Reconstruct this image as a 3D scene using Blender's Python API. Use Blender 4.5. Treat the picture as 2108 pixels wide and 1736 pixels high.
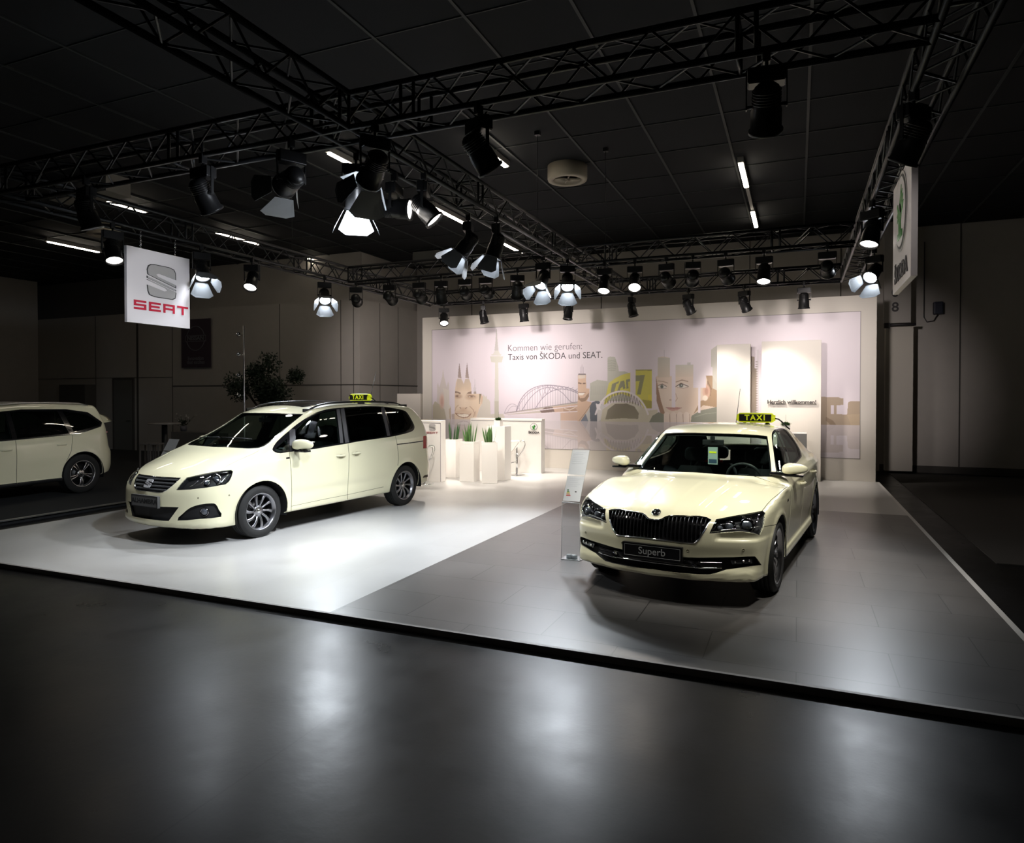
import bpy, bmesh, math, random
import numpy as np
from mathutils import Vector, Matrix
from mathutils.bvhtree import BVHTree
random.seed(7)
for o in list(bpy.data.objects): bpy.data.objects.remove(o, do_unlink=True)
S = bpy.context.scene
COL = S.collection
# ------------------------------------------------------------------ camera
W_PX, H_PX = 2108, 1736
F, CX, CY, YH, CAMH = 1388.0, 1060.0, 835.5, 816.6, 1.82
YAW = math.radians(22.75); PITCH = math.atan((CY - YH) / F)
cd = bpy.data.cameras.new('camera'); cam = bpy.data.objects.new('camera', cd); COL.objects.link(cam)
cam.location = (0, 0, CAMH); cam.rotation_euler = (math.pi / 2 - PITCH, 0, YAW)
cd.sensor_width = 36; cd.lens = 36 * F / W_PX
cd.shift_x = -(CX - W_PX / 2) / W_PX; cd.shift_y = (CY - H_PX / 2) / W_PX
cd.clip_end = 200
S.camera = cam
# ------------------------------------------------------------------ world, exposure
wd = bpy.data.worlds.new('world'); S.world = wd; wd.use_nodes = True
wb = wd.node_tree.nodes['Background']; wb.inputs[0].default_value = (0.55, 0.62, 0.8, 1); wb.inputs[1].default_value = 0.004
S.view_settings.view_transform = 'Standard'; S.view_settings.look = 'None'
S.view_settings.exposure = 0.14; S.view_settings.gamma = 1; S.view_settings.use_curve_mapping = False
SPOT = 1.0   # strength of the stage spotlights
# ------------------------------------------------------------------ measuring: from a point of the photograph to a surface of the place
_cp, _sp = math.cos(PITCH), math.sin(PITCH)
FW = np.array([-math.sin(YAW) * _cp, math.cos(YAW) * _cp, -_sp]); RT = np.array([math.cos(YAW), math.sin(YAW), 0.]); UP = np.cross(RT, FW)
CAM = np.array([0, 0, CAMH])
def ray(px, py):
    d = FW * F + RT * (px - CX) - UP * (py - CY); return d / np.linalg.norm(d)
def hit(px, py, n, d):
    r = ray(px, py); n = np.asarray(n, float); return CAM + r * ((d - n @ CAM) / (n @ r))
def atY(px, py, Y): return hit(px, py, (0, 1, 0), Y)
def atX(px, py, X): return hit(px, py, (1, 0, 0), X)
def atZ(px, py, Z=0.): return hit(px, py, (0, 0, 1), Z)
def atD(px, py, depth):
    r = ray(px, py); return CAM + r * (depth / (r @ FW))
def projA(P):
    v = np.asarray(P, float) - CAM; z = v @ FW
    return np.stack([CX + F * (v @ RT) / z, CY - F * (v @ UP) / z], -1)
# ------------------------------------------------------------------ materials
MATS = {}
def mat(name, col=(.8, .8, .8), rough=.5, metal=0., emit=None, estr=1., coat=0., spec=.5, noise=None, trans=0., ior=1.45, alpha=1., bump=0., nscale=40., sub=0.):
    if name in MATS: return MATS[name]
    m = bpy.data.materials.new(name); m.use_nodes = True; nt = m.node_tree; b = nt.nodes['Principled BSDF']
    b.inputs['Base Color'].default_value = (*col, 1); b.inputs['Roughness'].default_value = rough; b.inputs['Metallic'].default_value = metal
    b.inputs['Coat Weight'].default_value = coat; b.inputs['Coat Roughness'].default_value = .03
    b.inputs['Specular IOR Level'].default_value = spec; b.inputs['Transmission Weight'].default_value = trans; b.inputs['IOR'].default_value = ior
    b.inputs['Alpha'].default_value = alpha
    if emit is not None:
        b.inputs['Emission Color'].default_value = (*emit, 1); b.inputs['Emission Strength'].default_value = estr
    if noise is not None or bump:
        tc = nt.nodes.new('ShaderNodeTexCoord'); nz = nt.nodes.new('ShaderNodeTexNoise'); nz.inputs['Scale'].default_value = nscale; nz.inputs['Detail'].default_value = 5
        nt.links.new(tc.outputs['Object'], nz.inputs['Vector'])
        if noise is not None:
            mx = nt.nodes.new('ShaderNodeMix'); mx.data_type = 'RGBA'
            mx.inputs[6].default_value = (*col, 1); mx.inputs[7].default_value = (*noise, 1)
            nt.links.new(nz.outputs['Fac'], mx.inputs[0]); nt.links.new(mx.outputs[2], b.inputs['Base Color'])
        if bump:
            bp = nt.nodes.new('ShaderNodeBump'); bp.inputs['Strength'].default_value = bump; bp.inputs['Distance'].default_value = .01
            nt.links.new(nz.outputs['Fac'], bp.inputs['Height']); nt.links.new(bp.outputs['Normal'], b.inputs['Normal'])
    MATS[name] = m; return m
def glassmat(name, tint, gloss=(1, 1, 1), rough=0., f0=1.5, amount=1.):
    """thin pane: see-through tint plus a Fresnel reflection"""
    if name in MATS: return MATS[name]
    m = bpy.data.materials.new(name); m.use_nodes = True; nt = m.node_tree; nt.nodes.clear()
    out = nt.nodes.new('ShaderNodeOutputMaterial'); mix = nt.nodes.new('ShaderNodeMixShader')
    tr = nt.nodes.new('ShaderNodeBsdfTransparent'); tr.inputs[0].default_value = (*tint, 1)
    gl = nt.nodes.new('ShaderNodeBsdfGlossy'); gl.inputs[0].default_value = (*gloss, 1); gl.inputs['Roughness'].default_value = rough
    lw = nt.nodes.new('ShaderNodeLayerWeight'); pw = nt.nodes.new('ShaderNodeMath'); pw.operation = 'POWER'; pw.inputs[1].default_value = 4.5
    fr = nt.nodes.new('ShaderNodeMath'); fr.operation = 'MULTIPLY_ADD'; r0 = ((f0 - 1) / (f0 + 1)) ** 2 * 1.6; fr.inputs[1].default_value = (1 - r0) * .9; fr.inputs[2].default_value = r0
    nt.links.new(lw.outputs['Facing'], pw.inputs[0]); nt.links.new(pw.outputs[0], fr.inputs[0])
    nt.links.new(fr.outputs[0], mix.inputs[0]); nt.links.new(tr.outputs[0], mix.inputs[1]); nt.links.new(gl.outputs[0], mix.inputs[2])
    nt.links.new(mix.outputs[0], out.inputs[0]); MATS[name] = m; return m
# ------------------------------------------------------------------ objects
def tag(o, label=None, cat=None, group=None, kind=None):
    if label: o['label'] = label
    if cat: o['category'] = cat
    if group: o['group'] = group
    if kind: o['kind'] = kind
    return o
def thing(name, loc, label, cat, rz=0., group=None):
    o = bpy.data.objects.new(name, None); COL.objects.link(o); o.location = loc; o.rotation_euler = (0, 0, rz); o.empty_display_size = .1
    return tag(o, label, cat, group)
def link(name, me, parent=None, m=None, loc=None, rot=None):
    o = bpy.data.objects.new(name, me); COL.objects.link(o)
    if m is not None:
        for q in (m if isinstance(m, (list, tuple)) else [m]): me.materials.append(q)
    if parent is not None: o.parent = parent
    if loc is not None: o.location = loc
    if rot is not None: o.rotation_euler = rot
    return o
def copytree(o, parent=None, loc=None, rot=None):
    c = o.copy(); COL.objects.link(c); c.parent = parent
    c.matrix_parent_inverse = o.matrix_parent_inverse
    if loc is not None: c.location = loc
    if rot is not None: c.rotation_euler = rot
    for ch in list(o.children): copytree(ch, c)
    return c
class MB:
    """collects boxes, tubes, lathes and prisms in one mesh"""
    def __init__(s): s.bm = bmesh.new(); s.M = Matrix.Identity(4); s.mi = 0
    def _f(s, vs, mi=None, smooth=False):
        try: f = s.bm.faces.new(vs); f.material_index = s.mi if mi is None else mi; f.smooth = smooth; return f
        except ValueError: return None
    def v(s, p): return s.bm.verts.new(s.M @ Vector([float(q) for q in p]))
    def box(s, a, b, bev=0.):
        x0, y0, z0 = a; x1, y1, z1 = b
        vs = [s.v(p) for p in ((x0, y0, z0), (x1, y0, z0), (x1, y1, z0), (x0, y1, z0), (x0, y0, z1), (x1, y0, z1), (x1, y1, z1), (x0, y1, z1))]
        fs = [s._f([vs[i] for i in q]) for q in ((3, 2, 1, 0), (4, 5, 6, 7), (0, 1, 5, 4), (1, 2, 6, 5), (2, 3, 7, 6), (3, 0, 4, 7))]
        if bev:
            ed = list({e for f in fs for e in f.edges})
            bmesh.ops.bevel(s.bm, geom=ed, offset=bev, segments=2, affect='EDGES', profile=.6, clamp_overlap=True)
        return s
    def tube(s, pts, r, n=8, caps=True, smooth=True):
        P = [Vector([float(q) for q in p]) for p in pts]; rings = []
        rr = r if isinstance(r, (list, tuple)) else [r] * len(P)
        pu = None
        for i, p in enumerate(P):
            d = (P[min(i + 1, len(P) - 1)] - P[max(i - 1, 0)])
            if d.length < 1e-9: d = Vector((0, 0, 1))
            d.normalize()
            u = (pu - d * pu.dot(d)) if pu is not None else (Vector((0, 0, 1)) if abs(d.z) < .9 else Vector((1, 0, 0)))
            if pu is None: u = u - d * u.dot(d)
            u.normalize(); pu = u; w = d.cross(u)
            rings.append([s.v(p + (u * math.cos(2 * math.pi * k / n) + w * math.sin(2 * math.pi * k / n)) * rr[i]) for k in range(n)])
        for a, b in zip(rings, rings[1:]):
            for k in range(n): s._f([a[k], a[(k + 1) % n], b[(k + 1) % n], b[k]], smooth=smooth)
        if caps: s._f(rings[0][::-1]); s._f(rings[-1])
        return s
    def lathe(s, prof, n=24, axis='z', o=(0, 0, 0), smooth=True, closed=False, sx=1., sy=1., caps=True):
        rings = []
        for r, h in prof:
            ring = []
            for k in range(n):
                a = 2 * math.pi * k / n; c, q = r * math.cos(a) * sx, r * math.sin(a) * sy
                p = {'z': (c, q, h), 'y': (c, h, q), 'x': (h, c, q)}[axis]
                ring.append(s.v((p[0] + o[0], p[1] + o[1], p[2] + o[2])))
            rings.append(ring)
        pr = list(zip(rings, rings[1:])) + ([(rings[-1], rings[0])] if closed else [])
        for a, b in pr:
            for k in range(n): s._f([a[k], a[(k + 1) % n], b[(k + 1) % n], b[k]], smooth=smooth)
        if not closed and caps:
            if prof[0][0] > 1e-6: s._f(rings[0][::-1])
            if prof[-1][0] > 1e-6: s._f(rings[-1])
        return s
    def prism(s, pts, h0, h1, axis='z', smooth=False):
        """extrude a 2D outline; axis z: (x,y), y: (x,z), x: (y,z)"""
        def mk(p, h): return {'z': (p[0], p[1], h), 'y': (p[0], h, p[1]), 'x': (h, p[0], p[1])}[axis]
        a = [s.v(mk(p, h0)) for p in pts]; b = [s.v(mk(p, h1)) for p in pts]; n = len(pts)
        s._f(a[::-1]); s._f(b)
        for k in range(n): s._f([a[k], a[(k + 1) % n], b[(k + 1) % n], b[k]], smooth=smooth)
        return s
    def grid(s, rows, smooth=True, mi=None):
        R = [[s.v(p) for p in r] for r in rows]
        for a, b in zip(R, R[1:]):
            for k in range(len(a) - 1): s._f([a[k], a[k + 1], b[k + 1], b[k]], mi, smooth)
        return s
    def mesh(s, name='m', fix=True, weld=0.):
        if weld: bmesh.ops.remove_doubles(s.bm, verts=s.bm.verts, dist=weld)
        if fix: bmesh.ops.recalc_face_normals(s.bm, faces=s.bm.faces)
        me = bpy.data.meshes.new(name); s.bm.to_mesh(me); s.bm.free(); return me
    def build(s, name, m, parent=None, loc=None, rot=None, fix=True, weld=0.):
        return link(name, s.mesh(name, fix, weld), parent, m, loc, rot)
def textmesh(body, size, depth=.002, align='CENTER', sx=1., bold=0., res=4, shear=0., spacing=1.):
    cu = bpy.data.curves.new('lettering', 'FONT'); cu.body = body; cu.size = size; cu.align_x = align; cu.align_y = 'CENTER'
    cu.extrude = depth; cu.offset = bold; cu.resolution_u = res; cu.shear = shear; cu.space_character = spacing
    ob = bpy.data.objects.new('lettering', cu); COL.objects.link(ob)
    dg = bpy.context.evaluated_depsgraph_get(); dg.update()
    me = bpy.data.meshes.new_from_object(ob.evaluated_get(dg)); bpy.data.objects.remove(ob); bpy.data.curves.remove(cu)
    me.materials.clear()
    if sx != 1.:
        for v in me.vertices: v.co.x *= sx
    return me
def smooth_poly(pts, k=3):
    P = np.array(pts, float); n = len(P); out = []
    for i in range(n):
        p0, p1, p2, p3 = P[i - 1], P[i], P[(i + 1) % n], P[(i + 2) % n]
        for j in range(k):
            t = j / k
            out.append(.5 * ((2 * p1) + (-p0 + p2) * t + (2 * p0 - 5 * p1 + 4 * p2 - p3) * t * t + (-p0 + 3 * p1 - 3 * p2 + p3) * t ** 3))
    return [tuple(p) for p in out]
def Z(ox, oy, s, pts): return [(ox + x / s, oy + y / s) for x, y in pts]
def rot_to(dirv, up=(0, 0, 1)):
    """euler that turns local -Z toward dirv"""
    return Vector(dirv).to_track_quat('-Z', 'Y').to_euler()
PI = math.pi
# ================================================================== cars
def pchip(pts):
    P = sorted(pts); xs = np.array([p[0] for p in P], float); ys = np.array([p[1] for p in P], float)
    h = np.diff(xs); dl = np.diff(ys) / h; m = np.zeros(len(xs)); m[0] = dl[0]; m[-1] = dl[-1]
    for i in range(1, len(xs) - 1):
        if dl[i - 1] * dl[i] > 0:
            w1 = 2 * h[i] + h[i - 1]; w2 = h[i] + 2 * h[i - 1]; m[i] = (w1 + w2) / (w1 / dl[i - 1] + w2 / dl[i])
    def f(x):
        x = np.asarray(x, float); i = np.clip(np.searchsorted(xs, x) - 1, 0, len(xs) - 2)
        t = (x - xs[i]) / h[i]; lo = t < 0; hi = t > 1; tc = np.clip(t, 0, 1)
        t2, t3 = tc * tc, tc ** 3
        y = (2 * t3 - 3 * t2 + 1) * ys[i] + (t3 - 2 * t2 + tc) * h[i] * m[i] + (-2 * t3 + 3 * t2) * ys[i + 1] + (t3 - t2) * h[i] * m[i + 1]
        y = np.where(lo, ys[0] + (x - xs[0]) * m[0], y); return np.where(hi, ys[-1] + (x - xs[-1]) * m[-1], y)
    return f
def smax(a, b, k):
    h = np.clip(.5 + .5 * (a - b) / k, 0, 1); return b * (1 - h) + a * h + k * h * (1 - h)
def nrm(f, x, v): 
    e = .004; d = (f(x + e) - f(x - e)) / (2 * e); return v / np.sqrt(1 + d * d)
class CarBody:
    def __init__(s, p):
        s.p = p; g = lambda k: pchip(p[k])
        s.T, s.sw, s.cr, s.Wz, s.pl, s.gh, s.Xf, s.Rf, s.Xr, s.Rr, s.zb, s.belt = map(g, ('T', 'sweep', 'crown', 'Wz', 'plan', 'gh', 'Xf', 'Rf', 'Xr', 'Rr', 'zb', 'belt'))
        s.rfz = g('rfz')
    def field(s, P):
        x, y, z = P[..., 0], np.abs(P[..., 1]), P[..., 2]; p = s.p
        xs = x + s.sw(x) * y * y
        ft = nrm(s.T, xs, z - s.T(xs) + s.cr(x) * y * y)
        for fn in p.get('topfx', []): ft = ft - fn(x, y)
        zz = z - s.belt(x)
        up = np.clip(zz, 0, None)
        w = s.Wz(zz) - s.pl(x) - s.gh(x) * up / .4
        for (cx, cz, r) in p['arches']:
            d = np.sqrt((x - cx) ** 2 + (z - cz) ** 2); w = w + p.get('flare', .018) * np.exp(-((d - r - .01) / .035) ** 2) * (d > 0)
        for fn in p.get('sidefx', []): w = w + fn(x, z)
        fs = nrm(s.Wz, zz, y - w)
        ff = nrm(s.Xf, z, x - (s.Xf(z) - s.Rf(y) * s.rfz(z)))
        for fn in p.get('frontfx', []): ff = ff + fn(x, y, z)
        d = (s.Rf(y + .004) - s.Rf(y - .004)) / .008; ff = ff / np.sqrt(1 + d * d)
        fr = nrm(s.Xr, z, (s.Xr(z) + s.Rr(y)) - x)
        fb = s.zb(x) - z
        k = p.get('k', (.09, .05, .05))
        f = smax(fs, ft, k[0]); f = smax(f, ff, k[1]); f = smax(f, fr, k[2]); return smax(f, fb, .03)
    def normals(s, P):
        e = .003; N = np.zeros_like(P)
        for i in range(3):
            d = np.zeros(3); d[i] = e; N[:, i] = s.field(P + d) - s.field(P - d)
        n = np.linalg.norm(N, axis=1, keepdims=True); n[n < 1e-9] = 1; N = N / n
        c = np.abs(P[:, 1]) < 1e-4; N[c, 1] = 0
        return N / np.maximum(np.linalg.norm(N, axis=1, keepdims=True), 1e-9)
    def mesh(s, st=.03):
        p = s.p; xb0, xb1 = p['xr'] - .2, p['xf'] + .2; yb, z0, z1 = 1.15, -.3, p['h'] + .3
        qa, qb, zc = p['xr'] + 1.0, p['xf'] - 1.0, .55
        nx = int((xb1 - xb0) / st); ny = int(yb / st * .8); nz = int((z1 - z0) / st * .9)
        X = np.linspace(xb0, xb1, nx + 1); Y = np.linspace(0, yb, ny + 1); Zs = np.linspace(z0, z1, nz + 1)
        bm = bmesh.new()
        def face(A, B, C):
            g = np.stack([A, B, C], -1); sh = g.shape[:2]; p_ = g.reshape(-1, 3)
            q = np.stack([np.clip(p_[:, 0], qa, qb), 0 * p_[:, 0], 0 * p_[:, 0] + zc], -1)
            lo = np.zeros(len(p_)); hi = np.ones(len(p_))
            for _ in range(34):
                mid = (lo + hi) / 2; f = s.field(q + (p_ - q) * mid[:, None]); lo = np.where(f < 0, mid, lo); hi = np.where(f < 0, hi, mid)
            v = (q + (p_ - q) * lo[:, None]); v[np.abs(v[:, 1]) < 1e-6, 1] = 0
            V = [bm.verts.new(t) for t in v]
            for i in range(sh[0] - 1):
                for j in range(sh[1] - 1):
                    a = i * sh[1] + j; bm.faces.new((V[a], V[a + sh[1]], V[a + sh[1] + 1], V[a + 1]))
        xx, zz = np.meshgrid(X, Zs, indexing='ij'); face(xx, 0 * xx + yb, zz)
        xx, yy = np.meshgrid(X, Y, indexing='ij'); face(xx, yy, 0 * xx + z1); face(xx, yy, 0 * xx + z0)
        yy, zz = np.meshgrid(Y, Zs, indexing='ij'); face(0 * yy + xb1, yy, zz); face(0 * yy + xb0, yy, zz)
        bmesh.ops.remove_doubles(bm, verts=bm.verts, dist=1e-4)
        bmesh.ops.recalc_face_normals(bm, faces=bm.faces)
        # outward
        f = max(bm.faces, key=lambda f: f.calc_center_median().z)
        if f.normal.z < 0: bmesh.ops.reverse_faces(bm, faces=bm.faces)
        return bm
class Carver:
    """splits the half body into panels along outlines"""
    def __init__(s, car, bm, world):
        s.car = car; s.bm = bm; s.L = bm.faces.layers.int.new('reg'); s.names = {'body': 0}; s.world = world
        s.campos = None
        if world is not None: s.campos = world.inverted() @ Vector(CAM)
    def pid(s, name): return s.names.setdefault(name, len(s.names))
    def pf(s, kind):
        if kind == 'photo':
            Mw = np.array(s.world); 
            return lambda P: projA(P @ Mw[:3, :3].T + Mw[:3, 3])
        i = {'side': (0, 2), 'top': (0, 1), 'front': (1, 2)}[kind]
        return lambda P: P[:, i]
    def plane(s, kind, a, b):
        if kind == 'photo':
            Ri = s.world.inverted().to_3x3()
            n = (Ri @ Vector(ray(*a))).cross(Ri @ Vector(ray(*b))); return s.campos, n.normalized()
        d = np.array(b) - np.array(a); n2 = (-d[1], d[0])
        if kind == 'side': return Vector((a[0], 0, a[1])), Vector((n2[0], 0, n2[1])).normalized()
        if kind == 'top': return Vector((a[0], a[1], 0)), Vector((n2[0], n2[1], 0)).normalized()
        return Vector((0, a[0], a[1])), Vector((0, n2[0], n2[1])).normalized()
    def cut(s, name, poly, kind='photo', filt=None, over=('body',)):
        bm = s.bm; rid = s.pid(name); ov = {s.pid(o) for o in over}; pf = s.pf(kind)
        poly = [tuple(map(float, q)) for q in poly]
        PA = np.array(poly); lo, hi = PA.min(0), PA.max(0); sl = 1e-4 if kind != 'photo' else .02
        co = np.array([v.co for v in bm.verts]); bm.verts.index_update(); uv = pf(co)
        cur = {}
        def addf(f, uvs):
            a = uvs.min(0); b = uvs.max(0)
            if (a <= hi + sl).all() and (b >= lo - sl).all(): cur[f] = (a, b)
        for f in bm.faces:
            if f[s.L] not in ov: continue
            if filt is not None:
                c = f.calc_center_median()
                if not filt(c, f.normal): continue
            addf(f, uv[[v.index for v in f.verts]])
        n = len(poly)
        for i in range(n):
            a, b = np.array(poly[i]), np.array(poly[(i + 1) % n])
            if np.linalg.norm(a - b) < 1e-9: continue
            l2, h2 = np.minimum(a, b) - sl, np.maximum(a, b) + sl
            cand = [f for f, (fa, fb) in cur.items() if (fa <= h2).all() and (fb >= l2).all()]
            if not cand: continue
            geom = set(cand)
            for f in cand: geom.update(f.edges); geom.update(f.verts)
            pc, pn = s.plane(kind, a, b)
            r = bmesh.ops.bisect_plane(bm, geom=list(geom), dist=1e-6, plane_co=pc, plane_no=pn)
            new = {g for g in r['geom'] if isinstance(g, bmesh.types.BMFace)} | set(cand)
            for f in new:
                cur.pop(f, None)
                if f.is_valid: addf(f, pf(np.array([v.co for v in f.verts])))
        poly2 = PA
        fs = [f for f in cur if f.is_valid and f[s.L] in ov]
        if not fs: return 0
        cc = pf(np.array([f.calc_center_median() for f in fs])); ins = np.zeros(len(fs), bool)
        x, y = cc[:, 0], cc[:, 1]
        for i in range(n):
            x1, y1 = poly2[i]; x2, y2 = poly2[(i + 1) % n]
            if y1 == y2: continue
            c = ((y1 > y) != (y2 > y)) & (x < (x2 - x1) * (y - y1) / (y2 - y1) + x1); ins ^= c
        k = 0
        for f, t in zip(fs, ins):
            if t: f[s.L] = rid; k += 1
        return k
    def strip(s, name, pts, w, **kw):
        P = [np.array(p, float) for p in pts]; A, B = [], []
        for i, p in enumerate(P):
            d = P[min(i + 1, len(P) - 1)] - P[max(i - 1, 0)]; d = d / np.linalg.norm(d); nn = np.array([-d[1], d[0]]) * w / 2
            A.append(p + nn); B.append(p - nn)
        return s.cut(name, A + B[::-1], **kw)
    def piece(s, name, disp=0., rim=0.):
        """verts, normals, faces of a region on the left half; rim: depth of a wall along its border"""
        rid = s.names.get(name); idx = {}; V = []; Fc = []
        if rid is None: return None
        ec = {}; keep = None
        if name.startswith(('glass', 'dlo', 'chrome', 'cladd')):   # main piece only, no stray slivers
            left = {f for f in s.bm.faces if f[s.L] == rid}; best = set()
            while left:
                st = [left.pop()]; comp = set(st)
                while st:
                    for e in st.pop().edges:
                        for g in e.link_faces:
                            if g in left: left.discard(g); comp.add(g); st.append(g)
                if len(comp) > len(best): best = comp
            keep = best
        for f in s.bm.faces:
            if f[s.L] != rid or (keep is not None and f not in keep): continue
            q = []
            for v in f.verts:
                if v not in idx: idx[v] = len(V); V.append(tuple(v.co))
                q.append(idx[v])
            Fc.append(q)
            for a, b in zip(q, q[1:] + q[:1]): ec[(a, b)] = 1
        if not V: return None
        V = np.array(V); N = s.car.normals(V); nv = len(V)
        W = V + N * disp; W[np.abs(V[:, 1]) < 1e-5, 1] = 0
        if rim:
            border = [(a, b) for (a, b) in ec if (b, a) not in ec and not (abs(V[a, 1]) < 1e-5 and abs(V[b, 1]) < 1e-5)]
            W = list(map(tuple, W)); N = list(map(tuple, N)); m = {}
            def add(i, dd):
                k = (i, dd)
                if k not in m:
                    m[k] = len(W); q = V[i] + np.array(N[i]) * (disp + dd)
                    if abs(V[i, 1]) < 1e-5: q[1] = 0
                    W.append(tuple(q)); N.append(tuple(N[i]))
                return m[k]
            walls = [(add(b, 0.), add(a, 0.), add(a, rim), add(b, rim)) for a, b in border]
            W = np.array(W); N = np.array(N); return W, N, Fc, walls
        return W, N, Fc, []
def mesh_piece(name, pc, side='both', flip=False):
    V, N, Fc, Wl = pc; n = len(V); Vs = []; Ns = []; Fs = []; sm = []
    def addside(sgn):
        o = sum(len(q) for q in Vs); m = np.array([1, sgn, 1]); Vs.append(V * m); Ns.append(N * m)
        for k, lst in enumerate((Fc, Wl)):
            for f in lst:
                q = [i + o for i in f]
                if (sgn < 0) != flip: q = q[::-1]
                Fs.append(q); sm.append(k == 0)
    if side in ('both', 'left'): addside(1)
    if side in ('both', 'right'): addside(-1)
    Va, Na = np.concatenate(Vs), np.concatenate(Ns)
    if side == 'both':   # weld the centre line
        key = {}; rem = list(range(len(Va)))
        for i in range(len(Va)):
            if abs(Va[i, 1]) < 1e-5:
                k = (round(Va[i, 0], 5), round(Va[i, 2], 5)); 
                if k in key: rem[i] = key[k]
                else: key[k] = i
        Fs = [[rem[i] for i in f] for f in Fs]
        used = sorted({i for f in Fs for i in f}); mp = {o: k for k, o in enumerate(used)}
        Fs = [[mp[i] for i in f] for f in Fs]; Va, Na = Va[used], Na[used]
    me = bpy.data.meshes.new(name); me.from_pydata([tuple(v) for v in Va], [], Fs)
    me.polygons.foreach_set('use_smooth', [True] * len(me.polygons))
    if len(me.polygons) == len(Fs):
        nf = Na * (-1 if flip else 1)
        loops = np.zeros(len(me.loops), int); me.loops.foreach_get('vertex_index', loops)
        ln = nf[loops]
        fn = np.zeros((len(me.polygons), 3)); 
        for p in me.polygons:
            if not sm[p.index]:
                nn = tuple(p.normal)
                for li in p.loop_indices: ln[li] = nn
        me.normals_split_custom_set([tuple(q) for q in ln])
    return me
M_PAINT = mat('taxi_ivory_paint', (.79, .755, .535), rough=.28, coat=1., spec=.5)
M_BLACKG = mat('black_gloss_trim', (.006, .006, .007), rough=.12, coat=.5)
M_BLACKM = mat('black_plastic', (.012, .012, .013), rough=.55)
M_SEAM = mat('panel_gap', (.02, .02, .015), rough=.8)
M_CHROME = mat('chrome', (.75, .76, .78), rough=.08, metal=1.)
M_DCHROME = mat('dark_chrome', (.22, .22, .24), rough=.12, metal=1.)
M_TYRE = mat('tyre_rubber', (.014, .014, .014), rough=.75, bump=.15, nscale=120)
M_RIM = mat('alloy_grey', (.30, .30, .32), rough=.28, metal=1.)
M_RIMS = mat('alloy_silver', (.55, .55, .57), rough=.22, metal=1.)
M_DISC = mat('brake_steel', (.05, .05, .05), rough=.45, metal=.8)
M_INT = mat('dark_cabin_fabric', (.018, .019, .021), rough=.8)
M_INT2 = mat('dashboard_plastic', (.03, .032, .034), rough=.45)
M_SEATF = mat('seat_fabric', (.022, .023, .026), rough=.9)
M_WS = glassmat('windscreen_glass', (.80, .92, .86), f0=1.5)
M_SG = glassmat('tinted_side_glass', (.16, .24, .21), f0=1.5)
M_SGL = glassmat('clear_side_glass', (.66, .80, .74), f0=1.5)
M_LENS = glassmat('lamp_lens', (.93, .95, .96), f0=1.45)
M_RED = mat('tail_lamp_red', (.35, .008, .01), rough=.15, coat=.6)
M_YEL = mat('taxi_sign_yellow', (.78, .86, .02), rough=.35, emit=(.75, .85, .02), estr=.25)
M_WHITE = mat('white_plastic', (.82, .82, .82), rough=.5)
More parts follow.
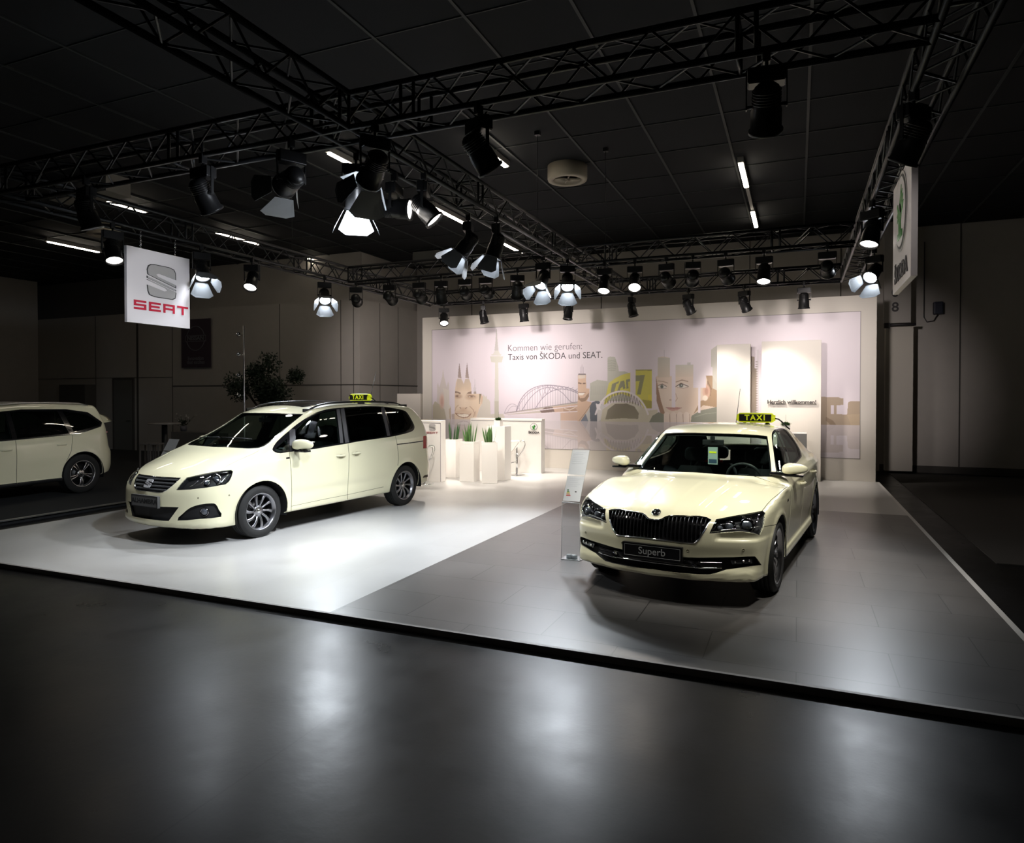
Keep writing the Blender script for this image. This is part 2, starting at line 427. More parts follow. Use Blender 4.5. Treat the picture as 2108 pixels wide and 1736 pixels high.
def make_wheel(name, parent, loc, side, R, rr, spec):
    """tyre with rim, spokes, hub cap and brake disc; axle along y, outside toward side*y"""
    w = .108
    t = MB(); pf = [(rr - .004, -w * .9), (rr + .03, -w * 1.03), (R - .03, -w), (R - .006, -w * .86)]
    for k in range(4):
        c = -w * .55 + k * w * .367
        pf += [(R, c - .012 if k else -w * .80), (R, c - .004), (R - .007, c - .003), (R - .007, c + .003), (R, c + .004)]
    pf += [(R, w * .80), (R - .006, w * .86), (R - .03, w), (rr + .05, w * 1.06), (rr + .012, w * 1.0), (rr - .004, w * .9)]
    t.lathe(pf, 64, 'y', closed=True)
    wheel = t.build(name, M_TYRE, parent, loc)
    wheel.scale = (1, side, 1)
    r = MB()
    r.lathe([(rr, -w * .9), (rr - .02, -w * .8), (rr - .03, w * .3), (rr - .018, w * .7), (rr - .006, w * .9), (rr + .004, w * .96), (rr, w * 1.0), (rr - .012, w * .92), (rr - .03, w * .6)], 64, 'y', caps=False)
    n, tw, w0, w1, hh = spec['n'], spec['twist'], spec['w0'], spec['w1'], spec.get('dish', .02)
    r0, r1 = .045, rr - .012
    for i in range(n):
        off = spec.get('pair', 0) * (1 if i % 2 else -1)
        a0 = 2 * PI * i / n + off * .3; rows = []
        for j in range(9):
            u = j / 8; rad = r0 + (r1 - r0) * u; a = a0 + off * u * 0 + tw * u * u; wd = (w0 + (w1 - w0) * u) * (1 - .25 * math.sin(PI * u))
            h = w * .62 - hh * (1 - u) ** 2 + .012 * math.sin(PI * u)
            c, s_ = math.cos(a), math.sin(a); tx, tz = -s_, c
            def q(t_, dh): return (c * rad + tx * t_, h + dh, s_ * rad + tz * t_)
            rows.append([q(-wd, -.03), q(-wd, -.004), q(-wd * .55, .002), q(wd * .7, -.006), q(wd, -.012), q(wd, -.03)])
        r.grid(rows)
    hc = w * .62 - hh + .01
    r.lathe([(.0, hc), (.05, hc), (.075, hc - .008), (.085, hc - .04)], 32, 'y')
    rim = r.build('rim', spec['m'], wheel, fix=True)
    b = MB()
    for i in range(5):
        a = 2 * PI * i / 5 + .3; b.lathe([(.0, hc + .001), (.009, hc + .001), (.009, hc - .01)], 10, 'y', o=(.056 * math.cos(a), 0, .056 * math.sin(a)))
    b.build('wheel_bolt', M_BLACKM, wheel)
    c = MB(); c.lathe([(.0, hc + .008), (.022, hc + .007), (.030, hc + .001), (.030, hc - .01)], 24, 'y'); c.build('hub_cap', M_CHROME if spec.get('cap') else M_DCHROME, wheel)
    d = MB(); d.lathe([(.0, -.02), (.145, -.02), (.145, .0), (.0, .0)], 40, 'y'); d.build('brake_disc', M_DISC, wheel); d = MB(); d.lathe([(.0, -w * .5), (rr - .035, -w * .5), (rr - .035, -w * .45), (0, -w * .45)], 32, 'y'); d.build('dark_backing', M_BLACKM, wheel)  # black disc behind the spokes stands for the shade in the gaps
    return wheel
def seat_mb(x, y, w=.26, h=.62, zs=.30, tilt=.28):
    b = MB()
    def slab(P0, P1, hw, th, name=None):
        P0, P1 = Vector(P0), Vector(P1); d = (P1 - P0); L = d.length; d.normalize(); side = Vector((0, 1, 0)); n = d.cross(side)
        rows = []
        for i in range(9):
            u = i / 8; c = P0 + d * L * u; e = 1 - .25 * abs(2 * u - 1) ** 4; row = []
            for k in range(17):
                a = 2 * PI * k / 16; cx = math.copysign(abs(math.cos(a)) ** .45, math.cos(a)); cy = math.copysign(abs(math.sin(a)) ** .6, math.sin(a))
                row.append(c + side * cx * hw * e + n * cy * th * e)
            rows.append(row)
        b.grid(rows); 
        for r_ in (rows[0], rows[-1]): b._f([b.v(p) for p in r_[:-1]])
    slab((x + .25, y, zs + .10), (x - .27, y, zs + .05), w, .09)
    bx, bz = x - .27, zs + .08
    slab((bx, y, bz), (bx - h * tilt, y, bz + h), w * .96, .07)
    hx, hz = bx - h * tilt, bz + h
    slab((hx - .01, y, hz + .07), (hx - .05, y, hz + .23), w * .55, .05)
    b.tube([(hx, y - .06, hz - .02), (hx - .02, y - .06, hz + .1)], .007); b.tube([(hx, y + .06, hz - .02), (hx - .02, y + .06, hz + .1)], .007)
    return b
def mirror_piece(parent, c, s, size, paint, rotz=0.):
    """door mirror: painted shell, black foot, glass"""
    sx, sy, sz = size; b = MB(); rows = []
    for i in range(13):
        v = -PI / 2 + PI * i / 12; row = []
        for k in range(25):
            a = 2 * PI * k / 24
            q = lambda t, e: math.copysign(abs(t) ** e, t)
            X = q(math.cos(v), .8) * q(math.cos(a), .8) * sx; Y = q(math.sin(v), .75) * sy; Zz = q(math.cos(v), .8) * q(math.sin(a), .7) * sz
            if X < 0: X *= .45
            t_ = (Y / sy + 1) / 2
            Zz *= (1.08 - .55 * t_ ** 1.6) if Zz > 0 else (.80 - .10 * t_)
            X *= 1.08 - .42 * t_ ** 1.5
            row.append((X - .04 * (Y / sy), Y, Zz + .006 * Y / sy))
        rows.append(row)
    b.grid(rows)
    sh = b.build('mirror_shell', paint, None, weld=1e-5); sh.name = 'mirror_shell'
    sh.parent = parent; sh.location = (c[0], c[1] * s, c[2]); sh.scale = (1, s, 1); sh.rotation_euler = (0, 0, rotz * s)
    g = MB(); g.prism([(sy * .82 * math.cos(t), sz * .72 * math.sin(t)) for t in np.linspace(0, 2 * PI, 25)[:-1]], -sx * .46, -sx * .44, 'x')
    g.build('mirror_glass', M_DCHROME, sh)
    f = MB(); f.box((-sx * .35, -sy - .12, -sz * 1.05), (sx * .65, sy * .1, -sz * .50), .012); f.box((-sx * .4, -sy * .8, -sz * 1.12), (sx * .75, sy * .72, -sz * .80), .012)
    f.build('mirror_foot', M_BLACKG, sh)
    return sh
def build_car(name, label, origin, fwd, spec, photo=True, step=.03):
    rz = math.atan2(fwd[1], fwd[0])
    root = thing(name, origin, label, 'car', rz)
    Wm = Matrix.Translation(Vector(origin)) @ Matrix.Rotation(rz, 4, 'Z')
    car = CarBody(spec); bm = car.mesh(step); base = BVHTree.FromBMesh(bm)
    bfull = bm.copy(); g2 = bmesh.ops.duplicate(bfull, geom=list(bfull.faces) + list(bfull.verts) + list(bfull.edges)); bmesh.ops.scale(bfull, vec=(1, -1, 1), verts=[g for g in g2['geom'] if isinstance(g, bmesh.types.BMVert)]); bfullt = BVHTree.FromBMesh(bfull); bfull.free()
    cv = Carver(car, bm, Wm); Wi = Wm.inverted(); cl = Wi @ Vector(CAM)
    def onsurf(px, py, push=0.):
        d = (Wi.to_3x3() @ Vector(ray(px, py))).normalized(); h = bfullt.ray_cast(cl, d)
        if h[0] is None: return None
        n = Vector(car.normals(np.array([h[0]]))[0]); return h[0] + n * push, n
    def front(y, z, push=0.):
        P = Vector((3.5, abs(y) + 1e-4, z)); h = bfullt.ray_cast(P, Vector((-1, 0, 0)))
        if h[0] is None: return None
        n = Vector(car.normals(np.array([h[0]]))[0]); p = h[0] + n * push; sg = -1 if y < 0 else 1
        return Vector((p.x, p.y * sg, p.z)), Vector((n.x, n.y * sg, n.z))
    def side(x, z, push=0.):
        h = base.ray_cast(Vector((x, 2.5, z)), Vector((0, -1, 0)))
        if h[0] is None: return None
        n = Vector(car.normals(np.array([h[0]]))[0]); return h[0] + n * push, n
    def top(x, y, push=0.):
        h = bfullt.ray_cast(Vector((x, abs(y) + 1e-4, 3)), Vector((0, 0, -1)))
        if h[0] is None: return None
        n = Vector(car.normals(np.array([h[0]]))[0]); p = h[0] + n * push; return Vector((p.x, p.y * (-1 if y < 0 else 1), p.z)), n
    H = dict(onsurf=onsurf, front=front, side=side, top=top, root=root, cv=cv, car=car)
    cv.cut('void', [(cx + r * math.cos(a), cz + r * math.sin(a)) for cx, cz, r in spec['arches'][:1] for a in np.linspace(0, 2 * PI, 41)[:-1]], 'side', lambda c, n: c.y > .5)
    cv.cut('void', [(cx + r * math.cos(a), cz + r * math.sin(a)) for cx, cz, r in spec['arches'][1:] for a in np.linspace(0, 2 * PI, 41)[:-1]], 'side', lambda c, n: c.y > .5)
    spec['carve'](cv, H)
    uid = cv.pid('underbody')
    for f in bm.faces:
        if f[cv.L] == 0 and f.normal.z < -.96 and f.calc_center_median().z < .33: f[cv.L] = uid
    M = spec['mats']; pieces = {}
    for nm in cv.names:
        if nm == 'void': continue
        cfg = M.get(nm, M.get(nm.rstrip('0123456789_')))
        if cfg is None: print('no cfg', nm); continue
        pname, m, disp, rim, mode = cfg[:5]
        pc = cv.piece(nm, disp, rim)
        if pc is None: print('empty region', name, nm); continue
        for sd in (('both',) if mode == 'both' else ('left', 'right')):
            o = link(pname, mesh_piece(pname, pc, sd), root, m); pieces.setdefault(nm, []).append(o)
            if len(cfg) > 5 and cfg[5]: o['label'] = cfg[5]
    # dark lining inside the shell
    lin = []
    for nm in spec['lining']:
        pc = cv.piece(nm, -.035)
        if pc is not None: lin.append(mesh_piece('lining', pc, 'both', flip=True))
    bmx = bmesh.new()
    for q in lin: bmx.from_mesh(q)
    me = bpy.data.meshes.new('lining'); bmx.to_mesh(me); bmx.free(); link('cabin_lining', me, root, M_INT)
    for q in lin: bpy.data.meshes.remove(q)
    # wheels and wheel arch liners
    for i, (cx, cz, r) in enumerate(spec['arches']):
        for sd in (1, -1):
            b = MB(); yo = side(cx, cz + r + .02)[0].y - .012; yi = .55
            zc = spec['zb'][0][1]; zlow = float(car.zb(cx)) + .0
            aa = [a for a in np.linspace(-.6, PI + .6, 40) if cz + r * math.sin(a) > zlow - .02]
            b.grid([[(cx + (r + .002) * math.cos(a), y * sd, cz + (r + .002) * math.sin(a)) for y in (yo, yi)] for a in aa])
            b._f([b.v((cx + (r + .002) * math.cos(a), yi * sd, cz + (r + .002) * math.sin(a))) for a in aa])
            b.build('wheel_arch_liner', M_BLACKM, root, fix=False)
            make_wheel('wheel', root, (cx + spec.get('wdx', 0), sd * spec['wy'], spec['R']), sd, spec['R'], spec['rr'], spec['wheel'])
    # floor pan, seats, dashboard, steering wheel
    xr, xf = spec['cab']; ih = spec.get('seatz', .30)
    b = MB(); b.box((xr, -.62, zc + .06), (xf + .9, .62, zc + .09)); b.box((xf + .35, -.60, zc + .08), (xf + .38, .60, .75)); b.build('cabin_floor', M_INT, root)
    for y in (.37, -.37): seat_mb(spec['fs'], y, zs=ih).build('front_seat', M_SEATF, root)
    for x in spec['rs']:
        for y in ((.0, .42, -.42) if spec.get('three') else (.34, -.34)): seat_mb(x, y, w=.23 if spec.get('three') else .33, zs=ih + .03, h=.56).build('rear_seat', M_SEATF, root)
    b = MB(); dz = spec['dashz']; dx = spec['dashx']; rows = []
    for j in range(15):
        y = -.70 + 1.4 * j / 14; bul = .05 * math.exp(-((y - .37) / .17) ** 2); e = .08 * (abs(y) / .7) ** 2
        rows.append([(dx + .55 - e, y, dz - .03), (dx + .3 - e, y, dz), (dx + .06 - e, y, dz + bul), (dx - .0 - e, y, dz - .02 + bul), (dx - .03 - e, y, dz - .09), (dx + .03, y, dz - .3), (dx + .1, y, dz - .5)])
    b.grid(rows); b.build('dashboard', M_INT2, root)
    b = MB(); Rm = Matrix.Translation(Vector((dx - .22, .37, dz - .02))) @ Matrix.Rotation(math.radians(-65), 4, 'Y'); b.M = Rm
    b.tube([(.185 * math.cos(a), .185 * math.sin(a), 0) for a in np.linspace(0, 2 * PI, 33)], .015, 8, caps=False)
    b.box((-.05, -.06, -.03), (.05, .06, .01), .01); b.box((-.02, -.18, -.01), (.02, .18, .0)); b.box((-.18, -.02, -.01), (0, .02, 0)); b.M = Matrix.Identity(4)
    b.tube([(dx - .22, .37, dz - .03), (dx + .05, .37, dz - .12)], .03); b.build('steering_wheel', M_INT2, root)
    p = top(spec['wstop'] + .10, 0, -.05)[0]; b = MB(); b.box((p.x - .02, -.12, p.z - .085), (p.x + .015, .12, p.z - .02), .01); b.box((p.x, -.02, p.z - .03), (p.x + .05, .02, p.z + .02)); b.build('rear_view_mirror', M_BLACKM, root)
    for q in spec.get('bowls', ('headlight',)): housing(H, root, q)
    spec['extras'](H, root)
    bm.free()
    return root, H
def mirror_tubes(name, pts, r, m, root, both=True, closed=False, n=6, parent=None):
    for sd in ((1, -1) if both else (1,)):
        q = [(p[0], p[1] * sd, p[2]) for p in pts]
        if closed: q = q + [q[0]]
        MB().tube(q, r, n).build(name, m, parent or root)
def add_text(parent, name, body, size, m, p, n, up=(0, 0, 1), depth=.002, **kw):
    """lettering laid on a surface point p facing n"""
    me = textmesh(body, size, depth, **kw); n = Vector(n).normalized(); up = Vector(up); x = up.cross(n).normalized(); y = n.cross(x)
    M4 = Matrix((x, y, n)).transposed().to_4x4(); M4.translation = Vector(p)
    o = link(name, me, parent, m); o.matrix_local = M4
    return o
def v3(q): return [q[0], q[1], q[2]]
# ------------------------------------------------------------------ the tall taxi (people carrier)
zA = lambda pts: Z(230, 780, 4.96, pts)
zB = lambda pts: Z(560, 780, 5.786, pts)
z5 = lambda pts: Z(240, 950, 10.54, pts)
def carve_mpv(cv, H):
    hf = lambda c, n: c.x > 1.4
    WS = [(1100, 345), (1622, 350), (1800, 354), (1958, 360), (1900, 405), (1800, 488), (1700, 575), (1620, 645), (1560, 685), (1500, 707), (1400, 712), (1141, 700), (700, 682)]
    cv.cut('wstrim', zA(WS), filt=lambda c, n: n.x > .2 and c.z > .95 and c.x < 1.6)
    WI = [(1100, 352), (1622, 358), (1800, 362), (1940, 368), (1888, 405), (1790, 484), (1692, 568), (1612, 637), (1550, 675), (1495, 697), (1400, 702), (1141, 692), (700, 675)]
    cv.cut('windscreen', zA(WI), filt=lambda c, n: n.x > .2 and c.z > .95 and c.x < 1.6, over=('wstrim',))
    DLO = smooth_poly([(4, 840), (60, 745), (200, 620), (300, 538), (420, 458), (520, 402), (640, 365), (750, 350), (860, 340), (1000, 330), (1150, 325), (1320, 330), (1450, 349), (1560, 372), (1606, 398), (1645, 455), (1690, 540), (1698, 585), (1675, 622), (1600, 650), (1500, 674), (1400, 694), (1200, 722), (1000, 752), (900, 772), (700, 804), (520, 835), (350, 857), (200, 872), (100, 888), (40, 875)], 2)
    sf = lambda c, n: n.y > .2 and c.z > .9
    cv.cut('dlo', zB(DLO), filt=sf)
    cv.cut('glassq', zB([(38, 842), (75, 797), (130, 750), (178, 712), (186, 780), (186, 845), (150, 860), (90, 870), (50, 862)]), filt=sf, over=('dlo',))
    cv.cut('glassf', zB([(282, 602), (340, 548), (420, 488), (500, 440), (560, 412), (640, 388), (700, 375), (768, 365), (792, 560), (812, 766), (700, 785), (525, 815), (400, 832), (290, 848)]), filt=sf, over=('dlo',))
    cv.cut('glassm', zB([(868, 360), (1000, 345), (1150, 338), (1293, 342), (1330, 500), (1364, 682), (1200, 707), (1000, 738), (932, 747), (905, 580)]), filt=sf, over=('dlo',))
    cv.cut('glassr', zB([(1345, 346), (1450, 362), (1555, 388), (1598, 418), (1640, 485), (1678, 555), (1670, 590), (1610, 622), (1540, 645), (1435, 668), (1395, 510)]), filt=sf, over=('dlo',))
    cv.strip('pillarp_1', zB([(785, 360), (812, 560), (830, 765)]), 7.0, filt=sf, over=('dlo',)); cv.strip('pillarp_2', zB([(838, 352), (868, 560), (895, 760)]), 7.5, filt=sf, over=('dlo',))
    cv.strip('pillarp_3', zB([(1318, 338), (1352, 500), (1392, 680)]), 6.0, filt=sf, over=('dlo',)); cv.strip('pillarp_4', zB([(240, 600), (245, 700), (245, 860)]), 12., filt=sf, over=('dlo',))
    cv.cut('headlight', zA([(655, 1138), (700, 1075), (762, 1010), (900, 978), (1050, 948), (1150, 934), (1222, 932), (1238, 948), (1225, 1000), (1200, 1048), (1165, 1078), (1000, 1108), (800, 1132)]), filt=hf)
    cv.cut('grille', z5([(500, 300), (745, 325), (1000, 345), (1390, 368), (1300, 450), (1170, 560), (1080, 630), (1000, 665), (900, 672), (745, 655), (500, 625)]), filt=hf)
    cv.cut('intake', z5([(400, 930), (745, 968), (960, 985), (1350, 998), (1280, 1090), (1200, 1200), (1130, 1295), (1000, 1292), (745, 1262), (500, 1232)]), filt=hf)
    cv.cut('fogbay', zA(smooth_poly([(670, 1448), (730, 1375), (800, 1318), (900, 1285), (1020, 1272), (1065, 1285), (1095, 1340), (1118, 1410), (900, 1432)], 2)), filt=hf)
    cv.cut('taillight', zB([(1800, 685), (1830, 678), (1950, 740), (1950, 822), (1800, 830)]), filt=lambda c, n: c.x < -1.8)
    w = 1.15
    cv.strip('seam', zA([(1128, 932), (1180, 888), (1300, 828), (1450, 765), (1552, 704)]), w, filt=hf)
    cv.strip('seam', zB([(205, 868), (215, 950), (228, 1100), (235, 1250), (236, 1400), (228, 1580)]), w, filt=sf_low)
    cv.strip('seam', zB([(905, 775), (918, 900), (915, 1100), (902, 1300), (898, 1440)]), w, filt=sf_low)
    cv.strip('seam', zB([(1472, 678), (1490, 780), (1503, 870), (1508, 960), (1500, 1035)]), w, filt=sf_low)
    cv.strip('seam', zB([(228, 1520), (600, 1440), (900, 1382), (1330, 1288)]), .8, filt=sf_low)
    cv.strip('rail', zB([(1490, 782), (1650, 764), (1805, 741)]), 2.0, filt=sf_low)
    # front edge of the fender shut line and door/bonnet panels
    cv.cut('bonnet', zA([(1126, 930), (1180, 885), (1300, 825), (1450, 762), (1550, 701), (1530, 690), (1400, 716), (1141, 705), (700, 690), (200, 850), (200, 985), (450, 1006), (690, 1020), (780, 1008), (900, 976), (1050, 946)]), filt=lambda c, n: c.x > 1.0 and n.z > .1)
    cv.cut('frontdoor', zB([(207, 868), (350, 850), (900, 772), (912, 900), (910, 1100), (897, 1300), (893, 1381), (600, 1437), (231, 1515), (232, 1400), (231, 1250), (224, 1100), (211, 950)]), filt=sf_low)
    cv.cut('reardoor', zB([(911, 775), (1200, 715), (1468, 670), (1486, 780), (1499, 870), (1504, 960), (1496, 1035), (1440, 1150), (1400, 1270), (903, 1378), (907, 1300), (921, 1100), (924, 900)]), filt=sf_low)
    cv.cut('roofglass', [(.28, -.5), (.30, .40), (.15, .50), (-.9, .50), (-1.0, .40), (-1.0, -.5)], 'top', lambda c, n: n.z > .5)
sf_low = lambda c, n: n.y > .15 and c.y > .5
def extras_mpv(H, root):
    on = H['onsurf']; fr = H['front']
    # headlight inside
    for sd in (1, -1):
        m = lambda p: (p[0], p[1] * sd, p[2])
        for px, py, r in ((230 + 1075 / 4.96, 780 + 1003 / 4.96, .052), (230 + 960 / 4.96, 780 + 1035 / 4.96, .040)):
            p, n = on(px, py, -.05)
            b = MB(); q = Vector((1, .15, 0)).normalized(); R3 = Matrix.Translation(Vector(m(p))) @ Vector(m(q)).to_track_quat('Z', 'Y').to_matrix().to_4x4(); b.M = R3
            b.lathe([(r * 1.25, -.01), (r * 1.25, .015), (r * 1.05, .02), (r, .005), (r * .9, 0)], 28); b.build('headlight_ring', M_CHROME, root)
            b = MB(); b.M = R3; b.lathe([(r * .95, .0), (r * .8, .018), (r * .45, .03), (0, .034)], 24); b.build('headlight_projector', M_LENSB, root)
        def line(pts, r, mm, push=-.02):
            P = [m(on(*q, push)[0]) for q in zA(pts)]; MB().tube(P, r, 6).build('headlight_strip', mm, root)
        line([(905, 1062), (960, 1010), (1010, 985)], .006, M_CHROME); line([(1080, 1078), (1130, 1050), (1185, 985), (1200, 960)], .008, M_CHROME)
        line([(780, 1100), (830, 1075), (880, 1030)], .004, M_CHROME); line([(1050, 955), (1120, 948), (1190, 943)], .007, M_CHROME)
    # grille bars and chrome frame
    zt = [on(*p)[0] for p in z5([(745, 325), (1000, 345), (1390, 368), (1300, 450), (1170, 560), (1080, 630), (1000, 665), (900, 672), (745, 655)])]
    pts = [v3(p) for p in zt]; pts[0][1] = 0; pts[-1][1] = 0; full = pts + [[p[0], -p[1], p[2]] for p in pts[::-1]][1:-1]
    MB().tube(full + [full[0]], .007, 6).build('grille_frame', M_CHROME, root)
    zlo, zhi = pts[-1][2], pts[1][2]
    for k in range(4):
        z = zlo + (zhi - zlo) * (.12 + .235 * k); ym = np.interp(z, [zlo, (zlo + zhi) / 2, zhi], [.26, .40, .50]); rows = []
        for y in np.linspace(-ym, ym, 25):
            p = fr(y, z, -.02)[0]; rows.append([(p.x - .02, y, z + .016), (p.x + .004, y, z + .012), (p.x + .008, y, z), (p.x + .002, y, z - .010), (p.x - .02, y, z - .012)])
        MB().grid(rows).build('grille_bar', M_GBAR, root)
    # S badge
    p, n = on(310.5, 996, .012); b = MB()
    for poly in S_BADGE: b.prism([((x - .5) * .125, (.5 - y) * .12) for x, y in poly], -.004, .006)
    o = b.build('badge', mat('badge_silver', (.62, .63, .66), rough=.4, metal=.5), root); x = Vector((0, 1, 0)); nn = Vector((n.x, 0, n.z)).normalized(); up = nn.cross(x); M4 = Matrix((x, up, nn)).transposed().to_4x4(); M4.translation = Vector((p.x + .012, 0, p.z)); o.matrix_local = M4
    # plate
    pz = on(299.5, 1031)[0].z; px = fr(0, pz)[0].x + .03
    plate(root, px, pz, .50, .125, 'ALHAMBRA', M_PLATEG, M_BLACKM, .082)
    # fog lamps
    for sd in (1, -1):
        p, n = on(230 + 945 / 4.96, 780 + 1365 / 4.96, -.03); b = MB(); b.M = Matrix.Translation(Vector((p.x, p.y * sd, p.z))) @ Vector((n.x, n.y * sd * .5, 0)).normalized().to_track_quat('Z', 'Y').to_matrix().to_4x4()
        b.lathe([(.052, -.02), (.052, .01), (.044, .012), (.040, .002), (.02, -.004), (0, -.006)], 24); b.build('fog_lamp', M_DCHROME, root)
        b = MB(); b.M = Matrix.Translation(Vector((p.x, p.y * sd, p.z))) @ Vector((n.x, n.y * sd * .5, 0)).normalized().to_track_quat('Z', 'Y').to_matrix().to_4x4(); b.lathe([(.04, .004), (.03, .012), (0, .016)], 20); b.build('fog_lamp_lens', M_LENSB, root)
        for q in ((440 + 325 / 10.21, 950 + 715 / 10.21), (230 + 883 / 4.96, 780 + 1218 / 4.96)):
            p, n = on(*q, .001); b = MB(); b.M = Matrix.Translation(Vector((p.x, p.y * sd, p.z))) @ Vector((n.x, n.y * sd, n.z)).to_track_quat('Z', 'Y').to_matrix().to_4x4(); b.lathe([(.011, -.003), (.011, .001), (.009, .002), (0, .001)], 14); b.build('parking_sensor', M_SENSOR, root)
    door_handles(H, root, [(560 + 822 / 5.786, 780 + 915 / 5.786), (560 + 1005 / 5.786, 780 + 885 / 5.786)])
    p = on(560 + 300 / 5.786, 780 + 800 / 5.786)[0]
    for sd in (1, -1): mirror_piece(root, (p.x + .03, 1.04, p.z + .02), sd, (.10, .135, .085), M_PAINT)
    # roof rails
    xs = np.linspace(.42, -1.85, 24); T = H['top']
    rail = []
    for i, x in enumerate(xs):
        u = i / 23; lift = .045 * min(1, math.sin(PI * u) * 3.2) ; q = T(x, .60 - .04 * max(0, u - .7)); rail.append((x, q[0].y, q[0].z + lift - .01))
    for sd in (1, -1):
        rows = []
        for i, (x, y, z) in enumerate(rail):
            u = i / 23; w = .017; h = .012 + .004 * math.sin(PI * u); rows.append([(x, (y + w) * sd, z - h), (x, (y + w * .9) * sd, z + h * .6), (x, y * sd, z + h), (x, (y - w * .9) * sd, z + h * .5), (x, (y - w) * sd, z - h), (x, (y + w) * sd, z - h)])
        MB().grid(rows).build('roof_rail', M_RAIL, root)
        b = MB(); 
        for x in (.40, -.75, -1.83): q = T(x, .60)[0]; b.box((x - .07, (q.y - .014) * sd if sd > 0 else -(q.y + .014), q.z - .02), (x + .07, (q.y + .014) * sd if sd > 0 else -(q.y - .014), q.z + .028), .006)
        b.build('rail_foot', M_BLACKM, root)
    # antenna
    p = T(-1.62, 0)[0]; MB().tube([(p.x, 0, p.z - .01), (p.x - .01, 0, p.z + .03), (p.x - .20, 0, p.z + .56)], [.012, .005, .003], 6).build('antenna', M_BLACKM, root)
    wipers(H, root, 1.24, .62)
    P = [on(*q, -.012) for q in ((400, 910), (413, 910.5), (417, 903.5), (405, 903))]
    if all(P):
        P = [p[0] for p in P]; b = MB(); b._f([b.v(p) for p in P]); sk = b.build('windscreen_sticker', mat('sticker_green', (.01, .30, .12), rough=.5), root, fix=False)
        c = sum(P, Vector()) / 4; b = MB(); b._f([b.v(c + (p - c) * .55 + Vector((.002, 0, .001))) for p in P]); b.build('sticker_print', M_WHITE, sk, fix=False)
    badge = on(560 + 187 / 5.786, 780 + 945 / 5.786, .002)
    if badge: b = MB(); p = badge[0]; b.box((p.x - .03, p.y - .004, p.z - .012), (p.x + .03, p.y + .003, p.z + .012), .002); b.build('wing_badge', M_CHROME, root)
    # rear bumper reflector
    for sd in (1, -1):
        p = H['side'](-2.08, .44)
        if p: b = MB(); b.box((-2.16, (p[0].y - .03) * sd if sd > 0 else -(p[0].y + .002), .40), (-2.02, (p[0].y + .002) * sd if sd > 0 else -(p[0].y - .03), .44), .004); b.build('bumper_reflector', M_DARKG, root)
    tag(root)
M_LENSB = mat('projector_glass', (.10, .11, .13), rough=.05, coat=1.)
M_GBAR = mat('grille_bar_grey', (.06, .062, .066), rough=.3)
M_PLATEG = mat('plate_grey', (.10, .10, .10), rough=.5)
M_PLATEB = mat('plate_black', (.008, .008, .009), rough=.3)
M_SILVERT = mat('silver_print', (.45, .45, .45), rough=.4)
M_SENSOR = mat('sensor_ring', (.28, .26, .17), rough=.4)
M_RAIL = mat('rail_black_anodised', (.04, .04, .043), rough=.25, metal=.6)
M_DARKG = mat('reflector_dark', (.05, .035, .02), rough=.3)
S_BADGE = [
 [(.12, .04), (.25, .02), (.75, .02), (.93, .06), (.99, .16), (1., .36), (.40, .26), (.30, .30), (.36, .36), (1., .52), (1., .60), (.02, .34), (0., .20), (.04, .09)],
 [(.0, .40), (1., .66), (1., .68), (1., .71), (.55, .60), (.0, .46)],
 [(.0, .66), (.60, .78), (.70, .74), (.62, .68), (.0, .52), (.0, .50), (1., .75), (1., .80), (.97, .93), (.87, .98), (.25, .98), (.07, .94), (.02, .84)]]
def plate(root, x, z, w, h, text, mb, mt, ts, frame=None):
    b = MB(); b.box((x - .035, -w / 2 - .012, z - h / 2 - .01), (x, w / 2 + .012, z + h / 2 + .01), .004); o = b.build('number_plate', mb if frame is None else M_PLATEB, root)
    f = MB()
    for a, c in (((-w / 2 - .012, -h / 2 - .01), (w / 2 + .012, -h / 2)), ((-w / 2 - .012, h / 2), (w / 2 + .012, h / 2 + .01)), ((-w / 2 - .012, -h / 2), (-w / 2, h / 2)), ((w / 2, -h / 2), (w / 2 + .012, h / 2))):
        f.box((x - .002, a[0], z + a[1]), (x + .004, c[0], z + c[1]))
    f.build('plate_frame', M_BLACKM if frame is None else M_PLATEB, o)
    if frame is not None:
        f = MB(); e = .006
        for a, c in (((-w / 2 + e, -h / 2 + e), (w / 2 - e, -h / 2 + e + .003)), ((-w / 2 + e, h / 2 - e - .003), (w / 2 - e, h / 2 - e)), ((-w / 2 + e, -h / 2 + e), (-w / 2 + e + .003, h / 2 - e)), ((w / 2 - e - .003, -h / 2 + e), (w / 2 - e, h / 2 - e))):
            f.box((x, a[0], z + a[1]), (x + .002, c[0], z + c[1]))
        f.build('plate_line', frame, o)
    add_text(o, 'plate_lettering', text, ts, mt, (x + .002, 0, z), (1, 0, 0), depth=.001, bold=.002 if frame is None else 0, sx=1.2 if frame is None else 1.)
    return o
def door_handles(H, root, pix, m=None):
    for px, py in pix:
        q = H['onsurf'](px, py)
        if q is None: continue
        p0 = q[0]
        for sd in (1, -1):
            rows = []
            for i in range(9):
                u = i / 8; x = p0.x + .10 - .20 * u; s = H['side'](x, p0.z)[0]; lift = .038 * math.sin(PI * u) ** .5; h = .017 - .004 * abs(2 * u - 1)
                rows.append([(x, (s.y + lift - .012) * sd, p0.z - h), (x, (s.y + lift + .002) * sd, p0.z - h * .6), (x, (s.y + lift + .004) * sd, p0.z + h * .5), (x, (s.y + lift - .012) * sd, p0.z + h)])
            hd = MB().grid(rows).build('door_handle', m or M_PAINT, root)
            b = MB(); s = H['side'](p0.x, p0.z - .012)[0]
            b.lathe([(0, 0), (.03, 0), (.042, .002)], 20, 'y', o=(p0.x, (s.y + .0015) * sd, p0.z - .008), sx=1.3, sy=.7); b.build('handle_recess', M_RECESS_SHADE, root)
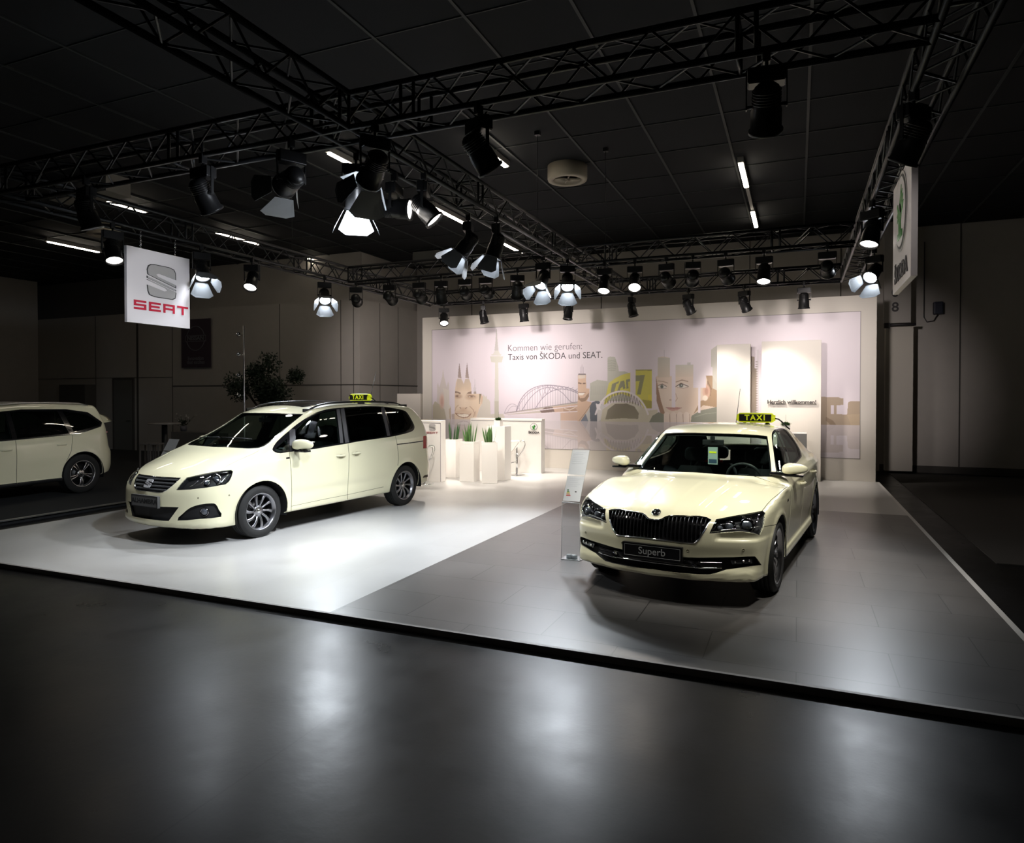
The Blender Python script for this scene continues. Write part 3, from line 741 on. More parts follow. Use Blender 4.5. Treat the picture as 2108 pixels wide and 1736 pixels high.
M_RECESS_SHADE = mat('handle_recess_shade', (.42, .40, .26), rough=.4)  # darkened body ivory: shade of the handle recess painted on a flat disc
def wipers(H, root, x0, ymax):
    for y0, y1 in ((.45, -.12), (-.18, -.68)):
        P = []
        for i in range(10):
            y = y0 + (y1 - y0) * i / 9; q = None
            q = H['top'](x0 - .12 * y * y * 1.0 + .02, y, .012)
            P.append(v3(q[0]))
        MB().tube(P, .007, 6).build('wiper', M_BLACKM, root)
_ss = lambda t: np.clip(t, 0, 1) ** 2 * (3 - 2 * np.clip(t, 0, 1))
mpv = dict(
    sidefx=[lambda x, z: -.010 * np.exp(-((z - .50) / .06) ** 2) * _ss((1.2 - np.abs(x)) / .3)],
    xf=2.44, xr=-2.44, h=1.74, R=.335, rr=.238, wy=.80,
    T=[(-2.6, .9), (-2.42, 1.12), (-2.30, 1.36), (-2.16, 1.58), (-2.0, 1.668), (-1.7, 1.705), (-1.1, 1.735), (-.6, 1.742), (-.1, 1.73), (.3, 1.685), (.55, 1.62), (.80, 1.49), (1.1, 1.325), (1.38, 1.185), (1.52, 1.125), (1.7, 1.07), (1.95, .99), (2.15, .92), (2.30, .845), (2.42, .74), (2.5, .62)],
    sweep=[(-2.6, -.3), (-2., -.1), (-1.0, 0), (.3, .1), (.8, .18), (1.5, .12), (2.1, .12), (2.5, .1)],
    crown=[(-2.5, .10), (-1., .10), (.2, .11), (.8, .09), (1.4, .03), (1.9, .09), (2.5, .12)],
    belt=[(-2.5, 1.17), (-1.2, 1.14), (.1, 1.08), (1.0, 1.03), (1.6, .98), (2.5, .86)],
    Wz=[(-1., .85), (-.84, .895), (-.72, .925), (-.55, .945), (-.4, .952), (-.2, .95), (-.05, .932), (.0, .918), (.1, .885), (.3, .805), (.5, .72), (.62, .66), (.8, .55)],
    plan=[(-2.5, .10), (-2.1, .055), (-1.5, .01), (-.8, 0), (1.0, 0), (1.5, .01), (1.9, .035), (2.2, .07), (2.5, .1)],
    gh=[(-2.5, .05), (-1.5, .0), (0, 0), (1., 0), (1.5, .02), (2.5, .02)],
    Xf=[(.05, 2.32), (.22, 2.41), (.28, 2.45), (.35, 2.445), (.5, 2.44), (.62, 2.435), (.72, 2.41), (.80, 2.37), (.88, 2.31), (1.0, 2.22), (1.2, 2.05), (1.8, 1.6)],
    Rf=[(0, 0), (.3, .03), (.5, .075), (.65, .13), (.75, .195), (.83, .29), (.89, .43), (.94, .66), (1.0, 1.0), (1.2, 2.)],
    rfz=[(.1, 1.0), (.5, 1.0), (.8, 1.0), (1.1, 1.1)],
    Xr=[(.1, -2.30), (.3, -2.40), (.55, -2.44), (.75, -2.42), (.9, -2.40), (1.1, -2.39), (1.3, -2.34), (1.7, -2.1)],
    Rr=[(0, 0), (.4, .02), (.6, .05), (.75, .11), (.85, .21), (.93, .40), (1.0, .8), (1.2, 1.6)],
    zb=[(-2.6, .34), (-2.0, .29), (-1.5, .26), (1.2, .255), (1.6, .22), (2.0, .215), (2.6, .22)],
    arches=[(1.475, .335, .40), (-1.475, .335, .395)], flare=.016, k=(.07, .06, .06),
    cab=(-2.1, .9), fs=.28, rs=(-.62, -1.45), three=True, seatz=.42, dashz=1.06, dashx=.85, wstop=.55,
    wheel=dict(n=10, twist=.16, w0=.014, w1=.027, dish=.015, m=M_RIM, cap=True),
    carve=carve_mpv, extras=extras_mpv,
    lining=('body', 'frontdoor', 'reardoor', 'seam', 'rail', 'dlo', 'pillarp_1', 'pillarp_2', 'pillarp_3', 'pillarp_4', 'wstrim', 'taillight'),
    mats={'body': ('body', M_PAINT, 0, -.012, 'both'), 'underbody': ('underbody', M_BLACKM, 0, 0, 'both'), 'bonnet': ('bonnet', M_PAINT, 0, -.012, 'both'),
          'frontdoor': ('front_door', M_PAINT, 0, -.012, 'lr'), 'reardoor': ('sliding_door', M_PAINT, 0, -.012, 'lr'), 'seam': ('panel_gap', M_SEAM, -.008, 0, 'both'), 'rail': ('door_track', M_SEAM, -.008, 0, 'lr'),
          'wstrim': ('windscreen_seal', M_BLACKG, -.002, 0, 'both'), 'windscreen': ('windscreen', M_WS, -.004, 0, 'both'), 'dlo': ('window_trim', M_BLACKG, -.003, 0, 'lr'), 'pillarp': ('pillar_cover', mat('pillar_grey', (.045, .043, .048), rough=.4), -.001, 0, 'lr'),
          'glassq': ('quarter_window', M_SGL, -.006, 0, 'lr'), 'glassf': ('side_window', M_SGL, -.006, 0, 'lr'), 'glassm': ('side_window', M_SG, -.006, 0, 'lr'), 'glassr': ('side_window', M_SG, -.006, 0, 'lr'),
          'headlight': ('headlight_lens', M_LENS, -.002, 0, 'lr'), 'grille': ('grille', M_BLACKM, -.035, .035, 'both'), 'intake': ('lower_intake', M_BLACKM, -.04, .04, 'both'), 'fogbay': ('fog_lamp_bay', M_BLACKM, -.04, .04, 'lr'),
          'taillight': ('tail_light', M_RED, 0, 0, 'lr'), 'roofglass': ('glass_roof', M_BLACKG, .001, 0, 'both')})
def housing(H, root, reg, depth=-.07, m=None):
    pc = H['cv'].piece(reg, depth, -depth * .97)
    for sd in ('left', 'right'): link('headlight_housing', mesh_piece('h', pc, sd), root, m or M_BLACKM)
# ------------------------------------------------------------------ the low taxi (saloon)
s1 = lambda pts: Z(1180, 1000, 7.892, pts)
s2 = lambda pts: Z(1430, 1000, 7.546, pts)
s4 = lambda pts: Z(1440, 800, 7.892, pts)
SED_GR = [(1300, 1061), (1332, 1068.4), (1337, 1069.5), (1357, 1070.5), (1362, 1069), (1370, 1064.5), (1377.7, 1062.3), (1395, 1062.2), (1440, 1063.4), (1455, 1066.3), (1463.3, 1070.2), (1452.5, 1090.1), (1440, 1110), (1430, 1118.5), (1426, 1119), (1400, 1116.6), (1370, 1112.5), (1332, 1108.3), (1300, 1103)]
SED_IN = [(1233.9, 1121), (1290, 1135), (1325.7, 1141), (1408, 1147.6), (1440, 1148.4), (1509.5, 1147.4), (1540, 1145.9), (1554.6, 1145.8), (1560, 1152), (1567.8, 1163.7), (1530, 1168.5), (1496.3, 1172.7), (1461.1, 1183.9), (1440, 1183.7), (1400, 1180.5), (1370, 1176.8), (1294, 1164.7), (1240, 1150)]
def carve_sed(cv, H):
    hf = lambda c, n: c.x > 1.4
    wf = lambda c, n: n.x > .15 and c.z > .9 and -.2 < c.x < 1.3
    cv.cut('wstrim', [(1348, 890.3), (1440, 891.2), (1509.7, 893), (1560, 895.5), (1579.5, 898), (1583, 920), (1587, 955), (1589, 981.8), (1560, 981.3), (1490.7, 977.6), (1440, 973.5), (1360, 967.5), (1283, 963)], filt=wf)
    cv.cut('windscreen', [(1340, 891.7), (1440, 892.6), (1509.7, 894.4), (1560, 897), (1578, 899.4), (1581.3, 920), (1585.3, 955), (1587.2, 980.2), (1560, 979.8), (1490.7, 976), (1440, 972), (1360, 966), (1270, 961.5)], filt=wf, over=('wstrim',))
    sf = lambda c, n: n.y > .15 and c.z > .85
    dl = s4(smooth_poly([(1262, 1416), (1225, 1200), (1200, 1010), (1180, 860), (1172, 760), (1190, 700), (1240, 658), (1330, 640), (1385, 655), (1440, 705), (1500, 780), (1560, 860), (1605, 925), (1640, 1010), (1660, 1100), (1620, 1155), (1575, 1205), (1480, 1285), (1380, 1355)], 2))
    cv.cut('chrometrim', dl, filt=sf)
    cv.cut('dlo', s4(smooth_poly([(1266, 1402), (1233, 1200), (1208, 1010), (1188, 860), (1181, 765), (1199, 708), (1245, 669), (1330, 651), (1378, 664), (1432, 712), (1492, 788), (1552, 868), (1594, 935), (1618, 1010), (1638, 1095), (1600, 1150), (1560, 1192), (1465, 1272), (1370, 1342)], 2)), filt=sf, over=('chrometrim',))
    cv.cut('glassf', s4([(1272, 1385), (1240, 1200), (1214, 1010), (1196, 860), (1192, 775), (1210, 715), (1245, 682), (1275, 672), (1310, 730), (1370, 870), (1420, 1010), (1455, 1130), (1470, 1235), (1465, 1262), (1370, 1332)]), filt=sf, over=('dlo',))
    cv.cut('glassr', s4([(1296, 668), (1330, 660), (1372, 672), (1425, 718), (1485, 795), (1545, 875), (1582, 935), (1605, 1015), (1622, 1090), (1590, 1140), (1550, 1182), (1484, 1245), (1476, 1140), (1440, 1010), (1390, 870), (1325, 725)]), filt=sf, over=('dlo',))
    cv.cut('headlight', s2([(228, 745), (280, 630), (332, 522), (600, 470), (860, 426), (1055, 388), (1098, 425), (1092, 520), (1075, 640), (1045, 710), (1015, 770), (940, 752), (850, 735), (760, 722), (650, 722), (450, 738)]), filt=hf)
    cv.cut('grille', SED_GR, filt=hf)
    cv.cut('intake', SED_IN, filt=hf)
    ny = lambda c, n: c.y > .2 and n.y > .1
    w = 1.3
    cv.strip('seam', s2([(1050, 388), (1085, 345), (1130, 285), (1200, 212), (1300, 132), (1395, 48), (1450, 8)]), w, filt=lambda c, n: c.x > .8)
    cv.strip('seam', s2([(1080, 640), (1180, 620), (1285, 605)]), w, filt=hf)
    for pts in ([(.84, .25), (.84, .60), (.80, .80), (.78, 1.02)], [(-.13, .22), (-.13, .6), (-.16, .8), (-.20, 1.02)], [(-1.08, .60), (-1.13, .72), (-1.22, .85), (-1.22, 1.02)]):
        cv.strip('seam', pts, .009, kind='side', filt=lambda c, n: n.y > .2)
    cv.cut('bonnet', [(1571, 1050), (1583, 1035), (1590, 1024.5), (1600, 1015.5), (1613, 1004), (1606, 992), (1590, 983), (1560, 982.5), (1490.7, 978.8), (1440, 974.8), (1360, 969), (1260, 962), (1200, 1040), (1252, 1048), (1300, 1059), (1332, 1067.4), (1343, 1068.4), (1357, 1069.5), (1370, 1063), (1377.7, 1061), (1440, 1062.2), (1455, 1065.3), (1463.3, 1069.2), (1474, 1069), (1509, 1061.5)], filt=lambda c, n: c.x > .6 and n.z > .1 and c.z > .62)
    cv.cut('frontdoor', [(.835, .30), (.835, .60), (.795, .80), (.775, 1.08), (-.19, 1.08), (-.155, .8), (-.125, .6), (-.125, .30)], 'side', lambda c, n: n.y > .1)
    cv.cut('reardoor', [(-.135, .30), (-.135, .60), (-.165, .80), (-.205, 1.08), (-1.21, 1.08), (-1.21, .85), (-1.12, .72), (-1.07, .60), (-1.0, .45), (-.98, .30)], 'side', lambda c, n: n.y > .1)
    cv.cut('backlight', [(-1.28, -.2), (-1.28, .50), (-2.0, .58), (-2.02, -.2)], 'top', lambda c, n: n.z > .3 and c.z > 1.1)
    cv.cut('taillight', [(-2.30, .80), (-2.30, .95), (-2.6, .95), (-2.6, .80)], 'side', lambda c, n: c.y > .5)
def extras_sed(H, root):
    on = H['onsurf']; fr = H['front']
    for sd in (1, -1):
        m = lambda p: (p[0], p[1] * sd, p[2])
        for px, py, r in ((1430 + 560 / 7.546, 1000 + 600 / 7.546, .042), (1430 + 840 / 7.546, 1000 + 560 / 7.546, .050), (1430 + 410 / 7.546, 1000 + 640 / 7.546, .030)):
            p, n = on(px, py, -.055); q = Vector((1, .1, 0)).normalized(); R3 = Matrix.Translation(Vector(m(p))) @ Vector(m(q)).to_track_quat('Z', 'Y').to_matrix().to_4x4()
            b = MB(); b.M = R3; b.lathe([(r * 1.25, -.01), (r * 1.25, .012), (r * 1.05, .02), (r, .005), (r * .9, 0)], 28); b.build('headlight_ring', M_DCHROME, root)
            b = MB(); b.M = R3; b.lathe([(r * .95, .0), (r * .8, .018), (r * .45, .03), (0, .034)], 24); b.build('headlight_projector', M_LENSB, root)
        def line(pts, r, mm, push=-.02):
            P = [m(on(*q, push)[0]) for q in s2(pts)]; MB().tube(P, r, 6).build('headlight_strip', mm, root)
        line([(610, 620), (670, 590), (730, 550)], .004, M_CHROME); line([(260, 728), (420, 712), (560, 690), (720, 672)], .006, M_CHROME)
        line([(985, 450), (1005, 520), (985, 600)], .006, M_CHROME); line([(880, 460), (895, 500), (880, 530)], .004, M_CHROME)
        line([(890, 655), (1000, 640), (1055, 632)], .004, M_CHROME); line([(430, 580), (520, 575), (600, 550)], .004, M_CHROME); line([(740, 460), (790, 458)], .006, M_CHROME)
    # grille outline in the car's own frame
    G = [on(x, y) for x, y in SED_GR[2:18]]; G = [v3(q[0]) for q in G]
    ctr = .5 * 0
    P = [g for g in G if g[1] > .0]; P = [list(q) for q in P]
    a0 = v3(on(1344.5, 1069.8)[0]); a1 = v3(on(1344.5, 1109.8)[0]); a0[1] = a1[1] = 0
    k = next(i for i, q in enumerate(P) if q[1] > .03); P = [a0] + P[0:] + [a1]
    full = P + [[q[0], -q[1], q[2]] for q in P[::-1]][1:-1]
    MB().tube(full + [full[0]], .006, 8).build('grille_frame', M_CHROME, root)
    ymax = max(q[1] for q in P); yz = [(q[1], q[2]) for q in P] + [(-.01, a1[2]), (-.01, a0[2])]
    def zr(y):
        zs = []
        n = len(yz)
        for i in range(n):
            (y1, z1), (y2, z2) = yz[i], yz[(i + 1) % n]
            if (y1 <= y < y2) or (y2 <= y < y1): zs.append(z1 + (z2 - z1) * (y - y1) / (y2 - y1))
        return (min(zs), max(zs)) if len(zs) > 1 else None
    ns = 13
    for i in range(ns):
        y = ymax * .95 * (i + .5) / ns; r_ = zr(y)
        if not r_ or r_[1] - r_[0] < .03: continue
        for sd in (1, -1):
            rows = []
            for j in range(7):
                z = r_[0] + .004 + (r_[1] - r_[0] - .008) * j / 6; bow = -.012 * sd * (j / 6 - .5) * 2 * (y / ymax)
                yy = y * sd - bow * 0; p = fr(yy, z, -.012)[0]; w = .0045
                rows.append([(p.x - .03, yy - w, z), (p.x - .002, yy - w, z), (p.x + .002, yy, z), (p.x - .002, yy + w, z), (p.x - .03, yy + w, z)])
            MB().grid(rows).build('grille_slat', M_SLAT, root)
    # round badge on the bonnet tip
    p, n = on(1347.3, 1055.2, .001); b = MB(); nn = Vector((n.x, 0, n.z)).normalized()
    M4 = Matrix.Translation(Vector((p.x, 0, p.z))) @ nn.to_track_quat('Z', 'Y').to_matrix().to_4x4(); b.M = M4
    b.lathe([(.043, -.006), (.043, .004), (.040, .008), (.036, .008), (.034, .005)], 32); bd = b.build('badge', M_CHROME, root)
    b = MB(); b.M = M4; b.lathe([(.036, .0), (.034, .006), (0, .007)], 32); b.build('badge_field', M_BLACKG, bd)
    x = Vector((0, 1, 0)); y = nn.cross(x); b = MB(); b.M = Matrix((x, y, nn)).transposed().to_4x4(); b.M.translation = Vector((p.x, 0, p.z)) + nn * .006
    for poly in ARROW: b.prism([((u - .5) * .062, (v - .5) * .062) for u, v in poly], 0, .004)
    b.build('badge_arrow', M_CHROME, bd)
    # plate
    tl, bl = on(1345, 1127)[0], on(1345, 1143)[0]
    pz = (tl.z + bl.z) / 2; px = max(fr(0, z_)[0].x for z_ in (pz - .05, pz, pz + .05)) + .03
    plate(root, px, pz, .52, .112, 'Superb', M_PLATEB, M_SILVERT, .088, frame=M_SILVERT)
    # wide intake blade and fog lamps
    P = [v3(on(x, y, .0)[0]) for x, y in s1([(1420, 1262), (1600, 1285), (1850, 1315), (2050, 1332)]) + s2([(0, 1275), (120, 1282), (300, 1283), (420, 1278)])]
    P[0][1] = max(P[0][1], 0); P = [q for q in P if q[1] > .01]; P = [[P[0][0] + .005, 0, P[0][2]]] + P
    full = [[q[0], -q[1], q[2]] for q in P[::-1]] + P[1:]
    MB().tube(full, .006, 6).build('intake_blade', M_CHROME, root)
    rows = []
    for q in full: rows.append([(q[0] - .03, q[1], q[2] + .055), (q[0] + .000, q[1], q[2] + .05), (q[0] + .003, q[1], q[2] + .004), (q[0] - .03, q[1], q[2] + .0)])
    MB().grid(rows).build('intake_panel', M_BLACKG, root)
    for sd in (1, -1):
        q = [on(*t, -.012) for t in s2([(560, 1165), (905, 1150), (905, 1215), (585, 1232)])]
        V = [(a.x, a.y * sd, a.z) for a, _ in q]; D = Vector((-.03, 0, 0)); b = MB(); vs = [b.v(p) for p in V]; ws = [b.v(Vector(p) + D) for p in V]
        b._f(vs); [b._f([vs[i], vs[(i + 1) % 4], ws[(i + 1) % 4], ws[i]]) for i in range(4)]; b.build('fog_lamp', M_FOG, root)
        for t in ((630, 1195), (760, 1180), (850, 1172)):
            a = on(*s2([t])[0], -.008)[0]; b = MB(); b.M = Matrix.Translation(Vector((a.x, a.y * sd, a.z))); b.lathe([(.012, -.01), (.010, .004), (0, .008)], 14, 'x'); b.build('fog_lamp_reflector', M_CHROME, root)
        for t in (s2([(755, 1000)])[0], s1([(1858, 1055)])[0]):
            p, n = on(*t, .001); b = MB(); b.M = Matrix.Translation(Vector((p.x, p.y * sd, p.z))) @ Vector((n.x, n.y * sd, n.z)).to_track_quat('Z', 'Y').to_matrix().to_4x4(); b.lathe([(.012, -.003), (.012, .001), (.009, .002), (.009, .001), (0, .001)], 16); b.build('parking_sensor', M_SENSOR, root)
    door_handles(H, root, [])
    for x, z in ((.0, .86), (-1.02, .89)):
        for sd in (1, -1):
            rows = []
            for i in range(9):
                u = i / 8; xx = x + .11 - .22 * u; s = H['side'](xx, z)[0]; lift = .045 * math.sin(PI * u) ** .5; h = .017
                rows.append([(xx, (s.y + lift - .014) * sd, z - h), (xx, (s.y + lift + .002) * sd, z - h * .6), (xx, (s.y + lift + .004) * sd, z + h * .5), (xx, (s.y + lift - .014) * sd, z + h)])
            MB().grid(rows).build('door_handle', M_PAINT, root)
    for sd in (1, -1): mirror_piece(root, (.66, .945, 1.075), sd, (.09, .12, .068), M_PAINT)
    p = H['side'](1.02, .80)[0]
    for sd in (1, -1): b = MB(); b.box((.985, p.y * sd - .006, .79), (1.04, p.y * sd + .004, .815)); b.build('wing_badge', M_BLACKG, root)
    T = H['top']
    MB().tube([(-1.0, 0, T(-1.0, 0)[0].z - .005), (-1.02, 0, T(-1.0, 0)[0].z + .03), (-1.25, 0, T(-1., 0)[0].z + .46)], [.012, .005, .003], 6).build('antenna', M_BLACKM, root)
    P = [on(*q, -.012) for q in ((1306, 956), (1318, 956.5), (1320.5, 948), (1309, 947.5))]
    if all(P):
        P = [p[0] for p in P]; b = MB(); b._f([b.v(p) for p in P]); sk = b.build('windscreen_sticker', mat('sticker_green', (.01, .30, .12), rough=.5), root, fix=False)
        c = sum(P, Vector()) / 4; b = MB(); b._f([b.v(c + (p - c) * .55 + Vector((.002, 0, .001))) for p in P]); b.build('sticker_print', M_WHITE, sk, fix=False)
    # tag hanging from the mirror
    q = T(.25, 0, 0)[0]; b = MB(); b.box((.20, -.055, q.z - .33), (.204, .055, q.z - .13), .0); o = b.build('paper_tag', mat('tag_paper', (.45, .55, .50), rough=.6), root)
    b = MB(); b.box((.205, -.04, q.z - .20), (.207, .04, q.z - .18)); b.build('tag_print', M_YEL, o)
    b = MB(); b.box((.205, -.045, q.z - .315), (.207, .045, q.z - .27)); b.build('tag_print', mat('tag_blue', (.05, .09, .15)), o)
M_SLAT = mat('grille_slat_black', (.05, .05, .055), rough=.15, metal=.8)
M_FOG = mat('fog_lamp_glass', (.08, .085, .09), rough=.1, coat=1.)
ARROW = [[(.30, .06), (.70, .06), (.70, .14), (.30, .14)], [(.46, .14), (.56, .14), (.62, .40), (.60, .62), (.50, .58), (.44, .40)],
         [(.50, .50), (.62, .62), (.88, .66), (.70, .72), (.78, .80), (.60, .80), (.62, .90), (.48, .80), (.36, .60), (.42, .50)], [(.10, .62), (.30, .50), (.46, .48), (.44, .60), (.26, .66)], [(.16, .40), (.36, .38), (.44, .44), (.30, .50)]]
sedan = dict(
    sidefx=[lambda x, z: .022 * _ss((.345 - z) / .025) * _ss((1.06 - np.abs(x)) / .1)],
    xf=2.34, xr=-2.52, h=1.48, R=.335, rr=.255, wy=.80,
    topfx=[lambda x, y: .010 * _ss((.50 - .10 * (x - 1.) - y) / .10) * _ss((x - .95) / .3), lambda x, y: .004 * _ss((.20 - .05 * (x - 1.) - y) / .05) * _ss((x - 1.0) / .5)],
    frontfx=[lambda x, y, z: .03 * _ss((z - .575) / .035) * _ss((.70 - z) / .10) * _ss((y - .50) / .06)],
    T=[(-2.6, .98), (-2.48, 1.05), (-2.35, 1.085), (-2.15, 1.10), (-1.95, 1.16), (-1.6, 1.30), (-1.25, 1.415), (-.9, 1.475), (-.5, 1.50), (-.2, 1.492), (.0, 1.465), (.15, 1.42), (.35, 1.305), (.6, 1.175), (.80, 1.07), (.93, 1.0), (1.02, .985), (1.2, .965), (1.6, .915), (1.9, .865), (2.1, .82), (2.22, .775), (2.32, .70), (2.42, .58)],
    sweep=[(-2.6, -.2), (-2., -.1), (-1.0, 0), (.1, .08), (.8, .28), (1.2, .12), (2.1, .12), (2.5, .1)],
    crown=[(-2.5, .06), (-1., .10), (.2, .12), (.8, .10), (1.1, .05), (1.9, .07), (2.5, .08)],
    belt=[(-2.5, .96), (-1.2, .955), (.0, .94), (1.0, .915), (1.6, .89), (2.0, .85), (2.5, .80)],
    Wz=[(-.9, .83), (-.74, .88), (-.70, .905), (-.62, .895), (-.45, .91), (-.25, .928), (-.10, .930), (-.035, .925), (-.01, .928), (.02, .910), (.06, .885), (.10, .845), (.2, .795), (.3, .745), (.4, .695), (.5, .635), (.7, .47)],
    plan=[(-2.6, .10), (-2.1, .05), (-1.5, .01), (-.8, 0), (1.0, 0), (1.5, .008), (1.9, .035), (2.1, .06), (2.5, .12)],
    gh=[(-2.5, .12), (-1.5, .06), (-.8, .0), (1., 0), (1.5, -.02), (2.5, -.02)],
    Xf=[(.05, 2.20), (.18, 2.29), (.25, 2.335), (.30, 2.335), (.36, 2.31), (.45, 2.315), (.55, 2.325), (.65, 2.32), (.72, 2.30), (.78, 2.26), (.85, 2.20), (1.0, 2.05), (1.5, 1.6)],
    Rf=[(0, 0), (.3, .035), (.5, .095), (.65, .155), (.75, .205), (.83, .27), (.88, .38), (.93, .62), (1.0, 1.0), (1.2, 1.9)],
    rfz=[(.1, .95), (.5, 1.0), (.8, 1.0), (1.1, 1.0)],
    Xr=[(.1, -2.38), (.3, -2.50), (.55, -2.53), (.75, -2.51), (.95, -2.50), (1.05, -2.50), (1.3, -2.3), (1.7, -2.1)],
    Rr=[(0, 0), (.4, .04), (.6, .10), (.75, .20), (.85, .34), (.93, .55), (1.0, .85), (1.2, 1.6)],
    zb=[(-2.6, .30), (-2.0, .27), (-1.5, .24), (1.2, .235), (1.7, .225), (2.6, .23)],
    arches=[(1.42, .335, .385), (-1.42, .335, .38)], flare=.012, k=(.035, .045, .05),
    cab=(-1.9, .6), fs=.02, rs=(-.85,), seatz=.24, dashz=.93, dashx=.52, wstop=.12,
    wheel=dict(n=14, twist=.30, w0=.009, w1=.016, dish=.02, m=M_RIMS, cap=False),
    carve=carve_sed, extras=extras_sed,
    lining=('body', 'frontdoor', 'reardoor', 'seam', 'dlo', 'chrometrim', 'wstrim'),
    mats=dict(mpv['mats'], **{'chrometrim': ('chrome_window_trim', M_CHROME, .001, 0, 'lr'), 'reardoor': ('rear_door', M_PAINT, 0, -.012, 'lr'), 'glassf': ('side_window', M_SGL, -.006, 0, 'lr'), 'glassr': ('side_window', M_SG, -.006, 0, 'lr'),
          'intake': ('lower_intake', M_BLACKM, -.05, .05, 'both'), 'grille': ('grille', M_BLACKG, -.045, .045, 'both'), 'backlight': ('rear_window', M_WS, -.004, 0, 'both')}))
# ================================================================== the hall
XL, XR, YF, YW = -10.0, 1.56, 4.62, 16.2      # stand: left, right, front edge, back wall
CEIL = 6.0; FZ = -.05
def planks(name, c1, c2, w, h, mortar, gap, rough, rot=0., rv=.0, spec=.5, bumpd=.0):
    m = bpy.data.materials.new(name); m.use_nodes = True; nt = m.node_tree; b = nt.nodes['Principled BSDF']
    tc = nt.nodes.new('ShaderNodeTexCoord'); mp = nt.nodes.new('ShaderNodeMapping'); mp.inputs['Rotation'].default_value = (0, 0, rot)
    br = nt.nodes.new('ShaderNodeTexBrick'); br.inputs['Scale'].default_value = 1; br.inputs['Brick Width'].default_value = w; br.inputs['Row Height'].default_value = h
    br.inputs['Mortar Size'].default_value = gap; br.inputs['Mortar Smooth'].default_value = .1; br.inputs['Bias'].default_value = 0
    br.inputs['Color1'].default_value = (*c1, 1); br.inputs['Color2'].default_value = (*c2, 1); br.inputs['Mortar'].default_value = (*mortar, 1); br.offset = .5
    nz = nt.nodes.new('ShaderNodeTexNoise'); nz.inputs['Scale'].default_value = 1.3; nz.inputs['Detail'].default_value = 6; nz.inputs['Roughness'].default_value = .65
    mx = nt.nodes.new('ShaderNodeMix'); mx.data_type = 'RGBA'; mx.blend_type = 'MULTIPLY'; mx.inputs[0].default_value = .35
    nt.links.new(tc.outputs['Object'], mp.inputs[0]); nt.links.new(mp.outputs[0], br.inputs['Vector']); nt.links.new(tc.outputs['Object'], nz.inputs['Vector'])
    cr = nt.nodes.new('ShaderNodeValToRGB'); cr.color_ramp.elements[0].position = .3; cr.color_ramp.elements[0].color = (.7, .7, .7, 1); cr.color_ramp.elements[1].position = .7; cr.color_ramp.elements[1].color = (1, 1, 1, 1)
    nt.links.new(nz.outputs['Fac'], cr.inputs[0]); nt.links.new(br.outputs['Color'], mx.inputs[6]); nt.links.new(cr.outputs[0], mx.inputs[7]); nt.links.new(mx.outputs[2], b.inputs['Base Color'])
    mr = nt.nodes.new('ShaderNodeMapRange'); mr.inputs[3].default_value = rough - rv; mr.inputs[4].default_value = rough + rv; nt.links.new(nz.outputs['Fac'], mr.inputs[0]); nt.links.new(mr.outputs[0], b.inputs['Roughness'])
    b.inputs['Specular IOR Level'].default_value = spec
    if bumpd:
        bp = nt.nodes.new('ShaderNodeBump'); bp.inputs['Strength'].default_value = bumpd; bp.inputs['Distance'].default_value = .01; nt.links.new(nz.outputs['Fac'], bp.inputs['Height']); nt.links.new(bp.outputs[0], b.inputs['Normal'])
    return m
M_WFLOOR = planks('white_laminate_floor', (.50, .495, .485), (.48, .475, .465), 2.4, .6, (.42, .41, .39), .0012, .30, rot=math.pi / 2, rv=.06)
M_GFLOOR = planks('grey_tile_floor', (.092, .087, .084), (.112, .106, .102), 1.2, .6, (.03, .028, .027), .004, .34, rot=0., rv=.06)
M_HFLOOR = planks('dark_hall_floor', (.008, .008, .008), (.010, .0095, .009), 5.0, 5.0, (.004, .004, .004), .006, .32, rv=.14, bumpd=.3, spec=.13)
M_CARPET = mat('dark_carpet', (.008, .009, .010), rough=.95, bump=.3, nscale=200)
M_ALU = mat('aluminium_edge', (.55, .56, .58), rough=.3, metal=1.)
M_WALLP = mat('booth_white_paint', (.70, .66, .60), rough=.6)
M_WBOX = mat('white_lacquer', (.80, .78, .75), rough=.35)
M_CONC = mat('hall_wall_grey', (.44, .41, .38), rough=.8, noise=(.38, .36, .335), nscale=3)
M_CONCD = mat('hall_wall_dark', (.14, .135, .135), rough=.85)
M_JOINT = mat('wall_joint', (.07, .065, .06), rough=.9)
M_CEIL = mat('black_ceiling_tile', (.0035, .005, .008), rough=.9)
M_TBAR = mat('ceiling_bar', (.022, .026, .028), rough=.6)
M_TRUSS = mat('truss_black', (.018, .019, .022), rough=.35, metal=.5)
M_LBLACK = mat('lamp_black', (.014, .014, .015), rough=.35, metal=.3)
M_DOORBARN = mat('barn_door_metal', (.16, .17, .18), rough=.4, metal=.2)
M_SIGNW = mat('sign_white', (.80, .75, .77), rough=.5)
M_TUBE = mat('fluorescent_tube', (1, 1, 1), emit=(1., .88, .70), estr=22.)
def struct(o): o['kind'] = 'structure'; return o
b = MB(); b.box((-40, -6, FZ - .1), (22, 30, FZ)); struct(b.build('floor', M_HFLOOR))
b = MB(); b.box((-40, -6, CEIL), (22, 30, CEIL + .15)); struct(b.build('ceiling', M_CEIL))
b = MB()
for k in range(-14, 26):
    x = -1.05 - 1.17 * k; b.box((x - .018, -6, CEIL - .02), (x + .018, 19.2, CEIL + .01))
for k in range(-14, 6):
    y = 12.9 + 1.25 * k; b.box((-30, y - .008, CEIL - .014), (16, y + .008, CEIL + .01))
struct(b.build('trim_1', M_TBAR))
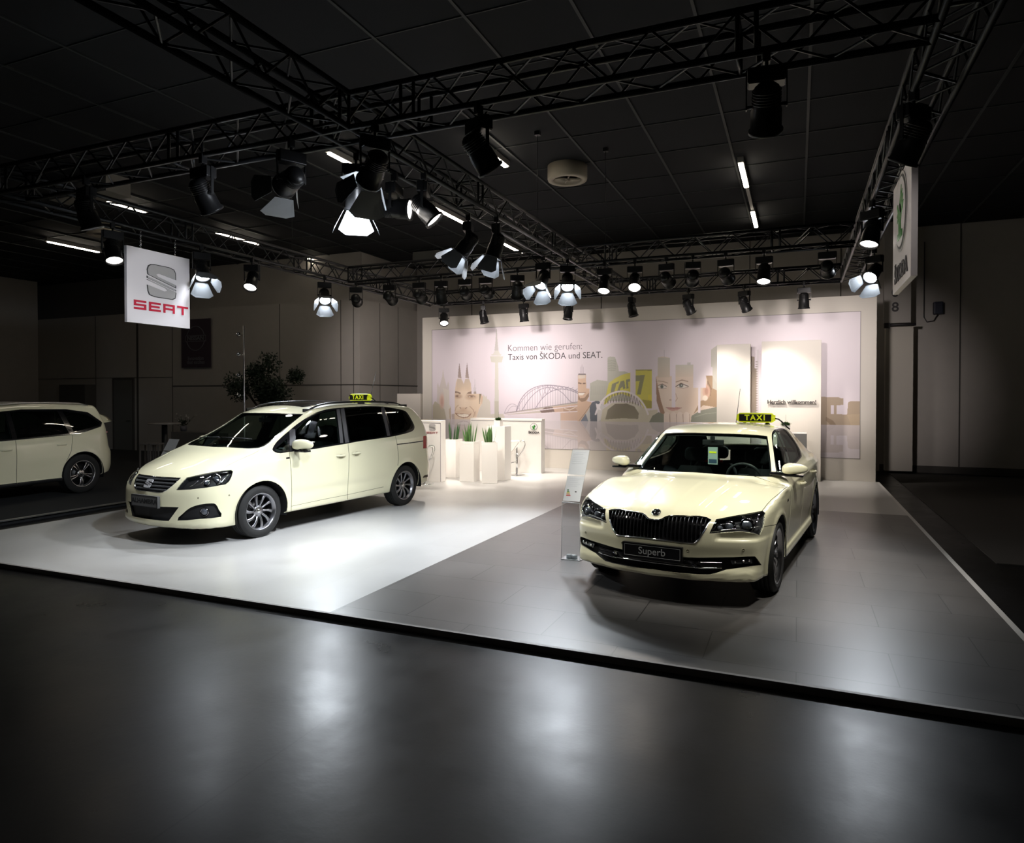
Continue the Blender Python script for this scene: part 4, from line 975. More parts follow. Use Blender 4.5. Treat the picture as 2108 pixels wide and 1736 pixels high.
# hall walls: dark upper wall, panelled lower wall with joints
b = MB(); b.box((-11.5, 19.15, FZ), (22, 19.5, CEIL)); struct(b.build('wall_back', M_CONC))
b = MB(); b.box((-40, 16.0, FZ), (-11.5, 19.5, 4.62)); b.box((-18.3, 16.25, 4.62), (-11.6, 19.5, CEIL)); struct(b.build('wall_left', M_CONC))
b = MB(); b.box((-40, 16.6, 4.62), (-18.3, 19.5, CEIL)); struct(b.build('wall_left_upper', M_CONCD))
b = MB(); b.box((-26, -6, FZ), (-25.6, 16.0, CEIL)); struct(b.build('wall_side', M_CONC))
b = MB(); b.box((14., -6, FZ), (14.3, 19.2, CEIL)); struct(b.build('wall_right', M_CONC))
b = MB(); b.box((-26, -6.2, FZ), (14, -6, CEIL)); struct(b.build('wall_front', M_CONC))
b = MB()
zj = atY(600, 793, 16.0)[2]
b.box((atY(355, 795, 16)[0], 15.985, zj - .014), (-11.5, 16.0, zj + .014)); b.box((-11.5, 16.0, zj - .014), (-11.485, 19.15, zj + .014))
zk = atY(250, 778, 16.0)[2]; b.box((-26, 15.985, zk - .007), (atY(355, 795, 16)[0], 16.0, zk + .007))
for px in (197, 283, 355, 576, 702, 728): x = atY(px, 700, 16.0)[0]; w = .04 if px == 283 else .005; b.box((x - w, 15.985, FZ), (x + w, 16.0, 4.6))
for y in (17.0, 18.0): b.box((-11.5, y - .004, FZ), (-11.488, y + .004, 4.6))
for x in (-9.5, -5.3, -1.2, 1.0, 3.6, 6.5): b.box((x - .012, 19.135, FZ), (x + .012, 19.15, CEIL))
b.box((1.9, 19.13, FZ), (14, 19.15, .12)); struct(b.build('trim_2', M_JOINT))
# door in the left wall
p0, p1 = atY(236, 782, 15.98), atY(275, 930, 15.98); b = MB(); b.box((p0[0], 15.95, FZ), (p1[0], 15.985, p0[2])); d = struct(b.build('door_1', mat('grey_door', (.13, .13, .12), rough=.6)))
b = MB(); b.tube([(p1[0] - .10, 15.95, 1.0), (p1[0] - .10, 15.90, 1.0), (p1[0] - .24, 15.90, 1.0)], .012); b.build('door_handle', M_LBLACK, d)
b = MB(); w = .06
for a, c in (((p0[0] - w, FZ), (p0[0], p0[2] + w)), ((p1[0], FZ), (p1[0] + w, p0[2] + w)), ((p0[0], p0[2]), (p1[0], p0[2] + w))): b.box((a[0], 15.94, a[1]), (c[0], 15.99, c[1]))
b.build('door_frame', M_JOINT, d)
# service column at upper left, number pillar and slab at right
b = MB(); q = atZ(218, 392, 5.62); b.box((q[0] - 1.6, q[1], 5.62), (q[0], q[1] + .5, CEIL - .03)); struct(b.build('trim_3', mat('beam_beige', (.22, .21, .19), rough=.8)))
# ------------------------------------------------------------------ stand floor
st = thing('stand_platform', (0, 0, 0), 'raised show floor, white on the left and grey tiles on the right', 'platform')
GX, GY = -3.63, 11.8
b = MB(); b.box((XL, YF, FZ), (GX, YW, 0)); b.box((GX, GY, FZ), (XR, YW, 0)); b.build('white_floor', M_WFLOOR, st)
b = MB(); b.box((GX, YF, FZ), (XR, GY, 0)); b.build('grey_tile_floor', M_GFLOOR, st)
b = MB(); b.box((XL - .01, YF - .03, FZ), (XR + .03, YF, 0)); b.box((XL - .02, YF, FZ), (XL, YW, 0)); b.build('edge_profile', mat('edge_grey', (.30, .285, .27), rough=.45), st)
b = MB(); b.box((XR, YF, FZ), (XR + .05, YW, 0)); b.build('white_edge_strip', mat('edge_white', (.62, .61, .60), rough=.4), st)
b = MB(); b.box((-25, 2., FZ), (-10.62, 15.9, .02)); nb = b.build('neighbour_platform', M_CARPET); tag(nb, 'black carpeted platform of the dark stand to the left', 'platform')
b = MB(); b.box((-10.62, 2., FZ + .06), (-10.57, 15.9, .03)); b.build('edge_profile', M_ALU, nb)
b = MB(); b.box((XR + .5, 9., FZ), (12., 18.6, FZ + .012)); tag(b.build('carpet', mat('brown_grey_carpet', (.035, .032, .029), rough=.95, bump=.3, nscale=200)), 'flat dark carpet beside the right edge of the show floor', 'carpet')
# ------------------------------------------------------------------ booth wall with mural
bw = thing('booth_wall', (0, YW, 0), 'long white exhibition wall with a city skyline mural behind the cars', 'wall')
b = MB(); b.box((-9.56, 0, 0), (1.54, .25, 3.99)); b.build('wall_panel', M_WALLP, bw)
MX0, MX1, MZ0, MZ1, ZW = -9.25, 1.23, .49, 3.64, 1.205
b = MB()
for a, c in (((MX0 - .012, MZ0 - .012), (MX1 + .012, MZ0)), ((MX0 - .012, MZ1), (MX1 + .012, MZ1 + .012)), ((MX0 - .012, MZ0), (MX0, MZ1)), ((MX1, MZ0), (MX1 + .012, MZ1))): b.box((a[0], -.006, a[1]), (c[0], 0, c[1]))
b.build('mural_edge', mat('frame_line', (.30, .28, .27), rough=.6), bw)
def paint(U, V):
    """picture colours at photo positions U, V of the upper picture (pigment only)"""
    C = np.empty(U.shape + (3,)); C[:] = (.80, .745, .785)
    def inside(P):
        P = np.array(P, float); x0, y0 = P.min(0); x1, y1 = P.max(0)
        ins = np.zeros(U.shape, bool); bb = (U >= x0) & (U <= x1) & (V >= y0) & (V <= y1)
        u, v = U[bb], V[bb]; t = np.zeros(u.shape, bool); n = len(P)
        for i in range(n):
            (xa, ya), (xb, yb) = P[i], P[(i + 1) % n]
            if ya == yb: continue
            t ^= ((ya > v) != (yb > v)) & (u < (xb - xa) * (v - ya) / (yb - ya) + xa)
        ins[bb] = t; return ins
    def fill(P, col, op=1., col2=None):
        m = inside(P)
        if not m.any(): return
        c = np.array(col, float)
        if col2 is not None:
            ys = [p[1] for p in P]; t = ((V[m] - min(ys)) / (max(ys) - min(ys)))[:, None]; c = c * (1 - t) + np.array(col2) * t
        C[m] = C[m] * (1 - op) + c * op
    def ell(c, rx, ry, col, op=1., soft=0., clip=None, a0=0.):
        dx, dy = U - c[0], V - c[1]; ca, sa = math.cos(a0), math.sin(a0)
        d = np.sqrt(((dx * ca + dy * sa) / rx) ** 2 + ((-dx * sa + dy * ca) / ry) ** 2)
        w = np.clip((1 + soft - d) / max(soft * 2, .08), 0, 1) * op
        if clip is not None: w = w * clip
        w = w[..., None]; C[:] = C * (1 - w) + np.array(col) * w
    def line(P, wd, col, op=1.):
        for a, b_ in zip(P, P[1:]):
            a, b_ = np.array(a, float), np.array(b_, float); L2 = ((b_ - a) ** 2).sum() + 1e-9
            bb = (U > min(a[0], b_[0]) - 3) & (U < max(a[0], b_[0]) + 3) & (V > min(a[1], b_[1]) - 3) & (V < max(a[1], b_[1]) + 3)
            u, v = U[bb], V[bb]; t = np.clip(((u - a[0]) * (b_[0] - a[0]) + (v - a[1]) * (b_[1] - a[1])) / L2, 0, 1)
            d = np.hypot(u - a[0] - t * (b_[0] - a[0]), v - a[1] - t * (b_[1] - a[1])); w = (np.clip((wd / 2 + .35 - d) / .5, 0, 1) * op)[:, None]
            C[bb] = C[bb] * (1 - w) + np.array(col) * w
    A = lambda P: Z(880, 720, 10.85, P); B = lambda P: Z(1020, 660, 4.583, P); BG = (.80, .745, .785)
    a1 = lambda x, y: A([(x, y)])[0]; b1 = lambda x, y: B([(x, y)])[0]
    # -- church, landscape and the smiling face in the cathedral
    fill(A([(215, 1250), (218, 800), (238, 735), (262, 850), (290, 760), (330, 600), (350, 425), (372, 600), (402, 720), (432, 840), (462, 705), (486, 800), (490, 1230), (530, 1280), (538, 1700), (120, 1700), (120, 1240)]), (.72, .67, .63), .8)
    fill(A([(120, 1240), (170, 1150), (290, 1240), (380, 1340), (450, 1700), (120, 1700)]), (.60, .56, .45), .85)
    ell(a1(325, 1150), 5.2, 15, (.78, .60, .52), .8, .3); ell(a1(325, 1160), 2.5, 9, (.66, .44, .38), .6, .4)
    fill(A([(345, 860), (480, 900), (490, 1230), (530, 1290), (520, 1700), (440, 1560), (380, 1330), (370, 1000)]), (.78, .74, .68), .7)
    fill(A([(480, 1330), (520, 1290), (530, 1560), (500, 1600)]), (.58, .47, .36), .7); fill(A([(540, 1440), (610, 1430), (610, 1700), (560, 1700)]), (.50, .40, .32), .6)
    fc = A([(605, 1700), (615, 920), (640, 730), (670, 645), (760, 655), (814, 765), (845, 655), (930, 650), (972, 760), (985, 985), (1160, 985), (1200, 995), (1242, 1060), (1222, 1200), (1165, 1300), (1100, 1500), (1080, 1700)])
    fill(fc, (.78, .67, .56)); fm = inside(fc).astype(float)
    fill(A([(640, 920), (670, 645), (760, 655), (814, 765), (845, 655), (930, 650), (972, 760), (980, 920)]), (.66, .58, .50), 1., (.76, .64, .52))
    ell(a1(800, 1150), 9, 22, (.84, .73, .62), .8, .5, fm); ell(a1(1080, 1250), 11, 18, (.82, .70, .57), .7, .5, fm)
    fill(A([(712, 285), (678, 625), (762, 645)]), (.34, .28, .28), .95, (.50, .42, .38)); fill(A([(885, 290), (845, 630), (930, 645)]), (.34, .28, .28), .95, (.50, .42, .38))
    fill(A([(618, 925), (690, 940), (745, 965), (735, 1000), (690, 975), (618, 975)]), (.36, .27, .22), .9); fill(A([(875, 985), (920, 945), (985, 930), (986, 985), (910, 985)]), (.36, .27, .22), .9)
    ell(a1(690, 1045), 7, 4.2, (.58, .43, .33), .8, .5, fm); ell(a1(665, 1038), 3.4, 1.8, (.34, .24, .20), .9, .4, fm); ell(a1(705, 1038), 1.2, 1.0, (.80, .74, .68), .7, .4)
    ell(a1(970, 1060), 10, 5.0, (.62, .47, .35), .75, .5); ell(a1(985, 1042), 6.5, 2.1, (.36, .26, .21), .9, .4); ell(a1(945, 1052), 1.6, 1.0, (.82, .76, .70), .8, .4); ell(a1(1030, 1052), 1.8, .9, (.80, .74, .68), .7, .4)
    line(A([(870, 1010), (960, 1020), (1070, 1060)]), .8, (.42, .30, .24), .7)
    ell(a1(800, 1335), 7, 4.2, (.66, .50, .38), .6, .5, fm); line(A([(725, 1290), (745, 1310)]), 1.6, (.42, .30, .22), .8); line(A([(850, 1315), (880, 1295)]), 1.6, (.42, .30, .22), .8); line(A([(690, 1240), (640, 1290), (615, 1370)]), 1.4, (.55, .40, .30), .6)
    line(A([(950, 1270), (1020, 1340), (1050, 1410), (1035, 1500)]), 1.2, (.55, .40, .30), .8); line(A([(1080, 1380), (1060, 1480)]), 1., (.58, .44, .34), .7)
    ell(a1(800, 1400), 16, 4.5, (.68, .54, .42), .5, .4, fm)
    fill(A([(612, 1410), (700, 1435), (800, 1425), (930, 1445), (985, 1420), (960, 1470), (900, 1515), (800, 1530), (700, 1500), (640, 1450)]), (.42, .27, .20), .9)
    fill(A([(655, 1440), (750, 1440), (860, 1440), (940, 1455), (890, 1500), (800, 1512), (710, 1485)]), (.90, .84, .76), 1.)
    for x in range(690, 940, 38): line(A([(x, 1442), (x + 3, 1495)]), .4, (.62, .52, .44), .6)
    fill(A([(1155, 985), (1210, 985), (1185, 1080), (1172, 1180), (1162, 1250)]), (.34, .29, .22), .9); ell(a1(1215, 1110), 2.2, 9, (.70, .52, .42), .5, .4)
    fill(A([(1057, 600), (1066, 740), (1075, 845), (1096, 858), (1086, 880), (1092, 985), (1030, 985), (1034, 880), (1026, 858), (1044, 840), (1052, 740)]), (.70, .66, .68), .9); fill(A([(1030, 940), (1085, 935), (1092, 985), (1030, 985)]), (.45, .38, .33), .8)
    fill(A([(1245, 1000), (1300, 1060), (1320, 1020), (1335, 1110), (1355, 1100), (1400, 1160), (1410, 1440), (1720, 1440), (1720, 1700), (1080, 1700), (1110, 1480), (1170, 1300), (1225, 1200)]), (.70, .67, .58), .75)
    # -- television tower
    fill(A([(1513, 285), (1580, 285), (1592, 1145), (1500, 1145)]), (.68, .67, .61), .9); fill(A([(1500, 1145), (1592, 1145), (1594, 1700), (1498, 1700)]), (.60, .585, .50), .9)
    fill(A([(1398, 148), (1692, 148), (1660, 285), (1428, 285)]), (.67, .66, .60), .95); fill(A([(1420, 108), (1470, 95), (1490, 50), (1525, 0), (1570, 0), (1600, 50), (1620, 95), (1658, 108), (1640, 135), (1440, 135)]), (.68, .67, .62), .85)
    fill([(1021.6, 678), (1022.8, 678), (1024, 700), (1026.5, 722), (1018, 722), (1020.5, 700)], (.60, .58, .56), .9)
    # -- steel arch bridge
    D = (.38, .34, .40)
    arc = lambda p0, pk, p1, n=24: [((1 - t) ** 2 * p0[0] + 2 * t * (1 - t) * pk[0] + t * t * p1[0], (1 - t) ** 2 * p0[1] + 2 * t * (1 - t) * pk[1] + t * t * p1[1]) for t in np.linspace(0, 1, n)]
    o1 = arc((195, 860), (270, 560), (600, 620)) + arc((600, 620), (690, 625), (790, 680), 8); o2 = arc((250, 850), (430, 520), (640, 690)) + [(700, 760), (760, 790)]; o3 = arc((375, 835), (520, 560), (780, 690)); o4 = arc((200, 855), (300, 600), (560, 615))
    for q, w in ((o1, 1.4), (o2, 1.1), (o3, 1.1), (o4, .8)): line(B(q), w, D, .85)
    for k in range(24):
        x = 205 + k * 24; yt = np.interp(x, [p[0] for p in o1], [p[1] for p in o1]); yb = 865 - (x - 100) * .13; line(B([(x, yt), (x, yb)]), .7, D, .6)
    for k in range(9):
        x = 400 + k * 42; yt = np.interp(x, [p[0] for p in o1], [p[1] for p in o1]); y2 = np.interp(x + 40, [p[0] for p in o3], [p[1] for p in o3]); line(B([(x, yt), (x + 40, y2), (x + 80, yt + 6)]), .8, D, .8)
    line(B(arc((80, 885), (130, 740), (205, 810))), .8, D, .5); line(B(arc((110, 880), (150, 760), (230, 840))), .7, D, .4)
    fill(B([(80, 880), (250, 850), (778, 770), (778, 870), (615, 875), (615, 960), (380, 960), (380, 880), (90, 890)]), (.62, .57, .50), .8)
    fill(B([(415, 850), (470, 820), (540, 815), (560, 860), (440, 875)]), (.28, .21, .19), .9); fill(B([(540, 815), (778, 785), (778, 945), (615, 945), (615, 880), (560, 865)]), (.72, .56, .46), .9)
    fill(B([(640, 820), (740, 805), (770, 850), (700, 870), (640, 860)]), (.55, .40, .32), .7); line(B([(650, 830), (700, 845), (750, 822)]), 1.6, (.86, .78, .70), .9)
    for y0, y1, w in ((885, 805, 1.6), (895, 858, 1.6)): line(B([(80, y0), (775, y1)]), w, (.86, .80, .84), .95)
    line(B([(90, 875), (778, 768)]), 1.6, (.42, .37, .38), .8)
    fill(B([(118, 890), (150, 890), (150, 960), (118, 960)]), BG, 1.); fill(B([(380, 880), (612, 872), (612, 960), (380, 960)]), BG, .9)
    # -- bearded man
    fill(B([(778, 515), (853, 515), (858, 640), (888, 645), (882, 720), (860, 760), (905, 772), (1000, 960), (775, 960)]), (.74, .58, .47), 1.)
    fill(B([(782, 515), (850, 515), (846, 545), (782, 548)]), (.80, .74, .68), .8); fill(B([(780, 580), (812, 590), (812, 602), (780, 596)]), (.30, .21, .17), .9); fill(B([(822, 590), (852, 585), (852, 598), (822, 602)]), (.30, .21, .17), .9)
    fill(B([(780, 700), (800, 735), (840, 730), (880, 680), (884, 715), (850, 760), (815, 768), (782, 745)]), (.42, .31, .24), .85); fill(B([(782, 682), (845, 682), (825, 706), (788, 706)]), (.90, .85, .80), 1.); line(B([(782, 680), (848, 680)]), 1., (.42, .26, .20), .9)
    line(B([(895, 800), (840, 880), (790, 945)]), 1., (.35, .27, .22), .7)
    fill(B([(905, 800), (800, 960), (1090, 960), (1060, 830), (960, 760)]), (.66, .66, .66), .95); fill(B([(850, 880), (795, 960), (880, 960)]), (.30, .33, .40), .9)
    fill(B([(908, 775), (960, 752), (1003, 775), (965, 850), (958, 960), (895, 960), (888, 820)]), (.24, .26, .30), 1.); fill(B([(958, 790), (1000, 795), (1060, 830), (1040, 900), (960, 960)]), (.78, .76, .76), .9)
    fill(B([(778, 515), (785, 500), (850, 500), (856, 515)]), (.32, .27, .27), .9); fill(B([(800, 500), (805, 435), (817, 412), (830, 435), (834, 500)]), (.72, .66, .70), .9); line(B([(805, 440), (805, 500)]), .6, D, .5); line(B([(830, 440), (830, 500)]), .6, D, .5)
    # -- towers and the roof sign
    fill(B([(888, 760), (893, 592), (960, 560), (1058, 572), (1058, 350), (1080, 340), (1128, 345), (1160, 440), (1162, 478), (1215, 478), (1272, 500), (1272, 760)]), (.60, .60, .54), .95)
    for y in range(372, 470, 16): line(B([(1060, y), (1095, y + 5), (1135, y)]), 1.2, (.45, .46, .40), .7)
    for x in range(905, 1050, 18): line(B([(x, 620), (x, 700)]), 1.2, (.52, .52, .48), .5)
    fill(B([(1020, 800), (1070, 590), (1130, 545), (1200, 510), (1272, 492), (1272, 720), (1190, 690), (1100, 720), (1040, 790)]), (.74, .70, .24), 1.)
    for q in ([(1085, 690), (1100, 600), (1165, 572), (1160, 592), (1140, 600), (1120, 680)], [(1140, 690), (1180, 575), (1215, 565), (1225, 640), (1205, 650), (1200, 625), (1180, 640), (1165, 690)], [(1232, 560), (1268, 548), (1268, 575), (1250, 580), (1255, 640), (1235, 645)]): fill(B(q), (.36, .36, .30), .9)
    fill(B([(1322, 462), (1475, 462), (1475, 830), (1400, 830), (1322, 700)]), (.74, .70, .24), 1.); fill(B([(1322, 462), (1475, 462), (1475, 474), (1322, 474)]), (.45, .42, .22), .9); fill(B([(1322, 520), (1410, 512), (1370, 700), (1335, 700), (1360, 570), (1322, 575)]), (.38, .38, .28), .9)
    fill(B([(1380, 745), (1475, 760), (1475, 830), (1420, 830)]), (.40, .35, .16), .7); fill(B([(1440, 700), (1475, 700), (1475, 760), (1440, 745)]), (.80, .74, .20), 1.)
    fill(B([(990, 960), (1010, 840), (1100, 780), (1300, 770), (1440, 850), (1530, 840), (1530, 960)]), (.70, .67, .57), .9); ell(b1(1290, 830), 14, 8, (.82, .80, .76), .6, .4)
    fill(B([(1036, 935), (1060, 840), (1130, 787), (1240, 785), (1312, 812), (1352, 875), (1346, 930), (1200, 922)]), (.36, .33, .28), 1., (.42, .39, .32))
    wa = arc((945, 885), (1010, 670), (1200, 668), 18) + arc((1200, 668), (1370, 680), (1440, 885), 18)[1:]; lo = arc((1010, 800), (1190, 740), (1370, 815), 30)
    zz = []
    for k in range(27):
        x = 1035 + k * 13; yt = np.interp(x, [p[0] for p in wa], [p[1] for p in wa]); yl = np.interp(x, [p[0] for p in lo], [p[1] for p in lo]); zz.append((x, yt if k % 2 else yl))
    line(B(zz), .9, (.28, .25, .22), .85); line(B(lo), 1., (.75, .72, .70), .9); line(B(wa), 3.4, (.86, .82, .84), 1.); fill(B([(945, 780), (965, 790), (1000, 785), (985, 820), (1000, 850), (970, 840), (950, 885), (955, 830)]), (.88, .85, .88), 1.)
    # -- the pensive woman
    wf = B([(1530, 350), (1580, 340), (1645, 352), (1645, 525), (1700, 525), (1700, 418), (1865, 418), (1865, 530), (2045, 520), (2085, 600), (2085, 960), (1450, 960), (1590, 880), (1520, 720), (1514, 530), (1530, 520)])
    fill(wf, (.78, .68, .60)); fill(B([(1530, 350), (1645, 350), (1645, 535), (1530, 535)]), (.64, .62, .57), 1., (.72, .64, .56)); fill(B([(1700, 418), (1865, 418), (1865, 530), (1700, 530)]), (.66, .64, .58), 1., (.75, .66, .58)); line(B([(1592, 280), (1592, 345)]), .8, (.55, .52, .55), .8); fill(B([(1808, 395), (1842, 395), (1842, 420), (1808, 420)]), (.62, .6, .58), .9)
    w8 = inside(wf).astype(float); ell(b1(1640, 740), 26, 26, (.84, .75, .68), .6, .6, w8); ell(b1(1860, 760), 22, 20, (.74, .62, .53), .6, .6, w8)
    fill(B([(1514, 530), (1532, 620), (1562, 760), (1600, 880), (1560, 890), (1520, 760)]), (.44, .30, .22), .9)
    line(B([(1532, 570), (1580, 575), (1625, 590)]), 1.4, (.45, .34, .26), .7); line(B([(1705, 580), (1760, 562), (1815, 575)]), 1.8, (.42, .31, .24), .8)
    ell(b1(1575, 625), 8.5, 4.2, (.80, .76, .72), .9, .25); ell(b1(1570, 624), 3.2, 3.6, (.26, .27, .24), 1., .25); line(B([(1538, 612), (1575, 600), (1615, 622)]), 1.2, (.24, .17, .14), .9); line(B([(1540, 640), (1580, 645), (1612, 638)]), .8, (.50, .38, .32), .8)
    ell(b1(1765, 615), 12, 4.6, (.80, .76, .72), .9, .25); ell(b1(1752, 613), 4.2, 4.2, (.26, .27, .24), 1., .25); line(B([(1700, 625), (1750, 592), (1820, 622)]), 1.6, (.24, .17, .14), .9); line(B([(1715, 632), (1770, 640), (1818, 630)]), .9, (.50, .38, .32), .8); ell(b1(1755, 610), .9, .9, (.9, .9, .9), 1., .3)
    line(B([(1700, 690), (1716, 735), (1700, 762)]), 1.1, (.56, .42, .35), .8); ell(b1(1650, 750), 2.4, 1.4, (.52, .38, .32), .7, .4)
    fill(B([(1608, 820), (1660, 822), (1700, 815), (1755, 825), (1715, 848), (1670, 852), (1640, 845)]), (.66, .43, .40), .9); line(B([(1608, 822), (1680, 830), (1755, 825)]), 1., (.45, .26, .24), .9)
    fill(B([(1985, 520), (2045, 520), (2090, 600), (2090, 820), (1960, 800), (1870, 880), (1930, 760), (2000, 740), (2020, 640)]), (.50, .38, .27), 1.); fill(B([(2000, 560), (2040, 640), (2030, 720), (1995, 600)]), (.34, .24, .17), .8)
    ell(b1(1990, 670), 8, 14, (.72, .52, .43), .9, .2); ell(b1(1992, 668), 4, 8, (.52, .33, .26), .7, .4); ell(b1(1978, 732), 5.4, 5.6, (.84, .76, .68), 1., .15)
    fill(B([(1450, 960), (1480, 900), (1540, 865), (1600, 890), (1600, 960)]), (.36, .37, .32), 1.); fill(B([(1842, 960), (1850, 900), (1930, 850), (2090, 815), (2090, 960)]), (.36, .37, .32), 1.); line(B([(1880, 910), (1980, 880), (2080, 870)]), 1., (.55, .55, .48), .6)
    for x in (1615, 1680, 1740, 1802):
        fill(B([(x - 27, 960), (x - 27, 885), (x - 16, 867), (x, 861), (x + 16, 867), (x + 27, 885), (x + 30, 960)]), (.84, .75, .69), 1.); line(B([(x + 28, 885), (x + 31, 960)]), .9, (.42, .30, .24), .8)
    for q in ([(1662, 525), (1700, 525), (1698, 822), (1664, 818)], [(1865, 400), (2040, 400), (2040, 518), (1985, 518), (1985, 636), (1865, 636)], [(1912, 632), (1934, 632), (1932, 872), (1912, 872)], [(1476, 520), (1512, 520), (1512, 820), (1476, 820)]): fill(B(q), BG)
    fill(B([(2035, 275), (2090, 235), (2090, 660), (2048, 640), (2048, 440), (2035, 440)]), (.64, .63, .57), .9)
    # -- behind the two slabs and right of them
    fill([(1544, 733), (1553, 735), (1553, 758), (1560, 760), (1558, 880), (1544, 880)], (.42, .36, .29), .9); fill([(1558, 720), (1562, 720), (1562, 880), (1557, 880)], (.7, .66, .68), .9)
    for y in range(745, 865, 5): line([(1556, y), (1559, y)], 1.4, (.3, .25, .2), .8)
    R = lambda P: Z(1700, 590, 4.133, P)
    fill(R([(-80, 935), (0, 940), (108, 940), (122, 950), (150, 952), (148, 1008), (90, 1010), (90, 1085), (180, 1090), (190, 985), (215, 975), (292, 975), (292, 1200), (-80, 1200)]), (.52, .43, .33), .95)
    fill(R([(44, 1010), (70, 1010), (70, 1086), (44, 1086)]), BG); fill(R([(0, 1110), (60, 1140), (90, 1180), (40, 1180), (0, 1140)]), (.36, .28, .20), .7); fill(R([(180, 1090), (292, 1085), (292, 1200), (220, 1200)]), (.60, .50, .38), .7)
    return C
nx, nz = 1200, 360
xs = np.linspace(MX0, MX1, nx + 1); zs = np.linspace(MZ0, MZ1, nz + 1); GXX, GZZ = np.meshgrid(xs, zs)
ZR = np.where(GZZ >= ZW, GZZ, 2 * ZW - GZZ); PT = np.stack([GXX, 0 * GXX + YW, ZR], -1); UVp = projA(PT)
colr = paint(UVp[..., 0], UVp[..., 1]); low = (GZZ < ZW)[..., None]; colr = np.clip(colr, 0, 1) ** 1.35 * 1.06
colr = np.where(low, colr * .28 + np.array((.66, .61, .64)) * .72, colr)
me = bpy.data.meshes.new('mural'); vv = np.stack([GXX, 0 * GXX - .004, GZZ], -1).reshape(-1, 3)
ii = (np.arange(nz)[:, None] * (nx + 1) + np.arange(nx)[None, :]).ravel(); ff = np.stack([ii, ii + 1, ii + nx + 2, ii + nx + 1], -1)
me.vertices.add(len(vv)); me.vertices.foreach_set('co', vv.ravel()); me.loops.add(ff.size); me.loops.foreach_set('vertex_index', ff.ravel().astype(np.int32))
me.polygons.add(len(ff)); me.polygons.foreach_set('loop_start', (np.arange(len(ff)) * 4).astype(np.int32)); me.update(calc_edges=True)
ca = me.color_attributes.new('pigment', 'FLOAT_COLOR', 'POINT'); ca.data.foreach_set('color', np.concatenate([colr.reshape(-1, 3), np.ones((len(vv), 1))], 1).ravel())
m = bpy.data.materials.new('printed_mural'); m.use_nodes = True; at = m.node_tree.nodes.new('ShaderNodeVertexColor'); at.layer_name = 'pigment'; pb = m.node_tree.nodes['Principled BSDF']; pb.inputs['Roughness'].default_value = .5
m.node_tree.links.new(at.outputs[0], pb.inputs['Base Color']); link('mural', me, bw, m)
M_INK = mat('black_lettering', (.025, .022, .025), rough=.5); M_INKG = mat('grey_lettering', (.12, .10, .12), rough=.5)
def wall_text(parent, name, body, pl, pr, Y, m, depth=.002, align='LEFT', oy=0., **kw):
    a, c = atY(*pl, Y), atY(*pr, Y); me = textmesh(body, 1., depth, 'LEFT', **kw)
    co = np.array([v.co for v in me.vertices]); x0, x1 = co[:, 0].min(), co[:, 0].max(); s = (c[0] - a[0]) / (x1 - x0)
    return me, s, a, c, x0
for body, pl, pr, m_, bo in (('Kommen wie gerufen:', (1046, 717.5), (1198, 716), M_INKG, -.012), ('Taxis von ŠKODA und SEAT.', (1046, 736), (1240, 733.5), M_INK, -.004)):
    me, s, a, c, x0 = wall_text(bw, 't', body, pl, pr, YW, m_, bold=bo)
    zc = a[2]; o = link('mural_lettering', me, bw, m_); o.rotation_euler = (PI / 2, 0, 0); o.scale = (s, s * 1.08, .3); o.location = (a[0] - x0 * s, -.006, zc)
# ------------------------------------------------------------------ slabs, counters, letters
def boxthing(name, lo, hi, m, label, cat, bev=.006, group=None):
    c = ((lo[0] + hi[0]) / 2, (lo[1] + hi[1]) / 2, lo[2]); t = thing(name, c, label, cat, group=group)
    b = MB(); b.box([lo[i] - c[i] for i in range(3)], [hi[i] - c[i] for i in range(3)], bev); b.build('panel', m, t); return t, c
YS = 15.8
a, c = atY(1476, 711, YS), atY(1545, 708, YS); boxthing('partition_slab', (a[0], YS, 0), (c[0], YS + .18, 2.99), M_WALLP, 'narrow tall blank white slab in front of the mural', 'partition')
a, c = atY(1568, 706, YS), atY(1691, 700, YS); sl, sc_ = boxthing('partition_slab', (a[0], YS, 0), (c[0], YS + .18, 3.03), M_WALLP, 'wide tall white slab reading Herzlich willkommen', 'partition')
me, s, a, c, x0 = wall_text(sl, 't', 'Herzlich willkommen!', (1580, 828), (1680, 828), YS - .03, M_INK, depth=.02, bold=.022)
o = link('lettering', me, sl, M_INK); o.rotation_euler = (PI / 2, 0, 0); o.scale = (s, s * 1.05, .5); o.location = (a[0] - x0 * s - sc_[0], -.10 - .03, a[2])
b = MB(); b.box((-10.35, 16.15, 0), (-9.6, 16.4, 1.9)); tag(b.build('low_partition', M_WALLP), 'low white partition at the left end of the mural wall', 'partition')
def stroke_letters(b, word, x, z, w, h, t, gap, y0=-.004, y1=.0):
    S_ = {'S': [(0, 1 - t, 1, 1), (0, .5 - t / 2, 1, .5 + t / 2), (0, 0, 1, t), (0, .5, t * .8, 1), (1 - t * .8, 0, 1, .5)], 'E': [(0, 1 - t, 1, 1), (0, .5 - t / 2, .9, .5 + t / 2), (0, 0, 1, t), (0, 0, t * .8, 1)],
          'A': [(0, 1 - t, 1, 1), (0, .34, 1, .34 + t), (0, 0, t * .8, 1), (1 - t * .8, 0, 1, 1)], 'T': [(0, 1 - t, 1, 1), (.5 - t * .4, 0, .5 + t * .4, 1)]}
    for ch in word:
        for q in S_[ch]: e_ = .0006 if (q[2] - q[0]) < (q[3] - q[1]) * w / h * 2 and (q[2] - q[0]) < .5 else 0; b.box((x + q[0] * w, y0 - e_, z + q[1] * h), (x + q[2] * w, y1, z + q[3] * h), .0)
        x += w + gap
    return b
